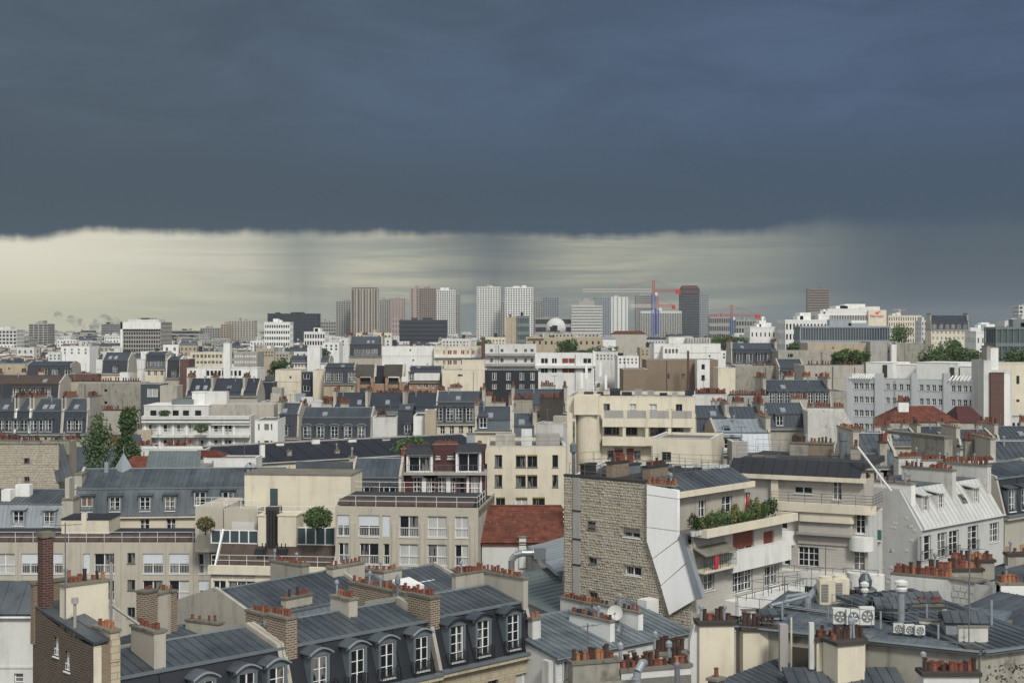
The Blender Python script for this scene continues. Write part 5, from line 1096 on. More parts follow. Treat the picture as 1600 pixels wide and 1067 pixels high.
# pipes and guard rails over the deck
for i, (a, va, b_, vb, r) in enumerate(((1262, 6, 1278, 9, .2), (1230, 6, 1262, 6, .13), (1205, 3, 1260, 5.2, .1))):
    p, q = onU(a, va, 25.6), onU(b_, vb, 25.9); t = thing('zinc_duct', ('fat bent zinc duct beside the cream cabinets', 'horizontal zinc duct left of the cream cabinets', 'long thin zinc duct lying on the left of the deck')[i], 'duct', p); mb = MB(); d_ = Vector(q) - Vector(p); mb.tube((0, 0, 0), d_, r, 12); mb.tube((0, 0, 0), (0, 0, -.7), r, 12); part('pipe', mb, ['zinc_light'], t)
for k, (pp, z_, hh) in enumerate((([(1150, 1), (1262, 1)], 25.2, 1.1), ([(1200, 7), (1290, 11)], 25.6, 1.1), ([(1265, 1.6), (1395, 1.2), (1470, 3)], 25.2, 1.0), ([(1150, 4.5), (1250, 9)], 25.4, 1.1), ([(1300, 5), (1395, 4)], 25.3, .9), ([(1395, 6), (1480, 5)], 25.3, 1.0), ([(1160, 9.5), (1330, 9.5)], 25.2, 1.0))):
    pts = [onU(*q, z_) for q in pp]; o = thing('guard_rail', ('thin guard rail on the deck above the two cream chimneys', 'guard rail running back past the cream cabinets', 'guard rail in front of the air conditioners', 'slanting guard rail at the left of the deck', 'low rail behind the row of three air conditioners', 'guard rail right of the pale ringed flue', 'guard rail along the back edge of the deck')[k], 'railing', pts[0]); q0 = Vector(pts[0]); railing(o, [Vector(q) - q0 for q in pts], hh, 1, 1.3, 'grey_frame', .022, 'rail')
mb = MB()
B = Bld('small_hipped_lantern', 'boxy zinc covered stair head with a dark louvre on the plant deck', 'stair head', (1425, 84), (1478, 84), 3.2)
z_ = B.F.z(951, 0); B.walls(z_, 'plaster'); blk(B, -.1, B.W + .1, -.1, 3.2, z_, z_ + .12, 'soot_shade_black', 'coping'); chimney(B.e, .1, B.W - .1, .2, .8, z_, z_ + .1, 'plaster', 10, mix=(0, 1, 5)); pb(B, 1452, 1474, 958, -.8, -.02, 'zinc', h=1.4, name='louvre_box'); pb(B, 1455, 1461, 963, -.84, -.81, 'soot_shade_black', h=.5, name='louvre'); pb(B, 1475, 1482, 954, -.6, -.1, 'white_grey', h=4, name='pipe_shaft')
# right hand plaster walls and zinc roofs
B = Bld('long_pot_wall', 'long pale plaster wall topped by a row of orange and red pots at right', 'chimney wall', (1392, 98), (1486, 96), 2.0)
z_ = B.F.z(902, 2); B.walls(z_, 'white_grey'); chimney(B.e, 0, B.W, .2, .9, z_ - 1, z_, 'white_grey', 22, mix=(3, 0, 2, 3, 4), rows=1, sc=1.35)
B = Bld('patched_stone_wall', 'patched pale wall with bare stone blocks behind the plant deck', 'wall', (1486, 96), (1570, 93), 1.5)
z_ = B.F.z(912, 2); B.walls(z_, 'dirty_white'); blk(B, -.1, 1.8, -.1, 1.6, z_, z_ + .12, 'stone_coping', 'coping'); mb = MB()
for r_ in range(8):
    for c_ in range(3): x = .1 + c_ * .5 + (r_ % 2) * .15; mb.box(x, x + .42, -.05, -.002, z_ - 3.6 + r_ * .42, z_ - 3.25 + r_ * .42)
B.part('stones', mb, ['white_grey'], kind='stuff')
B = Bld('edge_white_wall', 'white wall with red pots cut by the right picture edge above the zinc roof', 'chimney wall', (1564, 92), (1640, 92), 1.6)
z_ = B.F.z(915, 1); B.walls(z_, 'white_paint'); chimney(B.e, 0, 3, .2, .9, z_ - 1, z_, 'white_paint', 11, mix=(3, 0, 2), rows=1, sc=1.2)
B = Bld('right_zinc_house', 'broad zinc roof behind the plant deck at the right edge', 'house', (1480, 87), (1680, 80), 6)
ze = B.F.z(985, 4); B.walls(ze, 'zinc'); slope(B.e, (-.3, -.2, ze + .1), (B.W, 0, 0), (0, 6, .9), 'zinc', sp=.6)
B = Bld('back_zinc_house', 'dark zinc roof with a small plaster chimney behind the pale pot wall', 'house', (1486, 112), (1680, 96), 10)
ze = B.F.z(930, 5); B.walls(ze, 'cream'); slope(B.e, (-.3, -.2, ze + .1), (B.W, 0, 0), (0, 9, 2.2), 'zinc', sp=.6); cx(B, 1558, 1572, 1, 903, 'old_plaster', 2, dz=2)
for a, b, py, d, lb in ((1452, 1536, 892, 106, 'front row of many small pots on a low plaster wall below the painted mansard'), (1488, 1554, 878, 110, 'back row of small pots just below the painted mansard windows')):
    stack(lb, a, b, d, py, 910, 24, m='old_plaster', dep=.7, mix=(3, 0, 4, 1), rows=1)
stack('plaster chimney topped with pots at the far right behind the edge wall', 1575, 1640, 112, 868, 900, 8, m='old_plaster', dep=.8, mix=(0, 3, 1))
antenna('thin TV antenna on the zinc roof at the lower right', 1515, 0, 84, 3.6, z=25.5)

# small roofs and walls that break up the plant deck
def hutch(label, px, v, w_, dep, h, m='zinc_mid', roofm='zinc', rise=.5, ang=0):
    t = thing('roof_hutch', label, 'roof structure', onU(px, v, 24.9 + v * .04), ang); mb = MB(); mb.box(0, w_, 0, dep, 0, h); part('wall', mb, [m], t)
    slope(t, (-.1, -.12, h + .1), (w_ + .2, 0, 0), (0, dep / 2 + .12, rise), roofm, sp=.5); slope(t, (-.1, dep + .12, h + .1), (w_ + .2, 0, 0), (0, -dep / 2 - .12, rise), roofm, panels=False, sp=.5); return t
hutch('low zinc hutch with a small gable roof left of the ringed flue', 1372, 4.6, 1.6, 1.8, .5); hutch('long low zinc hutch behind the small white air conditioners', 1388, 6.2, 3.4, 1.6, .45, ang=.15); hutch('zinc hutch with pale sides at the right end of the deck', 1478, 2.4, 2.2, 1.6, .6, 'zinc_light', ang=-.1)
hutch('squat zinc hutch at the left end of the deck', 1192, 1.6, 1.4, 1.0, .2, 'zinc_light', rise=.25, ang=.2)
for i, (p, v, w_, h, a) in enumerate(((1160, 1.6, 2.2, .5, .1), (1330, 5.4, 2.6, .45, .3), (1436, 3.8, 2.4, .5, -.35), (1498, 1.4, 1.6, .8, 0))):
    t = thing('low_wall', ['low pale wall at the left end of the deck', 'low pale wall behind the row of three air conditioners', 'slanting low pale wall right of the ringed flue', 'low pale wall near the mottled wall corner'][i], 'wall', onU(p, v, 24.9), a); mb = MB(); mb.box(0, w_, 0, .22, 0, h); part('wall', mb, ['dirty_white'], t); mb = MB(); mb.box(-.05, w_ + .05, -.05, .27, h, h + .07); part('coping', mb, ['stone_coping'], t)
for i, (p, v, h) in enumerate(((1222, 2.2, .9), (1294, 3.6, .7), (1376, 2.4, 1.0), (1448, 5.2, 1.1), (1466, 1.2, .8), (1510, 3.4, .9))): flue('thin vent pipe on the deck, ' + ['above the second cream chimney', 'just left of the row of three air conditioners', 'between the two groups of air conditioners', 'behind the slanting low wall', 'in front of the boxy stair head', 'near the mottled wall'][i], p, v, .06, h, cap=False)
t = thing('cable_tray', 'bundle of pipes running across the plant deck', 'pipes', onU(1200, 5.0, 25.15)); 
for k in range(4):
    mb = MB(); q0, q1, q2 = Vector(onU(1200, 5.0 + k * .22, 25.15)), Vector(onU(1330, 4.0 + k * .22, 25.15)), Vector(onU(1400, 5.0 + k * .22, 25.2)); o0 = Vector(onU(1200, 5.0, 25.15)); mb.tube(q0 - o0, q1 - o0, .05, 6); mb.tube(q1 - o0, q2 - o0, .05, 6); part('pipe', mb, ['zinc_light' if k % 2 else 'dark_metal'], t)
# ------------------------------------------------------------------ middle distance, every building by its place in the photograph
def vis(px0, px1, d, yb): VIS.append((px0, px1, d, yb))
def cols(a, b, n, w_, st=None): return [(a + (b - a) * (i + .5) / n - w_ / 2, a + (b - a) * (i + .5) / n + w_ / 2, st if st is None or isinstance(st, str) else st[i % len(st)]) for i in range(n)]
def rows(y, h, n, sp): return [(y + i * sp, y + i * sp + h) for i in range(n)]
def FL(label, px0, px1, py, d, m='white_grey', cs=(), rs=(), st='dk', D=12, yb=None, name='flats', cat='apartment block', par=.4, near=False, roof='roof_gravel', ms=None, junk=0, d1=None, bands=()):
    B = Bld(name, label, cat, (px0, d), (px1, d1 or d), D); vis(px0, px1, d, yb or py + 25)
    if cs: B.g('f', [c if len(c) > 2 and c[2] else c[:2] for c in cs], rs, st, ref=px0 + 1)
    z = B.F.z(py, 0); flat(B, z, m, par, roof, near, ms)
    for k in range(junk): x = rnd.uniform(.1, .8) * B.W; w_ = rnd.uniform(.8, 3); y = rnd.uniform(2, D - 3); blk(B, x, x + w_, y, y + 1.5, z - par, z + rnd.uniform(.5, 2.0), rnd.choice(['white_grey', 'plaster', 'roof_felt', 'zinc_light']), 'roof_hatch')
    if B.W > 6 and d < 480:
        for k in range(rnd.choice((1, 1, 2))): x = rnd.uniform(.08, .92) * B.W; mb = MB(); mb.tube((x, -.09, 0), (x, -.09, z - .3), .07, 5); B.part('downpipe', mb, [rnd.choice(['grey_concrete', 'zinc_far', m])])
        if not cs:
            mb = MB(); zz = z - rnd.uniform(2.4, 3.4); mb.box(.05, B.W - .05, -.03, -.002, zz, zz + .12); B.part('string_course', mb, ['grey_concrete'])
            for k in range(int(B.W / 6)): x = rnd.uniform(.1, .85) * B.W; q = z - rnd.uniform(1.5, 5); mb = MB(); mb.box(x, x + .5, -.02, -.002, q, q + .6); B.part('wall_vent', mb, ['soot_shade_black'])
    if rnd.random() < .5: x = rnd.uniform(.2, .8) * B.W; aerial(B, x, D / 2, z - .3, rnd.uniform(2, 3.5))
    for y0, y1, out, bm in bands: blk(B, .1, B.W - .1, -out, -.01, B.F.z(y1, 0), B.F.z(y0, 0), bm, 'balcony')
    return B
def aerial(B, x, y, z, h):
    mb = MB(); mb.tube((x, y, z), (x, y, z + h), .045, 4); mb.tube((x - .7, y, z + h - .2), (x + .7, y, z + h - .2), .03, 3)
    for i in range(4): mb.tube((x - .5 + i * .33, y - .3, z + h - .2), (x - .5 + i * .33, y + .3, z + h - .2), .02, 3)
    B.part('aerial', mb, ['grey_frame'])
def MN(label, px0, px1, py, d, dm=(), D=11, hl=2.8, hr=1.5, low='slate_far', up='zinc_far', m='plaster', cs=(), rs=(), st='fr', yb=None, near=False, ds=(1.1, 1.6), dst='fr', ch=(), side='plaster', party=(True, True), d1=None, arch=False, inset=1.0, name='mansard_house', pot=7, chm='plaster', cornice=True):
    """mansard whose eave line is at photo row py"""
    B = Bld(name, label, 'house', (px0, d), (px1, d1 or d), D); vis(px0, px1, d, yb or py + 4)
    if cs: B.g('f', [c if len(c) > 2 and c[2] else c[:2] for c in cs], rs, st, ref=px0 + 1)
    ze = B.F.z(py, 0); B.walls(ze, m, near=near)
    zb, zr = mansard(B, ze, hl, inset, hr, low, up, m, list(dm), dst, ds, arch, near=near, side=side, party=party, cornice=cornice)
    for k in range(rnd.choice((0, 1, 1, 2))):
        x = rnd.uniform(.15, .75) * B.W; y0 = inset + .8; sl_ = hr / (D / 2 - inset); z0 = zb + .8 * sl_; mb = MB(); mb.hexa([(x, y0, z0), (x + .9, y0, z0), (x + .9, y0 + 1.2, z0 + 1.2 * sl_), (x, y0 + 1.2, z0 + 1.2 * sl_), (x, y0, z0 + .25), (x + .9, y0, z0 + .25), (x + .9, y0 + 1.2, z0 + .25 + 1.2 * sl_), (x, y0 + 1.2, z0 + .25 + 1.2 * sl_)]); B.part('skylight', mb, ['zinc_light'])
    if rnd.random() < .55: aerial(B, rnd.uniform(.2, .8) * B.W, D / 2, zr, rnd.uniform(1.8, 3.2))
    if rnd.random() < .6: x = rnd.uniform(.2, .8) * B.W; mb = MB(); mb.lathe([(.12, zb), (.12, zr + .5), (.2, zr + .52), (.2, zr + .7)], x, D / 2 - 1, 7); B.part('vent_pipe', mb, ['zinc_light'])
    for c in ch:
        if c == 'l': chimney(B.e, -.1, .5, 1.5, D - 2, zb - 1, zr + .55, chm, pot, far=d > 210)
        elif c == 'r': chimney(B.e, B.W - .5, B.W + .1, 1.5, D - 2, zb - 1, zr + .55, chm, pot, far=d > 210)
        else: a, b = c; chimney(B.e, B.F.s(a, D / 2), B.F.s(b, D / 2), D / 2, D / 2 + .7, zr - 1.5, zr + .7, chm, pot, far=d > 210)
    return B
def potrow(label, px0, px1, py, d, n, m='plaster', h=3.5, dep=.8, rows=1):
    w_ = (px1 - px0) * d / FP; z = PZ(py, d); t = thing('chimney_stack', label, 'chimney', (PX(px0, d), d, z - h)); mb = MB(); mb.box(0, w_, 0, dep, -3, h, 0); mb.box(-.1, w_ + .1, -.1, dep + .1, h, h + .15, 1); part('shaft', mb, [m, 'soot_shade_black'], t); mb = MB()
    for r_ in range(rows):
        for i in range(n):
            if rnd.random() < .12: continue
            x = w_ * (i + .5) / n; hh = rnd.uniform(.45, 1.0); mb.lathe([(.17, h + .15), (.15, h + .15 + hh)], x, dep * (.3 + .4 * r_), 6, rnd.choice((0, 0, 1)))
    part('chimney_pots', mb, ['terracotta', 'terracotta_dark'], t, kind='stuff'); return t
# --- right: long grey residence and its neighbours
B = FL('long pale grey residence with white framed windows and roof terraces at right', 1326, 1541, 590, 300, 'blue_grey_paint', D=14, yb=662, near=True, par=.3, d1=282, cs=())
F = B.F; B.h['f'] = []
for a, b, n in ((1333, 1367, 4), (1382, 1424, 4), (1435, 1474, 4), (1485, 1522, 4)):
    for y in (598, 619, 640, 661): B.g('f', cols(a, b, n, 6), [(y, y + 10)], 'mix', ref=1345)
for o in list(B.e.children):
    if o.name.startswith('wall') and o.location.y == 0 and o.location.x == 0: bpy.data.objects.remove(o)
zz = F.z(590, 0) - .3; part('wall', wall_mb(0, B.W, 0, zz, B.h['f']), ['blue_grey_paint'], B.e)
for h_ in B.h['f']: window(F, h_[0], h_[1], h_[2], h_[3], 'fr')
for a, b in ((1323, 1331), (1367, 1380), (1424, 1433), (1474, 1484)): pb(B, a, b, 583, -.3, -.01, 'blue_grey_paint', 0, 'pilaster')
for a, b, py, v in ((1353, 1395, 567, 3), (1395, 1435, 570, 5), (1432, 1497, 567, 2.5), (1500, 1537, 573, 2.5)): pb(B, a, b, py, v, 12, 'white_paint', zz - .2, 'penthouse', top='white_paint')
for a, b, py, v in ((1379, 1386, 570, 2.9), (1484, 1491, 574, 2.4), (1473, 1481, 583, 2.4), (1530, 1536, 577, 2.4)): pb(B, a, b, py, v, v + .09, 'soot_shade_black', h=2.6, name='opening')  # flat dark panels, shade inside the openings painted as colour
for a, b in ((1329, 1365), (1484, 1536)):
    mb = MB(); x0, x1 = F.s(a), F.s(b); n = 9
    for i in range(n): x = x0 + (x1 - x0) * i / n; mb.hexa([(x, -.6, zz + .1), (x + .25, -.6, zz + .1), (x + .25, 1.5, zz + 1.0), (x, 1.5, zz + 1.0), (x, -.6, zz + .3), (x + .25, -.6, zz + .3), (x + .25, 1.5, zz + 1.2), (x, 1.5, zz + 1.2)])
    B.part('pergola_slats', mb, ['white_paint'], kind='stuff')
B = FL('white and grey stepped tower of flats with a brown brick panel at the right', 1537, 1549, 563, 262, 'white_grey', D=7, yb=662, name='flats')
pb(B, 1542, 1548, 541, 1, 4, 'grey_concrete', 20, top='brown_wall'); pb(B, 1548, 1560, 543, 1, 4, 'white_paint', 20, top='brown_wall'); pb(B, 1546, 1581, 578, .5, 5, 'white_grey', 0); pb(B, 1548, 1569, 583, -.6, 3, 'red_brick', 0, 'brick_panel', top='soot_shade_black'); pb(B, 1569, 1578, 585, -.6, 4, 'white_paint', 0)
FL('cream flats with small dark windows at the right edge behind the brick panel', 1556, 1640, 568, 275, 'cream', [(1588, 1593), (1610, 1618)], [(587, 600), (624, 628)], 'dk', yb=650)
FL('red brown and cream shop row low at the right edge', 1578, 1640, 652, 262, 'white_grey', cols(1580, 1640, 8, 4), [(660, 668)], yb=672)
def redroof(label, px0, px1, pyr, pye, d, m='red_tile', D=10, wm='plaster'):
    B = Bld('tiled_house', label, 'house', (px0, d), (px1, d), D); vis(px0, px1, d, pye); ze = B.F.z(pye, 1); zr = B.F.z(pyr, 1, D / 2)
    B.walls(ze, wm, near=False); mb = MB(); W_ = B.W; i = min(3, W_ / 4)
    P = [(0, -.2, ze), (W_, -.2, ze), (W_, D, ze), (0, D, ze), (i, D / 2, zr), (W_ - i, D / 2, zr)]
    for f in ((0, 1, 5, 4), (1, 2, 5), (2, 3, 4, 5), (3, 0, 4)): mb.poly([P[k] for k in f])
    n = 14
    for k in range(n): t = k / n; q0 = Vector(P[0]).lerp(Vector(P[4]), t); q1 = Vector(P[1]).lerp(Vector(P[5]), t); mb.tube(q0 + Vector((0, 0, .03)), q1 + Vector((0, 0, .03)), .05, 4)
    part('roof', mb, [m], B.e); return B
redroof('red tiled hipped roof in front of the long grey residence', 1388, 1500, 634, 659, 232); redroof('darker brown red tiled roof beside the brick panel tower', 1497, 1542, 634, 660, 238, 'maroon_sheet')
potrow('white chimney with red pots on the red hipped roof', 1404, 1420, 628, 235, 9, 'white_paint', 1.5)
MN('zinc mansard row with white windows below the long plaster wall', 1195, 1300, 637, 262, cols(1200, 1298, 10, 0) and [1206, 1218, 1230, 1242, 1254, 1266, 1278, 1290], hl=3.2, hr=1.6, low='slate_far', ds=(1.0, 2.4), ch=('l', (1226, 1240), (1255, 1266), 'r'), yb=640, side='plaster', D=12)
MN('tall slate mansard with white dormers between long plaster walls', 1218, 1258, 601, 345, [1226, 1240, 1252], hl=4, hr=2, low='slate_far', ds=(1.5, 2.8), m='white_grey', yb=602)
FL('blank plaster party wall left of the slate dormers under red pots', 1170, 1219, 572, 350, 'old_plaster', yb=602, roof='zinc_far', par=.1); FL('very long blank plaster party wall running to the grey residence', 1257, 1350, 571, 322, 'plaster', yb=600, par=.1, roof='zinc_far')
FL('stained plaster wall end beside the grey residence', 1298, 1326, 612, 300, 'old_plaster', yb=650, par=.1, roof='zinc_far')
potrow('row of thin pots along the long plaster wall', 1262, 1340, 570, 322.5, 18, h=1.5); potrow('row of dark pots along the wall left of the slate dormers', 1172, 1216, 571, 350.5, 14, h=1.5)
B = Bld('white_gable_house', 'white gable wall under a zinc roof edged with red pots at right centre', 'house', (1262, 232), (1334, 231.3), 9); vis(1262, 1334, 232, 690); z_ = B.F.z(668, 2); B.walls(z_, 'dirty_white', near=False, tops={'l': [], 'r': []}); mb = MB(); W_ = B.W; zt = B.F.z(643, 2)
mb.prism([(0, -.01, z_), (W_, -.01, z_), (W_ - 1.4, -.01, zt), (.8, -.01, zt + .4), (0, -.01, zt)], (0, 9, 0)); part('gable', mb, ['dirty_white'], B.e); chimney(B.e, 0, W_ - 1.5, .5, 1.2, zt - 1, zt + .6, 'dirty_white', 14, far=True)
MN('zinc roof with skylights behind the white gable wall', 1192, 1262, 668, 238, [1218], hl=2.2, hr=1.6, ch=('l', (1236, 1262)), low='slate_far', yb=680)
for i, (a, b, py, d, m_) in enumerate(((1350, 1392, 700, 205, 'zinc'), (1392, 1438, 694, 214, 'zinc'), (1438, 1500, 690, 222, 'zinc_far'), (1500, 1560, 696, 208, 'zinc'), (1560, 1640, 690, 215, 'zinc_far'))):
    MN(['zinc roof with one tall orange potted chimney left of the ruined wall', 'zinc roof with a mossy sloping parapet in front of the red roof', 'wide zinc roof right of the mossy parapet', 'zinc roof with a row of pots under the brick panel tower', 'zinc roof at the right edge below the cream flats'][i], a, b, py, d, [], hl=.6, hr=1.3, low=m_, up=m_, inset=.6, ch=('l', ((a + b) / 2 - 5, (a + b) / 2 + 5)), yb=py)
potrow('plaster chimney topped by orange pots standing in front of the zinc roofs', 1375, 1386, 692, 150, 5, 'old_plaster', 3); potrow('plaster chimney with red pots right of centre of the zinc roofs', 1508, 1518, 688, 165, 4, 'old_plaster', 3)
B = Bld('stained_wall', 'stained plaster wall with a mossy sloping top among the right zinc roofs', 'wall', (1424, 182), (1476, 176), 1.2); B.walls(B.F.z(683, 2), 'old_plaster', near=False); blk(B, -6, B.W, -.1, 1.3, B.F.z(683, 2), B.F.z(683, 2) + .4, 'stone_coping', 'coping')
MN('grey zinc mansard with a small white dormer behind the black sloped roof', 1118, 1206, 707, 178, [1137, 1150], hl=2.4, hr=1.3, low='zinc_light', up='zinc_light', yb=716, near=True, ds=(1.0, 1.4), ch=('r',))
FL('old concrete block wall beside the small white dormer', 1144, 1168, 690, 170, 'grey_concrete', D=4, yb=716)
for i, (a, b, py, d) in enumerate(((1340, 1404, 728, 150), (1556, 1650, 738, 158))):
    MN(['zinc roof behind the leaning white flue', 'zinc roof at the right edge above the slate corner house'][i], a, b, py, d, [], hl=1.2, hr=1.8, low='zinc', up='zinc', ch=('l',), near=True)
# --- behind the white terrace flats
MN('slate mansard with three white dormers right of the white terrace flats', 1086, 1140, 690, 208, [1110, 1129], hl=3.4, hr=1.5, m='cream', ch=('r', (1112, 1130)), low='slate_far', ds=(1.2, 1.8)); MN('slate mansard with white dormers left of the zinc roof with skylights', 1140, 1196, 688, 214, [1152, 1168, 1182], hl=3.2, hr=1.5, ch=('r', (1145, 1162)), low='slate_far', ds=(1.2, 1.8))
FL('white plaster gable with red pots just right of the terrace flats', 1086, 1136, 617, 245, 'dirty_white', yb=650, par=.1, roof='zinc_far', D=9); FL('grey plaster gable with three tiny windows right of the white one', 1137, 1202, 620, 250, 'grey_concrete', [(1155, 1159), (1168, 1172), (1186, 1190)], [(632, 638)], yb=650, par=.1, roof='zinc_far', D=9)
potrow('red pots on the white gable right of the terrace flats', 1088, 1134, 615, 246, 15, 'dirty_white', 1.5, rows=2); potrow('thin red pots on the grey plaster gable', 1140, 1200, 617, 251, 16, 'grey_concrete', 1.5)
potrow('red pots on the front chimney below the white gable', 1102, 1132, 650, 236, 10, h=3, rows=2); potrow('red pots on the front chimney below the grey gable', 1146, 1172, 650, 238, 9, h=3, rows=2); potrow('red pots on the third chimney below the grey gable', 1178, 1190, 652, 238, 5, h=3)
FL('brown stone wall building with small windows behind the terrace flats roof', 1010, 1122, 562, 345, 'brown_wall', [(1042, 1047), (1065, 1070), (1150, 1152)], [(584, 591)], 'dk', yb=606, d1=345, name='stone_building', cat='building'); FL('lower brown brick wall with white pipes behind the antennas', 974, 1012, 577, 335, 'brown_wall', yb=600, name='brick_building', cat='building')
B = FL('white window bay tower on the brown stone wall', 1089, 1109, 562, 340, 'white_paint', [(1096, 1101)], [(569, 577), (586, 595)], D=4, yb=606, name='bay_tower', cat='building'); pb(B, 1074, 1077, 548, -1, -.3, 'red_brick', 8, 'pipe')
FL('windowless white stepped office block behind the brown stone wall', 1022, 1126, 537, 430, 'white_paint', yb=560, junk=2); FL('white block with ribbed panels on top of the stepped office', 1045, 1082, 527, 434, 'white_paint', yb=540, D=6); B = FL('grey ribbed panel block beside the white office top', 1072, 1110, 528, 432, 'white_grey', yb=555, D=6)
mb = MB()
for i in range(9): x = i * B.W / 9; mb.box(x + .1, x + .4, -.5, -.01, 20, B.F.z(528, 0))
B.part('ribs', mb, ['grey_concrete'], kind='stuff')
FL('white block with four dark windows left of the stepped office', 1036, 1062, 541, 426, 'white_paint', cols(1038, 1060, 4, 3.6), [(545, 552)], yb=560, D=6)
FL('cream plaster gable right of the brown stone wall', 1122, 1149, 575, 325, 'cream', yb=604, D=8); FL('grey plaster gable with pots right of the cream gable', 1149, 1176, 571, 332, 'old_plaster', yb=604, D=8)
MN('slate mansard row with white windows above the plaster gables', 1143, 1215, 568, 400, [1155, 1171, 1188, 1203], hl=4, hr=1.6, ds=(1.6, 2.4), m='white_grey', ch=('l', 'r'), yb=572)
B = FL('white flats with red shutters and long balconies left of the grey roofs', 836, 926, 552, 375, 'white_paint', [(845, 856), (862, 870), (878, 898, 'redh'), (911, 924)], [(560, 568), (575, 583)], 'mix', yb=612, bands=((571, 575, 1, 'white_grey'),))
FL('grey beige flats with small balconies left of the white flats', 758, 838, 538, 420, 'white_grey', [(766, 770), (782, 787), (804, 808), (819, 823), (829, 834)], [(545, 550), (560, 566)], 'dk', yb=572, bands=((552, 556, 1.2, 'grey_concrete'), (568, 572, 1.2, 'grey_concrete')))
MN('slate roofs with tall black chimney cowls left of the terrace flats', 800, 886, 643, 262, [], hl=1.2, hr=2.6, m='cream', ch=('l', (845, 868), 'r'), cs=cols(802, 884, 9, 5), rs=[(645, 654)], st='fr', yb=655, low='zinc_far'); FL('white stair block between slate roofs and the terrace flats', 836, 880, 662, 215, 'white_grey', yb=690, D=6, junk=1, d1=214)
potrow('dark chimney stack with tall black and red pots near the antennas', 843, 880, 622, 258, 12, 'soot_shade_black', 2, rows=2); potrow('red and black pots on the chimney left of the antennas', 803, 832, 624, 257, 9, 'old_plaster', 2, rows=2)
MN('zinc roof with railings and roof lights behind the cream flats', 742, 800, 672, 222, [755], hl=1.5, hr=1.8, m='cream', ch=('l', (768, 790)), low='zinc_far'); MN('zinc roof with a white stair head left of the white stair block', 800, 838, 680, 208, [], hl=1.2, hr=1.6, ch=('r',), low='zinc_far', up='zinc')
# --- centre left
FL('cream gable wall left of the slate strip with two windows', 430, 470, 578, 372, 'cream', yb=616, par=.1); B = FL('narrow slate clad strip with two windows', 469, 489, 581, 374, 'slate_far', [(474, 484, 'fr')], [(584, 592), (602, 611)], yb=616, D=6, par=.1); FL('cream gable between the slate strip and the dormers', 489, 506, 578, 371, 'cream', yb=616, par=.1, D=9)
MN('slate mansard with three bright dormers above an orange facade', 506, 554, 599, 366, [516, 529, 550], hl=4, hr=1, ds=(1.9, 2.6), m='tan_plaster', cs=[(527, 532), (548, 552)], rs=[(602, 611)], yb=614)
# black and orange modern house
B = FL('modern house with two black sloped fronts and orange brick piers', 556, 633, 600, 340, 'orange_brick', D=14, yb=618, name='modern_house', cat='house', par=.1)
F = B.F
for a, b in ((558, 583), (602, 627)):
    pb(B, a, a + 4, 588, -1, -.01, 'orange_brick', 0, 'pier'); pb(B, b - 3, b, 588, -1, -.01, 'orange_brick', 0, 'pier'); x0, x1 = F.s(a - 2), F.s(b + 2); z0, z1 = F.z(588, 0), F.z(570, 0)
    mb = MB(); mb.hexa([(x0, -1.3, z0), (x1, -1.3, z0), (x1, 4, z0), (x0, 4, z0), (x0, 1, z1), (x1, 1, z1), (x1, 4, z1), (x0, 4, z1)]); B.part('roof', mb, ['soot_shade_black']); pb(B, a + 5, b - 4, 606, -.1, -.01, 'glass_blue', h=1.6, name='window'); pb(B, a + 5, b - 4, 590, -.1, -.01, 'soot_shade_black', h=1.5, name='opening')  # opening is a dark sheet on the wall, its inner shade painted
    mb = MB(); mb.hexa([(x1, -1.3, z0), (x1 + .5, -1.3, z0), (x1 + .5, 3, z0), (x1, 3, z0), (x1, 1, z1 + .2), (x1 + .5, 1, z1 + .2), (x1 + .5, 3, z1 + .2), (x1, 3, z1 + .2)]); B.part('fin', mb, ['plaster'])
pb(B, 586, 601, 572, .5, 6, 'slate', 0)
B = MN('black mansard house with white framed glazing beside the black fronts', 639, 691, 596, 350, [643], hl=3.2, hr=.4, m='orange_brick', cs=[(640, 644), (652, 658), (661, 670), (674, 680), (684, 688)], rs=[(598, 606)], yb=615); pb(B, 647, 687, 583, -.2, .8, 'white_paint', h=1.8, name='window_band')
FL('cream stepped party wall with two tiny windows at centre', 691, 757, 578, 345, 'cream', [(715, 723)], [(585, 588), (602, 606)], yb=615, par=.1, D=10); FL('taller right part of the cream stepped party wall', 722, 757, 563, 347, 'cream', yb=580, par=.1, D=9)
FL('slate clad facade with tall white windows right of the cream party wall', 758, 841, 578, 352, 'slate', [(769, 776), (791, 798), (812, 819), (829, 835)], [(582, 594), (600, 608)], 'fr', yb=612, par=.1)
FL('large blank white block at centre left behind the black fronts', 597, 679, 541, 450, 'white_paint', yb=575, junk=2); FL('cream flats with dark red shutters beside the blank white block', 678, 757, 541, 448, 'cream', [(680, 685, 'cur'), (692, 696, 'red'), (699, 706, 'red'), (708, 714, 'red'), (720, 726, 'redh'), (729, 733, 'redh'), (737, 742, 'redh'), (746, 750, 'cur')], [(547, 554), (563, 570)], yb=576, bands=((556, 559, .8, 'white_paint'),), junk=3)
pb(B := FL('thin dark red chimney wall at the end of the red shutter flats', 752, 758, 527, 440, 'red_brick', D=5, yb=560, name='chimney_wall', cat='chimney wall'), 752, 758, 526, .1, 2, 'red_brick', h=2)
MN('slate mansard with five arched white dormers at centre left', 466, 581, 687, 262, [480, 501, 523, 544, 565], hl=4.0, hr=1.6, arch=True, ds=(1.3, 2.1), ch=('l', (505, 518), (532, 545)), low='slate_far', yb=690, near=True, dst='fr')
MN('narrow zinc mansard with one window left of the arched dormers', 433, 466, 683, 258, [445], hl=4, hr=1.8, low='slate_far', ch=('l',), yb=690)
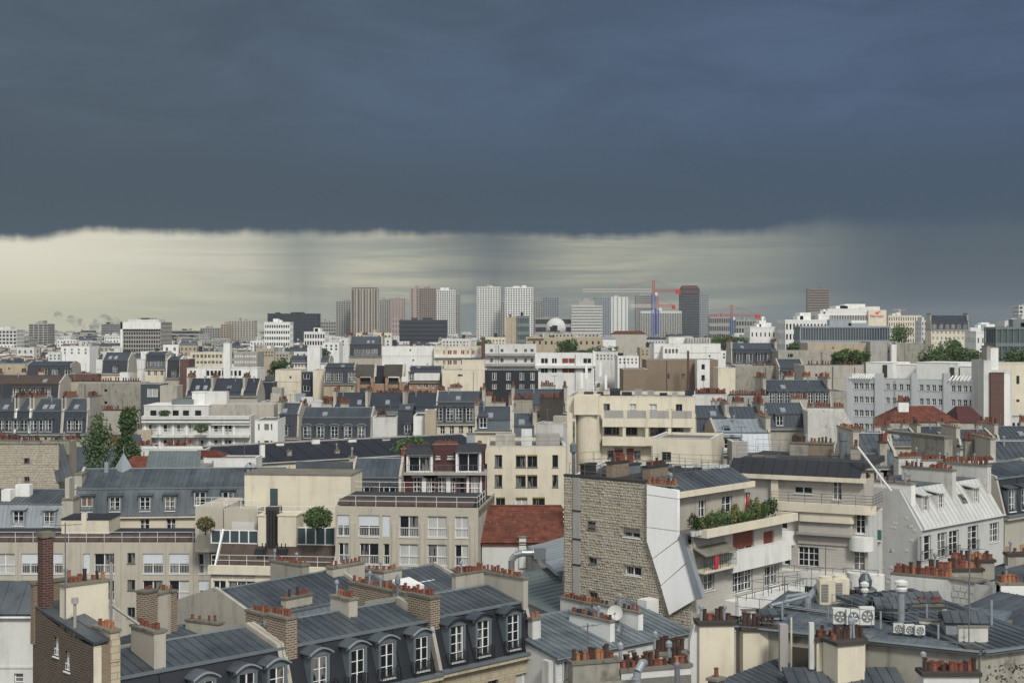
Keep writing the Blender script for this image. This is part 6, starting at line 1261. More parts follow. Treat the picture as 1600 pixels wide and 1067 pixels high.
FL('white gable wall right of the arched dormers', 582, 620, 652, 262, 'white_grey', D=10, yb=684, par=.1, roof='zinc_far'); MN('zinc mansard slope between two white gables', 619, 647, 680, 264, [637], hl=4.6, hr=.8, low='slate_far', yb=684, party=(False, False)); FL('second white gable wall with a plaster chimney', 646, 665, 650, 260, 'white_paint', D=10, yb=684, par=.1, roof='zinc_far'); FL('brown plaster chimney wall right of the second white gable', 664, 681, 641, 258, 'tan_plaster', D=4, yb=684, par=.1)
MN('cream house with slate mansard and four bright dormers left of the cream flats', 681, 757, 661, 272, [686, 703, 717, 734], hl=4, hr=1.8, low='slate', m='cream', cs=cols(684, 756, 5, 7), rs=[(665, 678)], yb=682, ds=(1.3, 2.6), ch=('r', (700, 720)), near=True)
for i, (a, b) in enumerate(((520, 573), (573, 632), (632, 690), (690, 752))):
    MN(['hipped slate roof with red pots above the arched dormers', 'second hipped slate roof from the left above the arched dormers', 'third slate roof right of the second hipped one', 'fourth slate roof above the four bright dormers'][i], a, b, 642, 306 + i * 3, [], hl=.8, hr=2.8, low='slate_far', up='slate_far', ch=('l', 'r'), yb=640, inset=.8)
for i, (a, b, py, d) in enumerate(((504, 532, 626, 309), (536, 562, 622, 330), (588, 628, 616, 335), (632, 674, 617, 335), (676, 694, 622, 328), (714, 742, 621, 330), (745, 770, 618, 322), (436, 449, 643, 268), (472, 486, 640, 269), (518, 536, 648, 268), (543, 560, 649, 268), (590, 603, 648, 268))):
    potrow('stack of red pots, %s' % ['left of the hipped slate roofs', 'above the gap beside the modern black house', 'under the left black front', 'under the black mansard house', 'below the cream stepped party wall', 'below the slate clad facade', 'beside the tall dark pots', 'above the narrow zinc mansard', 'over the first arched dormer', 'over the third arched dormer', 'over the fifth arched dormer', 'over the white gable'][i], a, b, py, d, max(4, int((b - a) * .45)), h=2.5, rows=2)
FL('white plaster wall house with narrow windows left of the arched dormers', 398, 434, 657, 250, 'white_paint', [(403, 406), (413, 420), (423, 426)], [(662, 672), (688, 698)], yb=700, par=.1, D=10); FL('white and pale zinc roofs left of the hipped slate roofs', 408, 436, 628, 300, 'zinc_light', yb=655, D=9, junk=1); FL('pale roof terrace block right of the pale zinc roofs', 436, 502, 628, 305, 'white_grey', yb=645, D=9, junk=3, roof='zinc_light')
FL('slate box house beside the plaster chimney at left centre', 398, 426, 597, 365, 'slate_far', [(400, 407, 'cur')], [(608, 622)], yb=620, roof='zinc_far'); FL('grey plaster chimney block beside the slate box house', 425, 440, 606, 350, 'grey_concrete', yb=622, D=4)
# long dark slate roof across the centre left
B = Bld('long_slate_house', 'very long low dark slate roof with white chimney blocks at centre left', 'house', (352, 214), (762, 240), 14); F = B.F; vis(352, 762, 214, 720)
ze = F.z(724, 6); B.walls(ze, 'cream', near=False); slope(B.e, (0, -.3, ze), (B.W, 0, 0), (0, 9, 2.2), 'slate', panels=False, sp=3); mb = MB(); mb.tube((0, -.3, ze), (B.W, -.3, ze), .14); mb.box(0, B.W, 8.7, 9.2, ze + 1.9, ze + 2.4); B.part('ridge_cap', mb, ['grey_concrete'])
for p in (438, 494, 551, 604): cx(B, p - 6, p + 6, 7.5, 686 if p > 480 else 692, 'white_paint', 0, dz=2)
for p, py, n in ((410, 694, 0), (452, 705, 2), (527, 704, 3)): cx(B, p - 3, p + 4, 2.5, py, 'white_paint' if not n else 'old_plaster', n, dz=3)
FL('white walled house end at the left tip of the long slate roof', 318, 400, 716, 205, 'white_paint', [(388, 392), (395, 400)], [(722, 730)], yb=730, D=5, par=.1)
# --- left
B = FL('white modern terraced flats with planted balconies left of centre', 222, 392, 650, 262, 'white_grey', [(232, 245), (255, 267), (276, 287), (295, 302), (313, 323), (334, 347), (351, 362, 'bal')], [(663, 675), (687, 697)], 'mix', D=13, yb=702, near=True, par=.2, bands=((650, 655, 1.0, 'white_grey'), (657, 660, .9, 'white_paint'), (679, 683, 1.0, 'white_grey')))
F = B.F; pb(B, 225, 326, 634, 2.2, 12, 'white_grey', 20, 'penthouse', top='white_paint'); 
for a in (235, 252, 270, 286, 305): pb(B, a, a + 9, 641, 2.0, 2.18, 'glass', h=1.4, name='window')
pb(B, 327, 428, 632, 4, 12, 'plaster', 8, 'party_wall'); pb(B, 330, 390, 660, -.6, -.01, 'white_paint', h=.5, name='balcony'); pb(B, 300, 320, 613, 5, 8, 'white_paint', h=3, name='stair_head', top='white_paint'); pb(B, 320, 354, 612, 5.5, 8, 'white_grey', h=3, name='stair_head'); pb(B, 268, 301, 624, 4, 9, 'zinc_green', h=1.6, name='plant_room')
pb(B, 222, 236, 672, -1.2, -.01, 'tan_plaster', 0, 'chimney'); mb = MB()
for p in (227, 250, 271, 292, 309, 328, 349, 366): x = F.s(p); mb.box(x - .18, x + .18, -.9, -.02, F.z(655, x) + .1, F.z(640, x) - 1) if p < 0 else mb.box(x - .2, x + .2, -.25, -.01, 10, F.z(660, x))
B.part('pilasters', mb, ['white_paint'], kind='stuff')
tree('green bush on the upper terrace of the white terraced flats', 314, 661, 259, 1.4, 1.8, 'ball', n=500, name='bush', cat='bush'); tree('small bush on the penthouse terrace of the white flats', 257, 640, 262, 1.2, 1.3, 'ball', n=350, name='bush', cat='bush')
tree('loose pale green tall tree left of the darker one', 155, 648, 214, 5.4, 19, 'tall', n=3400, mats=('leaf', 'leaf_dark'), leaf=.24); tree('dense dark green poplar beside the terraced flats', 197, 642, 216, 4.6, 19, 'tall', n=9000, mats=('leaf_dark', 'leaf'), var=1, leaf=.22)
tree('bushy green tree behind the maroon house', 648, 680, 196, 4.2, 6, 'round', n=2600, leaf=.24)
redroof('small red tiled gable roof left of the glazed green roof', 181, 244, 712, 733, 196, 'red_tile', 8); redroof('little red tiled roof behind the glazed green roof', 288, 346, 703, 715, 206, 'red_tile', 6)
B = Bld('glass_roof_hall', 'hall with a ribbed green glass roof between two red tiled roofs', 'hall', (228, 192), (312, 192), 9); ze = B.F.z(733, 3); B.walls(ze, 'grey_concrete', near=False); slope(B.e, (0, -.2, ze), (B.W, 0, 0), (-1.5, 8, 1.8), 'zinc_green', n=15); vis(228, 312, 192, 732)
FL('low white building behind the red tiled roofs', 204, 322, 702, 218, 'white_paint', [(214, 220)], [(706, 712)], yb=710, D=6)
for i, (a, b, dm) in enumerate(((-30, 22, [3, 14]), (22, 46, [27, 38]), (46, 96, [53, 67, 76]), (96, 136, [111, 123]))):
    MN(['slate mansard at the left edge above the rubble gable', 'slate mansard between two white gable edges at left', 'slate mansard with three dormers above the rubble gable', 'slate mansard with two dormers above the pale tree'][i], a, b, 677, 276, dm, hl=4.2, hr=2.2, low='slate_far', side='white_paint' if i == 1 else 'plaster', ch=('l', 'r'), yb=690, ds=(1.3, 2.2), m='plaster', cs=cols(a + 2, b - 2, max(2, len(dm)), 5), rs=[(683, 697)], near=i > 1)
FL('big blank stained plaster party wall at left under a line of pots', 123, 220, 598, 330, 'old_plaster', [(163, 168)], [(608, 612), (627, 631)], yb=642, par=.1, roof='zinc_far', D=8); FL('grey plaster end wall left of the big stained wall', 95, 123, 600, 332, 'grey_concrete', yb=642, par=.1, D=8, roof='zinc_far'); potrow('line of small red pots along the big stained wall', 100, 218, 596, 331, 30, h=1.2, rows=1)
potrow('line of red pots in front of the big stained wall', 20, 110, 644, 300, 26, h=2.5); potrow('line of red pots left of the white flats', 118, 218, 641, 300, 28, h=2.5)
MN('black mansard with five dormers and rusty green roof at left', -20, 92, 625, 322, [25, 39, 48, 60, 75], hl=3.6, hr=1.8, low='slate', up='brown_tile', m='cream', cs=cols(0, 118, 9, 4), rs=[(628, 634)], yb=640, ds=(1.2, 2.2), ch=('l', (33, 40), (60, 68)))
FL('tan plaster wall at the left edge under a red pot line', -20, 40, 569, 425, 'tan_plaster', yb=588, par=.1, roof='zinc_far'); MN('long slate mansard with three white dormers at upper left', 40, 110, 590, 420, [70, 86, 106], hl=3.6, hr=1, low='slate_far', m='tan_plaster', yb=592, ds=(1.6, 2.2)); FL('low ochre wall under the slate mansard at upper left', -20, 108, 587, 400, 'tan_plaster', yb=598, par=.1, D=8, roof='zinc_far'); FL('dark red brown low wall left of the white gable', 107, 152, 584, 395, 'red_brick', yb=597, par=.1, D=6)
FL('white blank block behind the slate gable at left', 150, 226, 562, 425, 'white_paint', yb=592, par=.1); MN('cream and slate house with a pointed gable at left', 158, 200, 583, 398, [180], hl=3.4, hr=2.2, low='slate_far', m='cream', yb=592, D=10); FL('white garage like box in front of the pointed gable', 187, 202, 582, 390, 'white_paint', D=4, yb=592, par=.1)
MN('cream house with slate mansard and dormers right of the white block', 226, 259, 576, 418, [235, 244, 252], hl=4, hr=.8, low='slate_far', m='cream', cs=cols(228, 258, 3, 5), rs=[(579, 587)], yb=592, ds=(1.7, 2)); MN('slate mansard end with a white gable and a brick red wall', 259, 281, 590, 412, [272], hl=5, hr=1, low='slate', side='white_paint', yb=596); FL('rusty red brick party wall beside the white row', 281, 295, 561, 410, 'red_brick', D=8, yb=600, par=.1)
FL('long white low building with a row of dark windows left of centre', 292, 402, 575, 385, 'white_paint', cols(322, 352, 5, 4) + cols(358, 378, 3, 4) + [(297, 300), (303, 306)], [(579, 587)], yb=598, roof='zinc_far'); FL('slim white tower chimney rising over the long white building', 349, 359, 536, 383, 'white_paint', D=3, yb=598, name='tower', cat='tower', par=.1)
FL('cream flats with balconies behind the long white building', 297, 350, 550, 450, 'cream', cols(300, 348, 8, 4), [(554, 559), (564, 568)], yb=570, junk=3); FL('grey banded office left of the white farmhouse like block', 365, 402, 550, 455, 'grey_concrete', cols(366, 401, 9, 3), [(554, 558), (563, 567)], 'cur', yb=572)
FL('plaster chimney wall with zinc sides left of the hipped roofs', 250, 276, 603, 318, 'plaster', D=6, yb=630, par=.1); FL('zinc clad box with a bright white dormer window', 220, 251, 600, 320, 'zinc_far', [(230, 247, 'cur')], [(607, 620)], yb=630, D=7, par=.1)
for i, (a, b) in enumerate(((290, 328), (328, 378), (378, 402))): MN(['left hipped slate roof behind the white stair heads', 'middle hipped slate roof behind the white stair heads', 'right hipped slate roof behind the white stair heads'][i], a, b, 618, 340, [], hl=.8, hr=3.0, low='slate_far', up='slate_far', ch=('l',), yb=615, inset=.8)
potrow('dense row of red pots in front of the long white building', 300, 400, 597, 350, 30, h=2, rows=2)
MN('white house with red timbered windows behind the black mansards', 451, 515, 566, 470, [], hl=1, hr=1, m='white_paint', cs=cols(455, 485, 6, 4), rs=[(555, 559), (568, 574)], st='redh', yb=576, low='zinc_far'); FL('tall white stair tower on the white timbered house', 480, 500, 542, 468, 'white_paint', D=5, yb=560, par=.1)
tree('round dark green tree beside the white timbered house', 435, 560, 440, 5, 9, 'round', n=900, group=None)
for i, (p, py, d, r) in enumerate(((1308, 550, 330, 2.6), (1322, 547, 332, 2.8), (1345, 549, 330, 3.0))): tree(['left small tree of the roof garden on the plaster wall', 'middle small tree of the roof garden on the plaster wall', 'right small tree of the roof garden on the plaster wall'][i], p, py - 2, d, r * .95, 5.2, 'round', n=1500, mats=('leaf', 'leaf'), var=i, group='roof garden trees', leaf=.3)
FL('cream plaster wall with stains behind the roof garden trees', 1216, 1300, 548, 390, 'old_plaster', [(1231, 1239)], [(553, 558)], yb=566, par=.1); FL('long tan plaster wall under the glass fronted offices', 1262, 1362, 536, 440, 'tan_plaster', yb=556, par=.1); FL('grey concrete part of the tan plaster wall', 1360, 1394, 534, 436, 'grey_concrete', yb=566, par=.1); FL('tan stained wall right of the grey concrete part', 1400, 1443, 536, 438, 'old_plaster', yb=566, par=.1); FL('white narrow wall between grey concrete and tan wall', 1393, 1401, 538, 434, 'white_paint', yb=566, par=.1, D=6)
# ------------------------------------------------------------------ skyline
def TW(label, px0, px1, py, d, m='white_grey', nc=6, nr=14, st='grid', D=22, yb=520, fw=.66, fh=.6, name='tower_block', cat='tower block', frame=None, core='glass', z0=0, sides=True):
    """high block: concrete shell with real openings round a dark glazed core"""
    t = Bld(name, label, cat, (px0, d), (px1, d), D); W = t.W; zt = t.F.z(py, 0); fl = (zt - z0) / nr
    def holes(L, n):
        if st == 'band': return [(.3, L - .3, z0 + fl * (k + .25), z0 + fl * (k + .25 + fh)) for k in range(nr)]
        if st == 'stripe': return [(L * (i + .5 - fw / 2) / n, L * (i + .5 + fw / 2) / n, z0 + 3, zt - 2) for i in range(n)]
        return [(L * (i + .5 - fw / 2) / n, L * (i + .5 + fw / 2) / n, z0 + fl * (k + .2), z0 + fl * (k + .2 + fh)) for i in range(n) for k in range(nr)]
    for f, L in (('f', W), ('l', D), ('r', D)):
        F = t.fr(f); hs = holes(L, nc if f == 'f' else max(2, int(nc * D / W))) if (f == 'f' or sides) else []
        part('wall', wall_mb(0, L, z0, zt, hs, rev=.5), m, t.e, F.loc, F.rz)
    mb = MB(); mb.box(.5, W - .5, .5, D - .5, z0, zt - .05); part('glazing', mb, [core], t.e, kind='stuff')
    mb = MB(); mb.box(-.1, W + .1, -.1, D, zt, zt + .8); part('roof', mb, [frame or m], t.e)
    for k in range(2): x = rnd.uniform(.15, .6) * W; w_ = rnd.uniform(.1, .25) * W; mb = MB(); mb.box(x, x + w_, 4, D - 5, zt + .8, zt + rnd.uniform(2, 4.5)); part('plant_room', mb, [m], t.e)
    return t
TW('pale slab block cut by the left picture edge', -20, 26, 516, 1300, 'white_grey', 8, 12); TW('lower grey block beside the pale slab at the left edge', 26, 45, 531, 1320, 'grey_concrete', 6, 8)
TW('brown grey banded tower standing alone at far left', 45, 75, 507, 1500, 'grey_concrete', 4, 18, fw=.8); TW('dark blue glass block low on the left skyline', 131, 144, 525, 1700, 'zinc_green', 5, 8, 'band', core='glass_blue')
TW('grey tower behind the drifting smoke', 158, 188, 507, 2200, 'grey_concrete', 7, 16, 'band'); TW('wide low grey block left of the white framed block', 150, 190, 525, 1900, 'white_grey', 8, 8, 'band')
t = TW('white framed block with a dark window grid and white top bands at left', 189, 251, 505, 900, 'grey_concrete', 16, 17, fw=.72, fh=.66, D=30); pb(t, 188, 251, 503, -1.5, -.3, 'white_paint', h=4.5, name='top_band'); pb(t, 188, 191.5, 503, -1.5, -.3, 'white_paint', 0, 'frame'); pb(t, 200, 248, 499, 2, 20, 'white_grey', 40, 'roof_floor'); pb(t, 220, 236, 497, 4, 16, 'grey_concrete', 42, 'plant_room')
TW('stepped grey block right of the white framed block', 266, 312, 517, 1700, 'grey_concrete', 10, 9, 'band'); TW('grey twin of slab blocks left of the beige towers', 313, 343, 513, 2000, 'grey_concrete', 8, 12)
TW('narrow beige tower at the left of the beige pair', 345, 357, 507, 1800, 'tan_plaster', 3, 16); TW('wide beige gridded tower of the beige pair', 357, 397, 502, 1820, 'plaster', 9, 18, fw=.5)
TW('white block with a bold checker of dark windows', 413, 453, 505, 900, 'white_paint', 11, 12, fw=.66, fh=.5, D=14); TW('dark irregular slab behind the checkered white block', 418, 497, 491, 1500, 'slate_far', 20, 16, fw=.5, D=20)
pb(Bld('tower_block', 'dark notched roof top of the irregular slab', 'tower block', (430, 1498), (436, 1498), 10), 430, 436, 488, 0, 10, 'slate_far', 0)
TW('small white gridded block under the dark slab', 475, 508, 520, 1000, 'white_paint', 8, 8); TW('tan block left of the tall central cluster', 497, 525, 503, 2200, 'grey_concrete', 7, 10)
TW('grey brown tower at the left of the central cluster', 525, 548, 471, 2000, 'grey_concrete', 6, 30, D=30); TW('plain grey tower between the red striped and the pink one', 590, 607, 469, 2050, 'grey_concrete', 5, 28, fw=.5); TW('plain pinkish tower without balconies', 607, 631, 467, 2100, 'tower_pink', 5, 28, fw=.25); TW('small pink block at the foot of the plain pinkish tower', 612, 626, 498, 1900, 'tower_pink', 3, 8, fw=.3)
t = TW('tallest tower at left of centre with red brown vertical stripes', 548, 590, 452, 1950, 'plaster', 9, 34, 'grid', fw=.45, fh=.7); pb(t, 550, 588, 449.5, .5, 20, 'red_brick', 60, 'roof_cap', h=4)
for a in (551, 560, 569, 578, 586): pb(t, a, a + 1.6, 453, -.8, -.05, 'red_brick', 3, 'pilaster')
TW('dark banded long slab in front of the central towers', 624, 698, 501, 1500, 'slate_far', 10, 11, 'band', D=18, fh=.4)
TW('pinkish blank half of the two tone tower', 640, 656, 451, 2000, 'tower_pink', 2, 30, fw=.3); TW('brown gridded half of the two tone tower', 656, 680, 451, 1996, 'tower_brown', 8, 32)
TW('white gridded tower right of the two tone tower', 680, 711, 454, 2100, 'white_paint', 9, 30, fw=.64); TW('dark narrow tower clinging to the white gridded one', 711, 719, 460, 2150, 'grey_concrete', 2, 28)
TW('left one of the two tallest white gridded towers at centre', 745, 782, 449, 1900, 'white_paint', 9, 32, fw=.64, fh=.6); TW('right one of the two tallest white gridded towers at centre', 789, 833, 450, 1850, 'white_paint', 11, 32, fw=.64, fh=.6); TW('dim grey tower between the two tallest white ones', 782, 791, 472, 2400, 'grey_concrete', 3, 24)
TW('dim grey tower right of the tallest white pair', 833, 848, 470, 2500, 'grey_concrete', 4, 24); TW('grey glass tower right of the dim one', 848, 873, 465, 2350, 'zinc_light', 7, 26, fw=.7)
TW('tan windowless half of the low block under the white pair', 790, 808, 497, 1100, 'tan_plaster', 1, 2, fw=.02); TW('dark glazed half of the low block under the white pair', 808, 827, 495, 1098, 'zinc_green', 5, 8, fw=.8, core='glass_blue')
TW('long low grey block behind the white dome', 836, 893, 497, 2000, 'grey_concrete', 12, 5, 'band')
t = TW('broad grey banded block with a stepped top right of the dome', 893, 941, 478, 1900, 'white_grey', 10, 18, 'band', fh=.4); pb(t, 904, 929, 470, 2, 18, 'grey_concrete', 60, 'upper_floors'); pb(t, 911, 921, 466, 4, 16, 'grey_concrete', 60, 'plant_room')
TW('grey gridded tower right of the stepped banded block', 930, 956, 465, 2200, 'zinc_light', 7, 26); TW('bright white tower with two dark window columns', 955, 981, 465, 2000, 'white_paint', 4, 28, fw=.35)
TW('grey banded tower behind the crane masts', 994, 1020, 462, 2200, 'grey_concrete', 6, 28, 'band'); TW('dark block with white vertical stripes behind the cranes', 1001, 1065, 487, 1800, 'white_grey', 24, 10, 'stripe', fw=.75)
t = TW('dark rounded tower with a red brown crown right of the cranes', 1064, 1093, 452, 1900, 'slate_far', 6, 28, 'band', fh=.4); mb = MB(); mb.hexa([(0, 0, t.F.z(452, 0)), (t.W, 0, t.F.z(452, 0)), (t.W, 20, t.F.z(452, 0)), (0, 20, t.F.z(452, 0)), (3, 1, t.F.z(446, 0)), (t.W - 3, 1, t.F.z(446, 0)), (t.W - 3, 19, t.F.z(446, 0)), (3, 19, t.F.z(446, 0))]); t.part('crown', mb, ['maroon_sheet']); pb(t, 1067, 1091, 453, -.6, -.1, 'red_brick', h=5, name='brick_band')
TW('pale grey tower right of the dark rounded one', 1093, 1107, 460, 2100, 'zinc_light', 4, 26); TW('dark brown banded tower standing alone at right', 1264, 1296, 452, 2200, 'tower_brown', 8, 26, 'band', fh=.5)
TW('brown grey hospital like block right of the cranes', 1108, 1142, 495, 2100, 'grey_concrete', 12, 5); TW('low tan block between the right crane and the trees', 1150, 1184, 500, 2200, 'grey_concrete', 8, 5)
# hotel
H_ = TW('white banded hotel wing at right', 1282, 1358, 488, 800, 'white_paint', 30, 9, fw=.7, fh=.5, D=25, name='hotel', cat='hotel'); pb(H_, 1357, 1385, 484.5, -2, 22, 'cream', 0, 'blank_gable'); pb(H_, 1293, 1357, 482, 1, 20, 'white_grey', 30, 'roof_floor'); pb(H_, 1320, 1352, 475, 5, 18, 'white_paint', 30, 'plant_room'); pb(H_, 1344, 1375, 479, 4, 18, 'white_grey', 30, 'plant_room')
cu = bpy.data.curves.new('sign_text', 'FONT'); cu.body = 'Marriott'; cu.size = 2.2; cu.extrude = .05; cu.align_x = 'CENTER'
to = bpy.data.objects.new('tmp', cu); COL.objects.link(to); dg = bpy.context.evaluated_depsgraph_get(); me = bpy.data.meshes.new_from_object(to.evaluated_get(dg)); bpy.data.objects.remove(to); me.materials.clear(); me.materials.append(G('logo_red')); me.name = 'lettering'
sx = H_.F.s(1370, -2); obj('lettering', me, H_.e, (sx, -2.12, H_.F.z(496, sx)), rot=(radians(90), 0, 0))
mb = MB(); pts = [(-1.6, 0), (-1.1, .2), (-.5, 1.9), (.2, .7), (.9, 2.0), (2.1, 1.7), (1.2, 1.4), (.8, .1), (.5, .1), (.3, .35), (0, .1), (-.5, .9), (-.9, .05)]; zc = H_.F.z(491.5, sx); mb.prism([(sx + a, -2.05, zc + b) for a, b in pts], (0, -.08, 0)); H_.part('emblem', mb, ['logo_red'])
TW('white gridded office in front of the lone dark tower', 1227, 1298, 502, 700, 'white_paint', 13, 9, fw=.5, fh=.55, D=20); B = TW('blue glass fronted office in front of the hotel', 1250, 1391, 512, 640, 'zinc_light', 34, 6, fw=.82, fh=.8, core='glass_blue', D=14)
TW('white cube on the office in front of the hotel', 1279, 1296, 493, 720, 'white_paint', 1, 3, fw=.05, D=8); TW('white stepped flats at the left foot of the gridded office', 1172, 1226, 513, 720, 'white_paint', 8, 8, fw=.3, fh=.4, D=18); TW('small white top floor on the white stepped flats', 1182, 1205, 507, 730, 'white_paint', 3, 3, fw=.3, D=8)
TW('beige flats on the rise behind the big round tree', 1388, 1440, 494, 1400, 'cream', 14, 10, fw=.4); TW('pale flats right of the beige ones on the rise', 1440, 1456, 502, 1350, 'white_grey', 4, 10, fw=.4)
for i, (a, b, py, d, m_) in enumerate(((1455, 1514, 515, 760, 'cream'), (1516, 1570, 514, 900, 'white_paint'), (1570, 1640, 503, 980, 'white_grey'), (1525, 1590, 520, 640, 'white_paint'))):
    if i == 0: MN('grand cream house with slate mansard and a row of white dormers at far right', a, b, py, d, cols(a, b, 6, 0) and [1460, 1470, 1480, 1489, 1498, 1508], hl=4.5, hr=3, m=m_, cs=cols(a, b, 9, 3), rs=[(517, 522), (526, 531)], low='slate_far', up='slate_far', ds=(1.8, 2.6), ch=('l', 'r'), yb=540)
    else: TW(['', 'white flats with small windows at far right', 'pale flats at the right edge of the skyline', 'white cube flats with scattered windows at far right'][i], a, b, py, d, m_, 9, 7, fw=.3, fh=.4, D=16)
TW('blue glass office at the right edge', 1556, 1640, 514, 560, 'zinc_green', 9, 6, fw=.85, fh=.8, core='glass_blue', D=14); TW('pale blue topped tower at the very right edge', 1592, 1620, 478, 1800, 'white_grey', 4, 14)
# white shell dome with an arch cut out
t = thing('shell_dome', 'white shell dome with an arched opening on the horizon at centre', 'dome', (PX(868.5, 1300), 1300, PZ(521, 1300))); mb = MB(); R_ = 9.2; N, M_ = 22, 12; zo = 5.0
for i in range(N):
    for j in range(-3, M_):
        a0, a1 = 2 * pi * i / N, 2 * pi * (i + 1) / N; b0, b1 = pi / 2 * j / M_, pi / 2 * (j + 1) / M_
        am, bm = (a0 + a1) / 2, (b0 + b1) / 2; c = Vector((cos(am) * cos(bm), sin(am) * cos(bm), sin(bm)))
        if c.y < 0 and ((c.x + .22) / .52) ** 2 + ((c.z + .45) / .75) ** 2 < 1: continue
        q = [Vector((cos(a) * cos(b), sin(a) * cos(b), sin(b))) for a, b in ((a0, b0), (a1, b0), (a1, b1), (a0, b1))]
        mb.hexa([p_ * R_ * k + Vector((0, 0, zo)) for k in (1, .93) for p_ in q])
part('shell', mb, ['white_grey'], t); mb = MB(); mb.box(-12, 12, -2, 12, -6, .6); part('base', mb, ['white_grey'], t)
# cranes
def crane(label, px, d, ytop, yjib, ybase, jl, jr, mast='crane_blue', jibm='crane_white', cj='crane_red', tw=1.8):
    x = PX(px, d); zj, zt, zb = PZ(yjib, d), PZ(ytop, d), max(0, PZ(ybase, d)); t = thing('tower_crane', label, 'crane', (x, d, 0)); k = d / FP
    def truss(p, q, w_, n, m_, name, tri=False):
        mb = MB(); p, q = Vector(p), Vector(q); u = (q - p).normalized(); s_ = Vector((0, 1, 0)) * w_ / 2; up = u.cross(Vector((0, 1, 0))).normalized() * w_ / 2; r = w_ * .09
        cs = [s_ + up, s_ - up, -s_ - up, -s_ + up]
        for c in cs: mb.tube(p + c, q + c, r, 4)
        for i in range(n):
            a = p + (q - p) * i / n; b = p + (q - p) * (i + 1) / n
            for j in range(4): mb.tube(a + cs[j], b + cs[(j + 1) % 4], r * .7, 3)
        part(name, mb, [m_], t)
    truss((0, 0, zb), (0, 0, zj - 2), tw, 24, mast, 'mast'); truss((0, 0, zj - 2), (0, 0, zt), tw * .6, 6, cj, 'apex')
    truss(((jl - px) * k, 0, zj), (-1, 0, zj), tw * .8, 22, jibm, 'jib'); truss((1, 0, zj), ((jr - px) * k, 0, zj), tw * .7, 8, cj, 'counter_jib')
    mb = MB(); mb.tube((0, 0, zt), ((jl - px) * k * .55, 0, zj + .7), .13, 4); mb.tube((0, 0, zt), ((jr - px) * k * .9, 0, zj + .5), .13, 4); part('tie_bars', mb, ['crane_red'], t)
    xr_ = (jr - px) * k; mb = MB(); mb.box(min(xr_, xr_ * .82), max(xr_, xr_ * .82), -1, 1, zj - 2.2, zj + .4); part('counterweight', mb, ['crane_red'], t); mb = MB(); mb.box(.9, 2.6, -1.4, .4, zj - 3.4, zj - 1.2); part('cab', mb, ['crane_white'], t)
crane('tall crane with a white jib, red counter jib and blue mast right of centre', 1021, 950, 438, 454, 525, 910, 1063, tw=2.2); crane('lower crane right behind the tall one with a short red arm', 1027, 1000, 464, 478, 522, 985, 1055, cj='crane_red', tw=2.2); crane('third crane with a red head standing alone further right', 1143, 1100, 477, 493, 523, 1108, 1188, tw=2.0, jibm='crane_red')
crane('tiny faint crane far off behind the hotel', 1405, 2600, 482, 484, 496, 1395, 1417, mast='crane_white', cj='crane_white', tw=1.6)
# classical building and other middle skyline pieces
B = FL('long tan classical building with a low pediment under the dome', 822, 942, 527, 620, 'tan_plaster', cols(830, 940, 12, 3), [(533, 538)], yb=540, D=20, junk=4, name='classical_building', cat='building'); mb = MB(); x0, x1, z_ = B.F.s(824), B.F.s(850), B.F.z(529, 0); mb.prism([(x0, -1, z_), (x1, -1, z_), ((x0 + x1) / 2, -1, z_ + 2.2)], (0, 8, 0)); B.part('pediment', mb, ['tan_plaster']); FL('upper tan storey set back on the classical building', 852, 938, 521, 640, 'plaster', cols(856, 936, 14, 2), [(523, 526)], yb=530)
redroof('long red roof row below the right crane masts', 955, 1010, 517, 522, 900, 'red_tile'); redroof('white gabled house with grey roof left of the red roof row', 940, 962, 524, 530, 700, 'zinc_light', wm='white_paint')
for i, (a, b, py, d, m_, nw) in enumerate(((95, 140, 541, 560, 'white_paint', 4), (165, 190, 552, 520, 'tan_plaster', 0), (220, 256, 549, 520, 'white_paint', 0), (75, 96, 550, 560, 'white_grey', 3), (530, 612, 528, 620, 'white_grey', 8), (556, 612, 520, 900, 'cream', 10), (505, 530, 535, 560, 'white_paint', 3), (1145, 1172, 540, 600, 'white_grey', 3), (1000, 1022, 543, 520, 'tan_plaster', 3), (930, 965, 550, 450, 'white_grey', 6), (965, 998, 556, 430, 'white_paint', 5), (690, 745, 529, 700, 'white_grey', 10), (758, 790, 527, 640, 'cream', 6), (400, 428, 545, 600, 'tan_plaster', 6), (430, 452, 550, 560, 'plaster', 4), (1126, 1145, 548, 560, 'white_paint', 2))):
    FL(['white box house on the roofline at upper left', 'tan low block behind the pointed gable', 'blank white block right of the tan low block', 'pale small block left of the white box house', 'long pale office under the red striped tower', 'cream long block far under the red striped tower', 'white block left of the long pale office', 'pale block right of the white stepped office', 'tan block left of the white stepped office', 'pale low block right of the white red shutter flats', 'white low block above the brown brick wall', 'pale row above the red shutter flats', 'cream row right of the dark red chimney wall', 'tan office left of the dark green tree', 'banded plaster block behind the dark green tree', 'small white block left of the slate mansard row'][i], a, b, py, d, m_, cols(a + 1, b - 1, nw, 2.6) if nw else (), [(py + 4, py + 7), (py + 9, py + 12)] if nw else (), yb=py + 12, junk=2)
MN('big slate mansard with white dormers left of the blank white block', 545, 597, 556, 500, [558, 568, 577, 586], hl=4, hr=2.6, low='slate_far', m='plaster', ch=('l', (566, 574), 'r'), ds=(1.7, 2.2), yb=560)
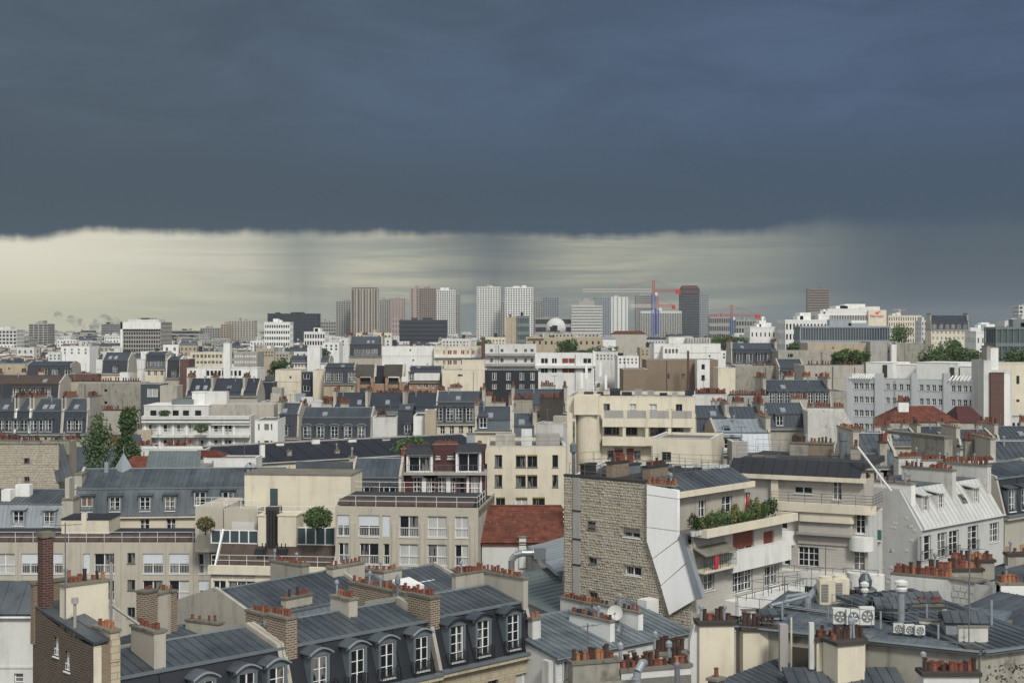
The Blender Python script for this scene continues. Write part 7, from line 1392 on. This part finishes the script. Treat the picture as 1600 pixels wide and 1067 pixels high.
# ------------------------------------------------------------------ ordinary houses between the named ones
LM = [(60, 'the rubble gable'), (180, 'the two tall trees'), (300, 'the white terraced flats'), (420, 'the pale zinc roofs'), (520, 'the arched dormers'), (620, 'the two white gables'), (720, 'the four bright dormers'), (820, 'the cream flats'), (980, 'the white terrace flats'), (1110, 'the grey plaster gable'), (1230, 'the long plaster wall'), (1430, 'the long grey residence'), (1570, 'the brick panel tower')]
LM2 = [(10, 'the pale slab at the left edge'), (60, 'the lone brown tower'), (150, 'the drifting smoke'), (220, 'the white framed block'), (290, 'the stepped grey block'), (370, 'the beige tower pair'), (435, 'the checkered white block'), (510, 'the dark irregular slab'), (570, 'the red striped tower'), (620, 'the plain pink tower'), (665, 'the two tone tower'), (765, 'the left tall white tower'), (811, 'the right tall white tower'), (868, 'the white dome'), (915, 'the stepped banded block'), (968, 'the bright white tower'), (1022, 'the tall crane'), (1078, 'the dark rounded tower'), (1143, 'the third crane'), (1200, 'the white stepped flats'), (1280, 'the lone dark tower'), (1370, 'the hotel sign'), (1410, 'the big round tree'), (1485, 'the grand cream house'), (1580, 'the edge glass office')]
def proto(i):
    R = random.Random(i * 7 + 3); W = R.uniform(7.5, 13); D = 11.0; wm = ['plaster', 'cream', 'white_grey', 'tan_plaster', 'old_plaster', 'white_paint'][i % 6]; t = thing('town_house', '', 'house'); e = t; fw_ = []
    H = 20.0; nw = int(W / 2.4)
    hs = [(W * (k + .5) / nw - .5, W * (k + .5) / nw + .5, H - 3.0 - 3.1 * q, H - 1.1 - 3.1 * q, 'fr') for k in range(nw) for q in range(3)]
    F = Frame(0, 0, 0, parent=t); part('wall', wall_mb(0, W, 0, H, hs), [wm], t); far_windows(F, hs); mb = MB(); mb.box(0, W, .25, D, 0, H - .01); part('wall', mb, [wm], t)
    kind = i % 4; hl, hr = (3.2, 1.6) if kind < 2 else (.6, 3.0)
    zb, zr = H + hl, H + hl + hr; ins = 1.1; lo, up = [('slate_far', 'zinc_far'), ('zinc_far', 'zinc_far'), ('zinc_far', 'zinc_far'), ('zinc_light', 'zinc_light')][(i // 2) % 4]
    if kind == 3: mb = MB(); mb.box(-.05, W + .05, -.05, D, H, H + .9); mb.box(W * .2, W * .7, 3, 8, H + .9, H + 3.2); part('roof', mb, [wm], t); zr = H + 1.5; zb = H + .5
    else:
        mb = MB(); mb.prism([(0, 0, H), (0, ins, zb), (0, D / 2, zr), (0, D - ins, zb), (0, D, H)], (W, 0, 0), 0); part('roof', mb, [up], t)
        mb = MB(); mb.prism([(.25, -.03, H), (.25, ins - .03, zb), (.25, ins + .1, zb + .05), (.25, .1, H)], (W - .5, 0, 0)); mb.box(-.05, W + .05, -.35, .02, H - .3, H + .02); part('roof_slope', mb, [lo], t)
        for x in (-.03, W - .27): mb = MB(); mb.prism([(x, -.02, H), (x, ins - .1, zb + .25), (x, D / 2, zr + .25), (x, D - ins, zb + .2), (x, D, H)], (.3, 0, 0)); part('party_wall', mb, ['plaster' if wm != 'white_paint' else 'white_paint'], t)
        if kind < 2:
            for k in range(nw):
                if R.random() < .85: mb = MB(); x = W * (k + .5) / nw; mb.box(x - .6, x + .6, .25, 1.6, H + .5, H + 2.2, 0); mb.box(x - .75, x + .75, .15, 1.8, H + 2.2, H + 2.4, 2); mb.box(x - .42, x + .42, .2, .248, H + .6, H + 2.05, 1); part('dormer', mb, ['white_paint', 'glass', lo], t)
    for x in ((0.02, W * .5) if R.random() < .5 else (.02,)): chimney(t, x, x + .55, 1.6 + R.random(), D - R.uniform(2, 4), zb - .5, zr + R.uniform(.6, 1.3), R.choice(['plaster', 'old_plaster', 'cream', 'brick']), R.randint(7, 12), far=True)
    for q in range(R.randint(1, 3)): c0 = R.uniform(.1, .8) * W; yy_ = R.uniform(2, 8); chimney(t, c0, c0 + R.uniform(.8, 1.8), yy_, yy_ + .6, zb - .4, (zr if kind != 3 else H + .8) + R.uniform(.2, 1.3), R.choice(['plaster', 'old_plaster', 'cream', 'dirty_white']), R.randint(2, 5), far=True)
    if kind != 3 and R.random() < .6: sk = MB(); c0 = R.uniform(.2, .7) * W; sk.hexa([(c0, 1.5, zb + .12), (c0 + .9, 1.5, zb + .12), (c0 + .9, 2.6, zb + .12 + 1.1 * hr / (D / 2)), (c0, 2.6, zb + .12 + 1.1 * hr / (D / 2)), (c0, 1.5, zb + .45), (c0 + .9, 1.5, zb + .45), (c0 + .9, 2.6, zb + .45 + 1.1 * hr / (D / 2)), (c0, 2.6, zb + .45 + 1.1 * hr / (D / 2))]); part('skylight', sk, ['zinc_light'], t)
    if R.random() < .6: chimney(t, W * .55, W * .55 + R.uniform(1.6, 3), D / 2 - .3, D / 2 + .4, zb, zr + R.uniform(.5, 1.1), 'plaster', R.randint(4, 8), far=True)
    if R.random() < .4: mb = MB(); mb.tube((W * .3, 5, zb), (W * .3, 5, zr + 3), .05, 4); mb.tube((W * .3 - .7, 5, zr + 2.8), (W * .3 + .7, 5, zr + 2.8), .03, 3); part('aerial', mb, ['grey_frame'], t)
    desc = {'plaster': 'plaster', 'cream': 'cream', 'white_grey': 'pale grey', 'tan_plaster': 'tan', 'old_plaster': 'stained plaster', 'white_paint': 'white'}[wm] + ' house with ' + {'slate_far': 'dormers in a slate roof', 'zinc_far': 'a grey zinc roof', 'zinc_light': 'a pale metal roof'}[lo] if kind != 3 else 'flat roofed %s block' % {'plaster': 'plaster', 'cream': 'cream', 'white_grey': 'pale grey', 'tan_plaster': 'tan', 'old_plaster': 'stained', 'white_paint': 'white'}[wm]
    return t, W, D, zr + .8, desc
PR = [proto(i) for i in range(18)]; used = set(); LAB = {}
def mass(mbs, x, y, W, D, zt, a, R):       # simplified houses, joined into the far mass
    k = R.randrange(7); mb = mbs; c_, s_ = cos(a), sin(a)
    st = len(mb.v); H = zt - (2.6 if k < 4 else 0)
    mb.box(0, W, 0, D, 0, H, k % 4 if k < 4 else 4 + k % 3)
    if k < 4: mb.prism([(0, 0, H), (0, 1.2, H + 1.8), (0, D / 2, zt), (0, D, H)], (W, 0, 0), 7 + R.randrange(2)); mb.box(0, .5, 2, D - 2, H, zt + 1.0, 1); mb.box(-.05, .55, 2, D - 2, zt + 1.0, zt + 1.5, 9); q_ = W * R.uniform(.4, .8); mb.box(q_, q_ + 1.4, 3, 3.6, H, zt + .6, 0); mb.box(q_, q_ + 1.4, 3, 3.5, zt + .6, zt + 1.1, 9)
    n = int(W / 2.6)
    for q in range(2):
        for i in range(n): x_ = W * (i + .5) / n; mb.box(x_ - .55, x_ + .55, -.06, -.01, H - 2.9 - q * 3.1, H - 1.2 - q * 3.1, 10, bottom=False)
    for i in range(st, len(mb.v)): p = mb.v[i]; mb.v[i] = (x + p[0] * c_ - p[1] * s_, y + p[0] * s_ + p[1] * c_, p[2])
R = random.Random(11); far = MB(); nind = 0; y = 176.0; FH = list(FOOT)
while y < 4200:
    xm = .40 * y + 20; x = -xm + R.uniform(0, 6); a = R.uniform(-.35, .35) if y > 230 else R.uniform(-.15, .15); step = 15 if y < 700 else (22 if y < 1500 else 45)
    while x < xm:
        i = R.randrange(18); pr, W, D, ht, desc = PR[i]; yy = y + R.uniform(-4, 4); dz = R.uniform(-5.5, 1.5) + (R.uniform(2, 8) if R.random() < .06 and y > 500 else 0)
        if y < 330: dz -= 1.0
        x0, x1, y0, y1 = x - 1, x + W + 1, yy - 2, yy + D + 3; ok = True
        for f in FH:
            if f[0] < x1 and f[1] > x0 and f[2] < y1 and f[3] > y0: ok = False; break
        px0, px1 = 800 + x / yy * FP, 800 + (x + W) / yy * FP
        if ok:
            for a0, a1, d_, yb in VIS:
                if d_ > yy and px0 < a1 - 1 and px1 > a0 + 1:
                    lim = CZ - (yb - HY) / FP * yy
                    if ht + dz > lim: dz = lim - ht
            if dz < -9 or (y < 215 and not (520 < px0 < 880)): ok = False
        if ok:
            if nind < 290 and y < 760 and -60 < px0 < 1640:
                o = pr if i not in used else pr.copy()
                if i in used:
                    COL.objects.link(o)
                    for ch in pr.children: c = ch.copy(); COL.objects.link(c); c.parent = o
                used.add(i); o.location = (x, yy, dz); o.rotation_euler = (0, 0, a); nind += 1; pc = (px0 + px1) / 2
                l = min(LM if yy < 400 else LM2, key=lambda q: abs(q[0] - pc)); yt = HY + (CZ - ht - dz) / yy * FP; side = 'left of' if pc < l[0] - 18 else ('right of' if pc > l[0] + 18 else ('below' if yy > 400 else 'beside'))
                row = 'nearer' if yy < 280 else ('second row' if yy < 340 else ('middle' if yy < 450 else ('farther' if yy < 580 else 'distant')))
                lab = ' '.join(('%s %s, %s %s' % (row, desc, side, l[1])).split()[:16]); LAB.setdefault(lab, []).append(o); o['label'] = lab
            elif abs(x) < xm: mass(far, x, yy, W * (1 if y < 1200 else 1.6), D, ht + dz + (R.uniform(0, 9) if y > 1200 and R.random() < .12 else 0), a, R)
        x += W + (R.uniform(.0, 1) if R.random() < .8 else R.uniform(4, 12))
        if R.random() < .12: a = R.uniform(-.35, .35)
    y += step + (R.uniform(6, 14) if R.random() < .3 else 0)
for lab, os_ in LAB.items():
    if len(os_) > 1:
        for o in os_: o['group'] = 'ordinary houses, ' + lab.split(', ')[1]
for i, q in enumerate(PR):
    if i not in used:
        for c in list(q[0].children): bpy.data.objects.remove(c)
        bpy.data.objects.remove(q[0])
o = part('distant_rooftops', far, ['plaster', 'cream', 'white_grey', 'tan_plaster', 'white_paint', 'white_grey', 'grey_concrete', 'zinc_far', 'slate_far', 'terracotta', 'glass'], None, kind='stuff'); o['label'] = 'dense mass of distant roofs and facades reaching to the skyline'; o['category'] = 'rooftops'
# trees seen between the far roofs
TR = [(1409, 506, 620, 7.5, 13, 'round', 'big round dark tree right of the blue glass office'), (1120, 524, 700, 8, 12, 'round', 'left tree of the clump below the third crane'), (1140, 522, 705, 9, 12, 'round', 'middle tree of the clump below the third crane'), (1158, 524, 700, 7, 12, 'round', 'right tree of the clump below the third crane'),
      (1452, 543, 420, 6, 11, 'wide', 'leftmost tree of the dark wood behind the long grey residence'), (1476, 538, 430, 7, 12, 'round', 'second tree of the dark wood behind the grey residence'), (1500, 542, 425, 6.5, 12, 'round', 'third tree of the dark wood behind the grey residence'), (1524, 540, 428, 7, 12, 'round', 'rightmost tree of the dark wood left of the white pillar'), (1586, 544, 430, 6, 12, 'round', 'dark tree at the right edge above the cream flats'), (1490, 528, 560, 6, 11, 'round', 'light green tree in front of the grand cream house'),
      (886, 529, 560, 6, 9, 'round', 'tree rising over the classical building roof'), (912, 543, 470, 5, 8, 'wide', 'roof garden tree above the white balcony flats'), (944, 538, 520, 7, 9, 'wide', 'broad green trees right of the classical building'), (130, 540, 640, 8, 8, 'wide', 'low dark tree line on the left skyline'), (104, 542, 650, 7, 8, 'wide', 'left end of the low dark tree line'), (1240, 533, 600, 4, 9, 'round', 'small tree in front of the white gridded office'), (745, 530, 600, 6, 7, 'wide', 'roof top trees left of the thin red chimney wall'), (500, 545, 520, 4, 6, 'round', 'tree beside the white stair tower'), (1370, 545, 470, 3, 5, 'round', 'small bush under the grey concrete wall part')]
for i, (px, py, d, r, h, k, lb) in enumerate(TR): tree(lb, px, py, d, r, h, k, n=1500, mats=('leaf_dark', 'leaf') if i % 3 else ('leaf', 'leaf_dark'), var=i % 3, leaf=.42)
# far hills and smoke
mb = MB(); N = 60; R = random.Random(5)
for i in range(N):
    xa, xb = -3900 + 7800 * i / N, -3900 + 7800 * (i + 1) / N; f = lambda x: 2 + 5 * sin(x * .0011 + 1) + 5 * sin(x * .004) + 3 * sin(x * .011)
    mb.poly([(xa, 4900, -1), (xb, 4900, -1), (xb, 5300, f(xb) + 6), (xa, 5300, f(xa) + 6)])
part('hills', mb, ['far_mass'], None, kind='structure')

# drifting smoke
def smoke(label, px, py, d, pts):
    mb = MB(); k = d / FP
    for (a, b, r) in pts:
        c = Vector(((a - px) * k, rnd.uniform(-6, 6), -(b - py) * k)); N, M_ = 10, 6; base = len(mb.v)
        rr = r * k; ring = [(rr * sin(pi * (j + .5) / M_), c.z - rr * cos(pi * (j + .5) / M_)) for j in range(M_)]; mb.lathe([(.05, c.z - rr)] + ring + [(.05, c.z + rr)], c.x, c.y, N)
    return obj('smoke', mb.mesh('smoke', ['smoke']), None, (PX(px, d), d, PZ(py, d)), label=label, kind='stuff')
m = bpy.data.materials.new('smoke'); m.use_nodes = True; V.nt = m.node_tree; m.node_tree.nodes.remove(m.node_tree.nodes['Principled BSDF']); v_ = m.node_tree.nodes.new('ShaderNodeVolumePrincipled'); v_.inputs['Color'].default_value = (.35, .38, .42, 1)
g_ = m.node_tree.nodes.new('ShaderNodeNewGeometry'); dn = sstep(noise(V(g_.outputs['Position']), .06, 4, .65), .46, .62) * .10; m.node_tree.links.new(dn.o, v_.inputs['Density']); m.node_tree.links.new(v_.outputs[0], m.node_tree.nodes['Material Output'].inputs['Volume']); MATS['smoke'] = m
smoke('ragged dark smoke trail drifting left from the grey tower', 140, 503, 2400, [(91, 492, 7), (95, 496, 5), (112, 499, 7), (119, 504, 9), (126, 502, 6), (134, 507, 6), (145, 510, 8), (152, 506, 9), (161, 500, 10), (170, 503, 10), (180, 505, 10), (150, 514, 6)])
# thin air: far blocks fade a little
h = MB(); h.box(-4100, 4100, -420, 5700, -1.5, 112.0); ho = part('haze', h, ['far_mass'], None, kind='stuff')
hm = bpy.data.materials.new('haze'); hm.use_nodes = True; nt = hm.node_tree; nt.nodes.remove(nt.nodes['Principled BSDF']); hv = nt.nodes.new('ShaderNodeVolumePrincipled'); hv.inputs['Color'].default_value = (.80, .88, .95, 1); hv.inputs['Density'].default_value = .00008; hv.inputs['Anisotropy'].default_value = .2; nt.links.new(hv.outputs[0], nt.nodes['Material Output'].inputs['Volume']); ho.data.materials.clear(); ho.data.materials.append(hm)
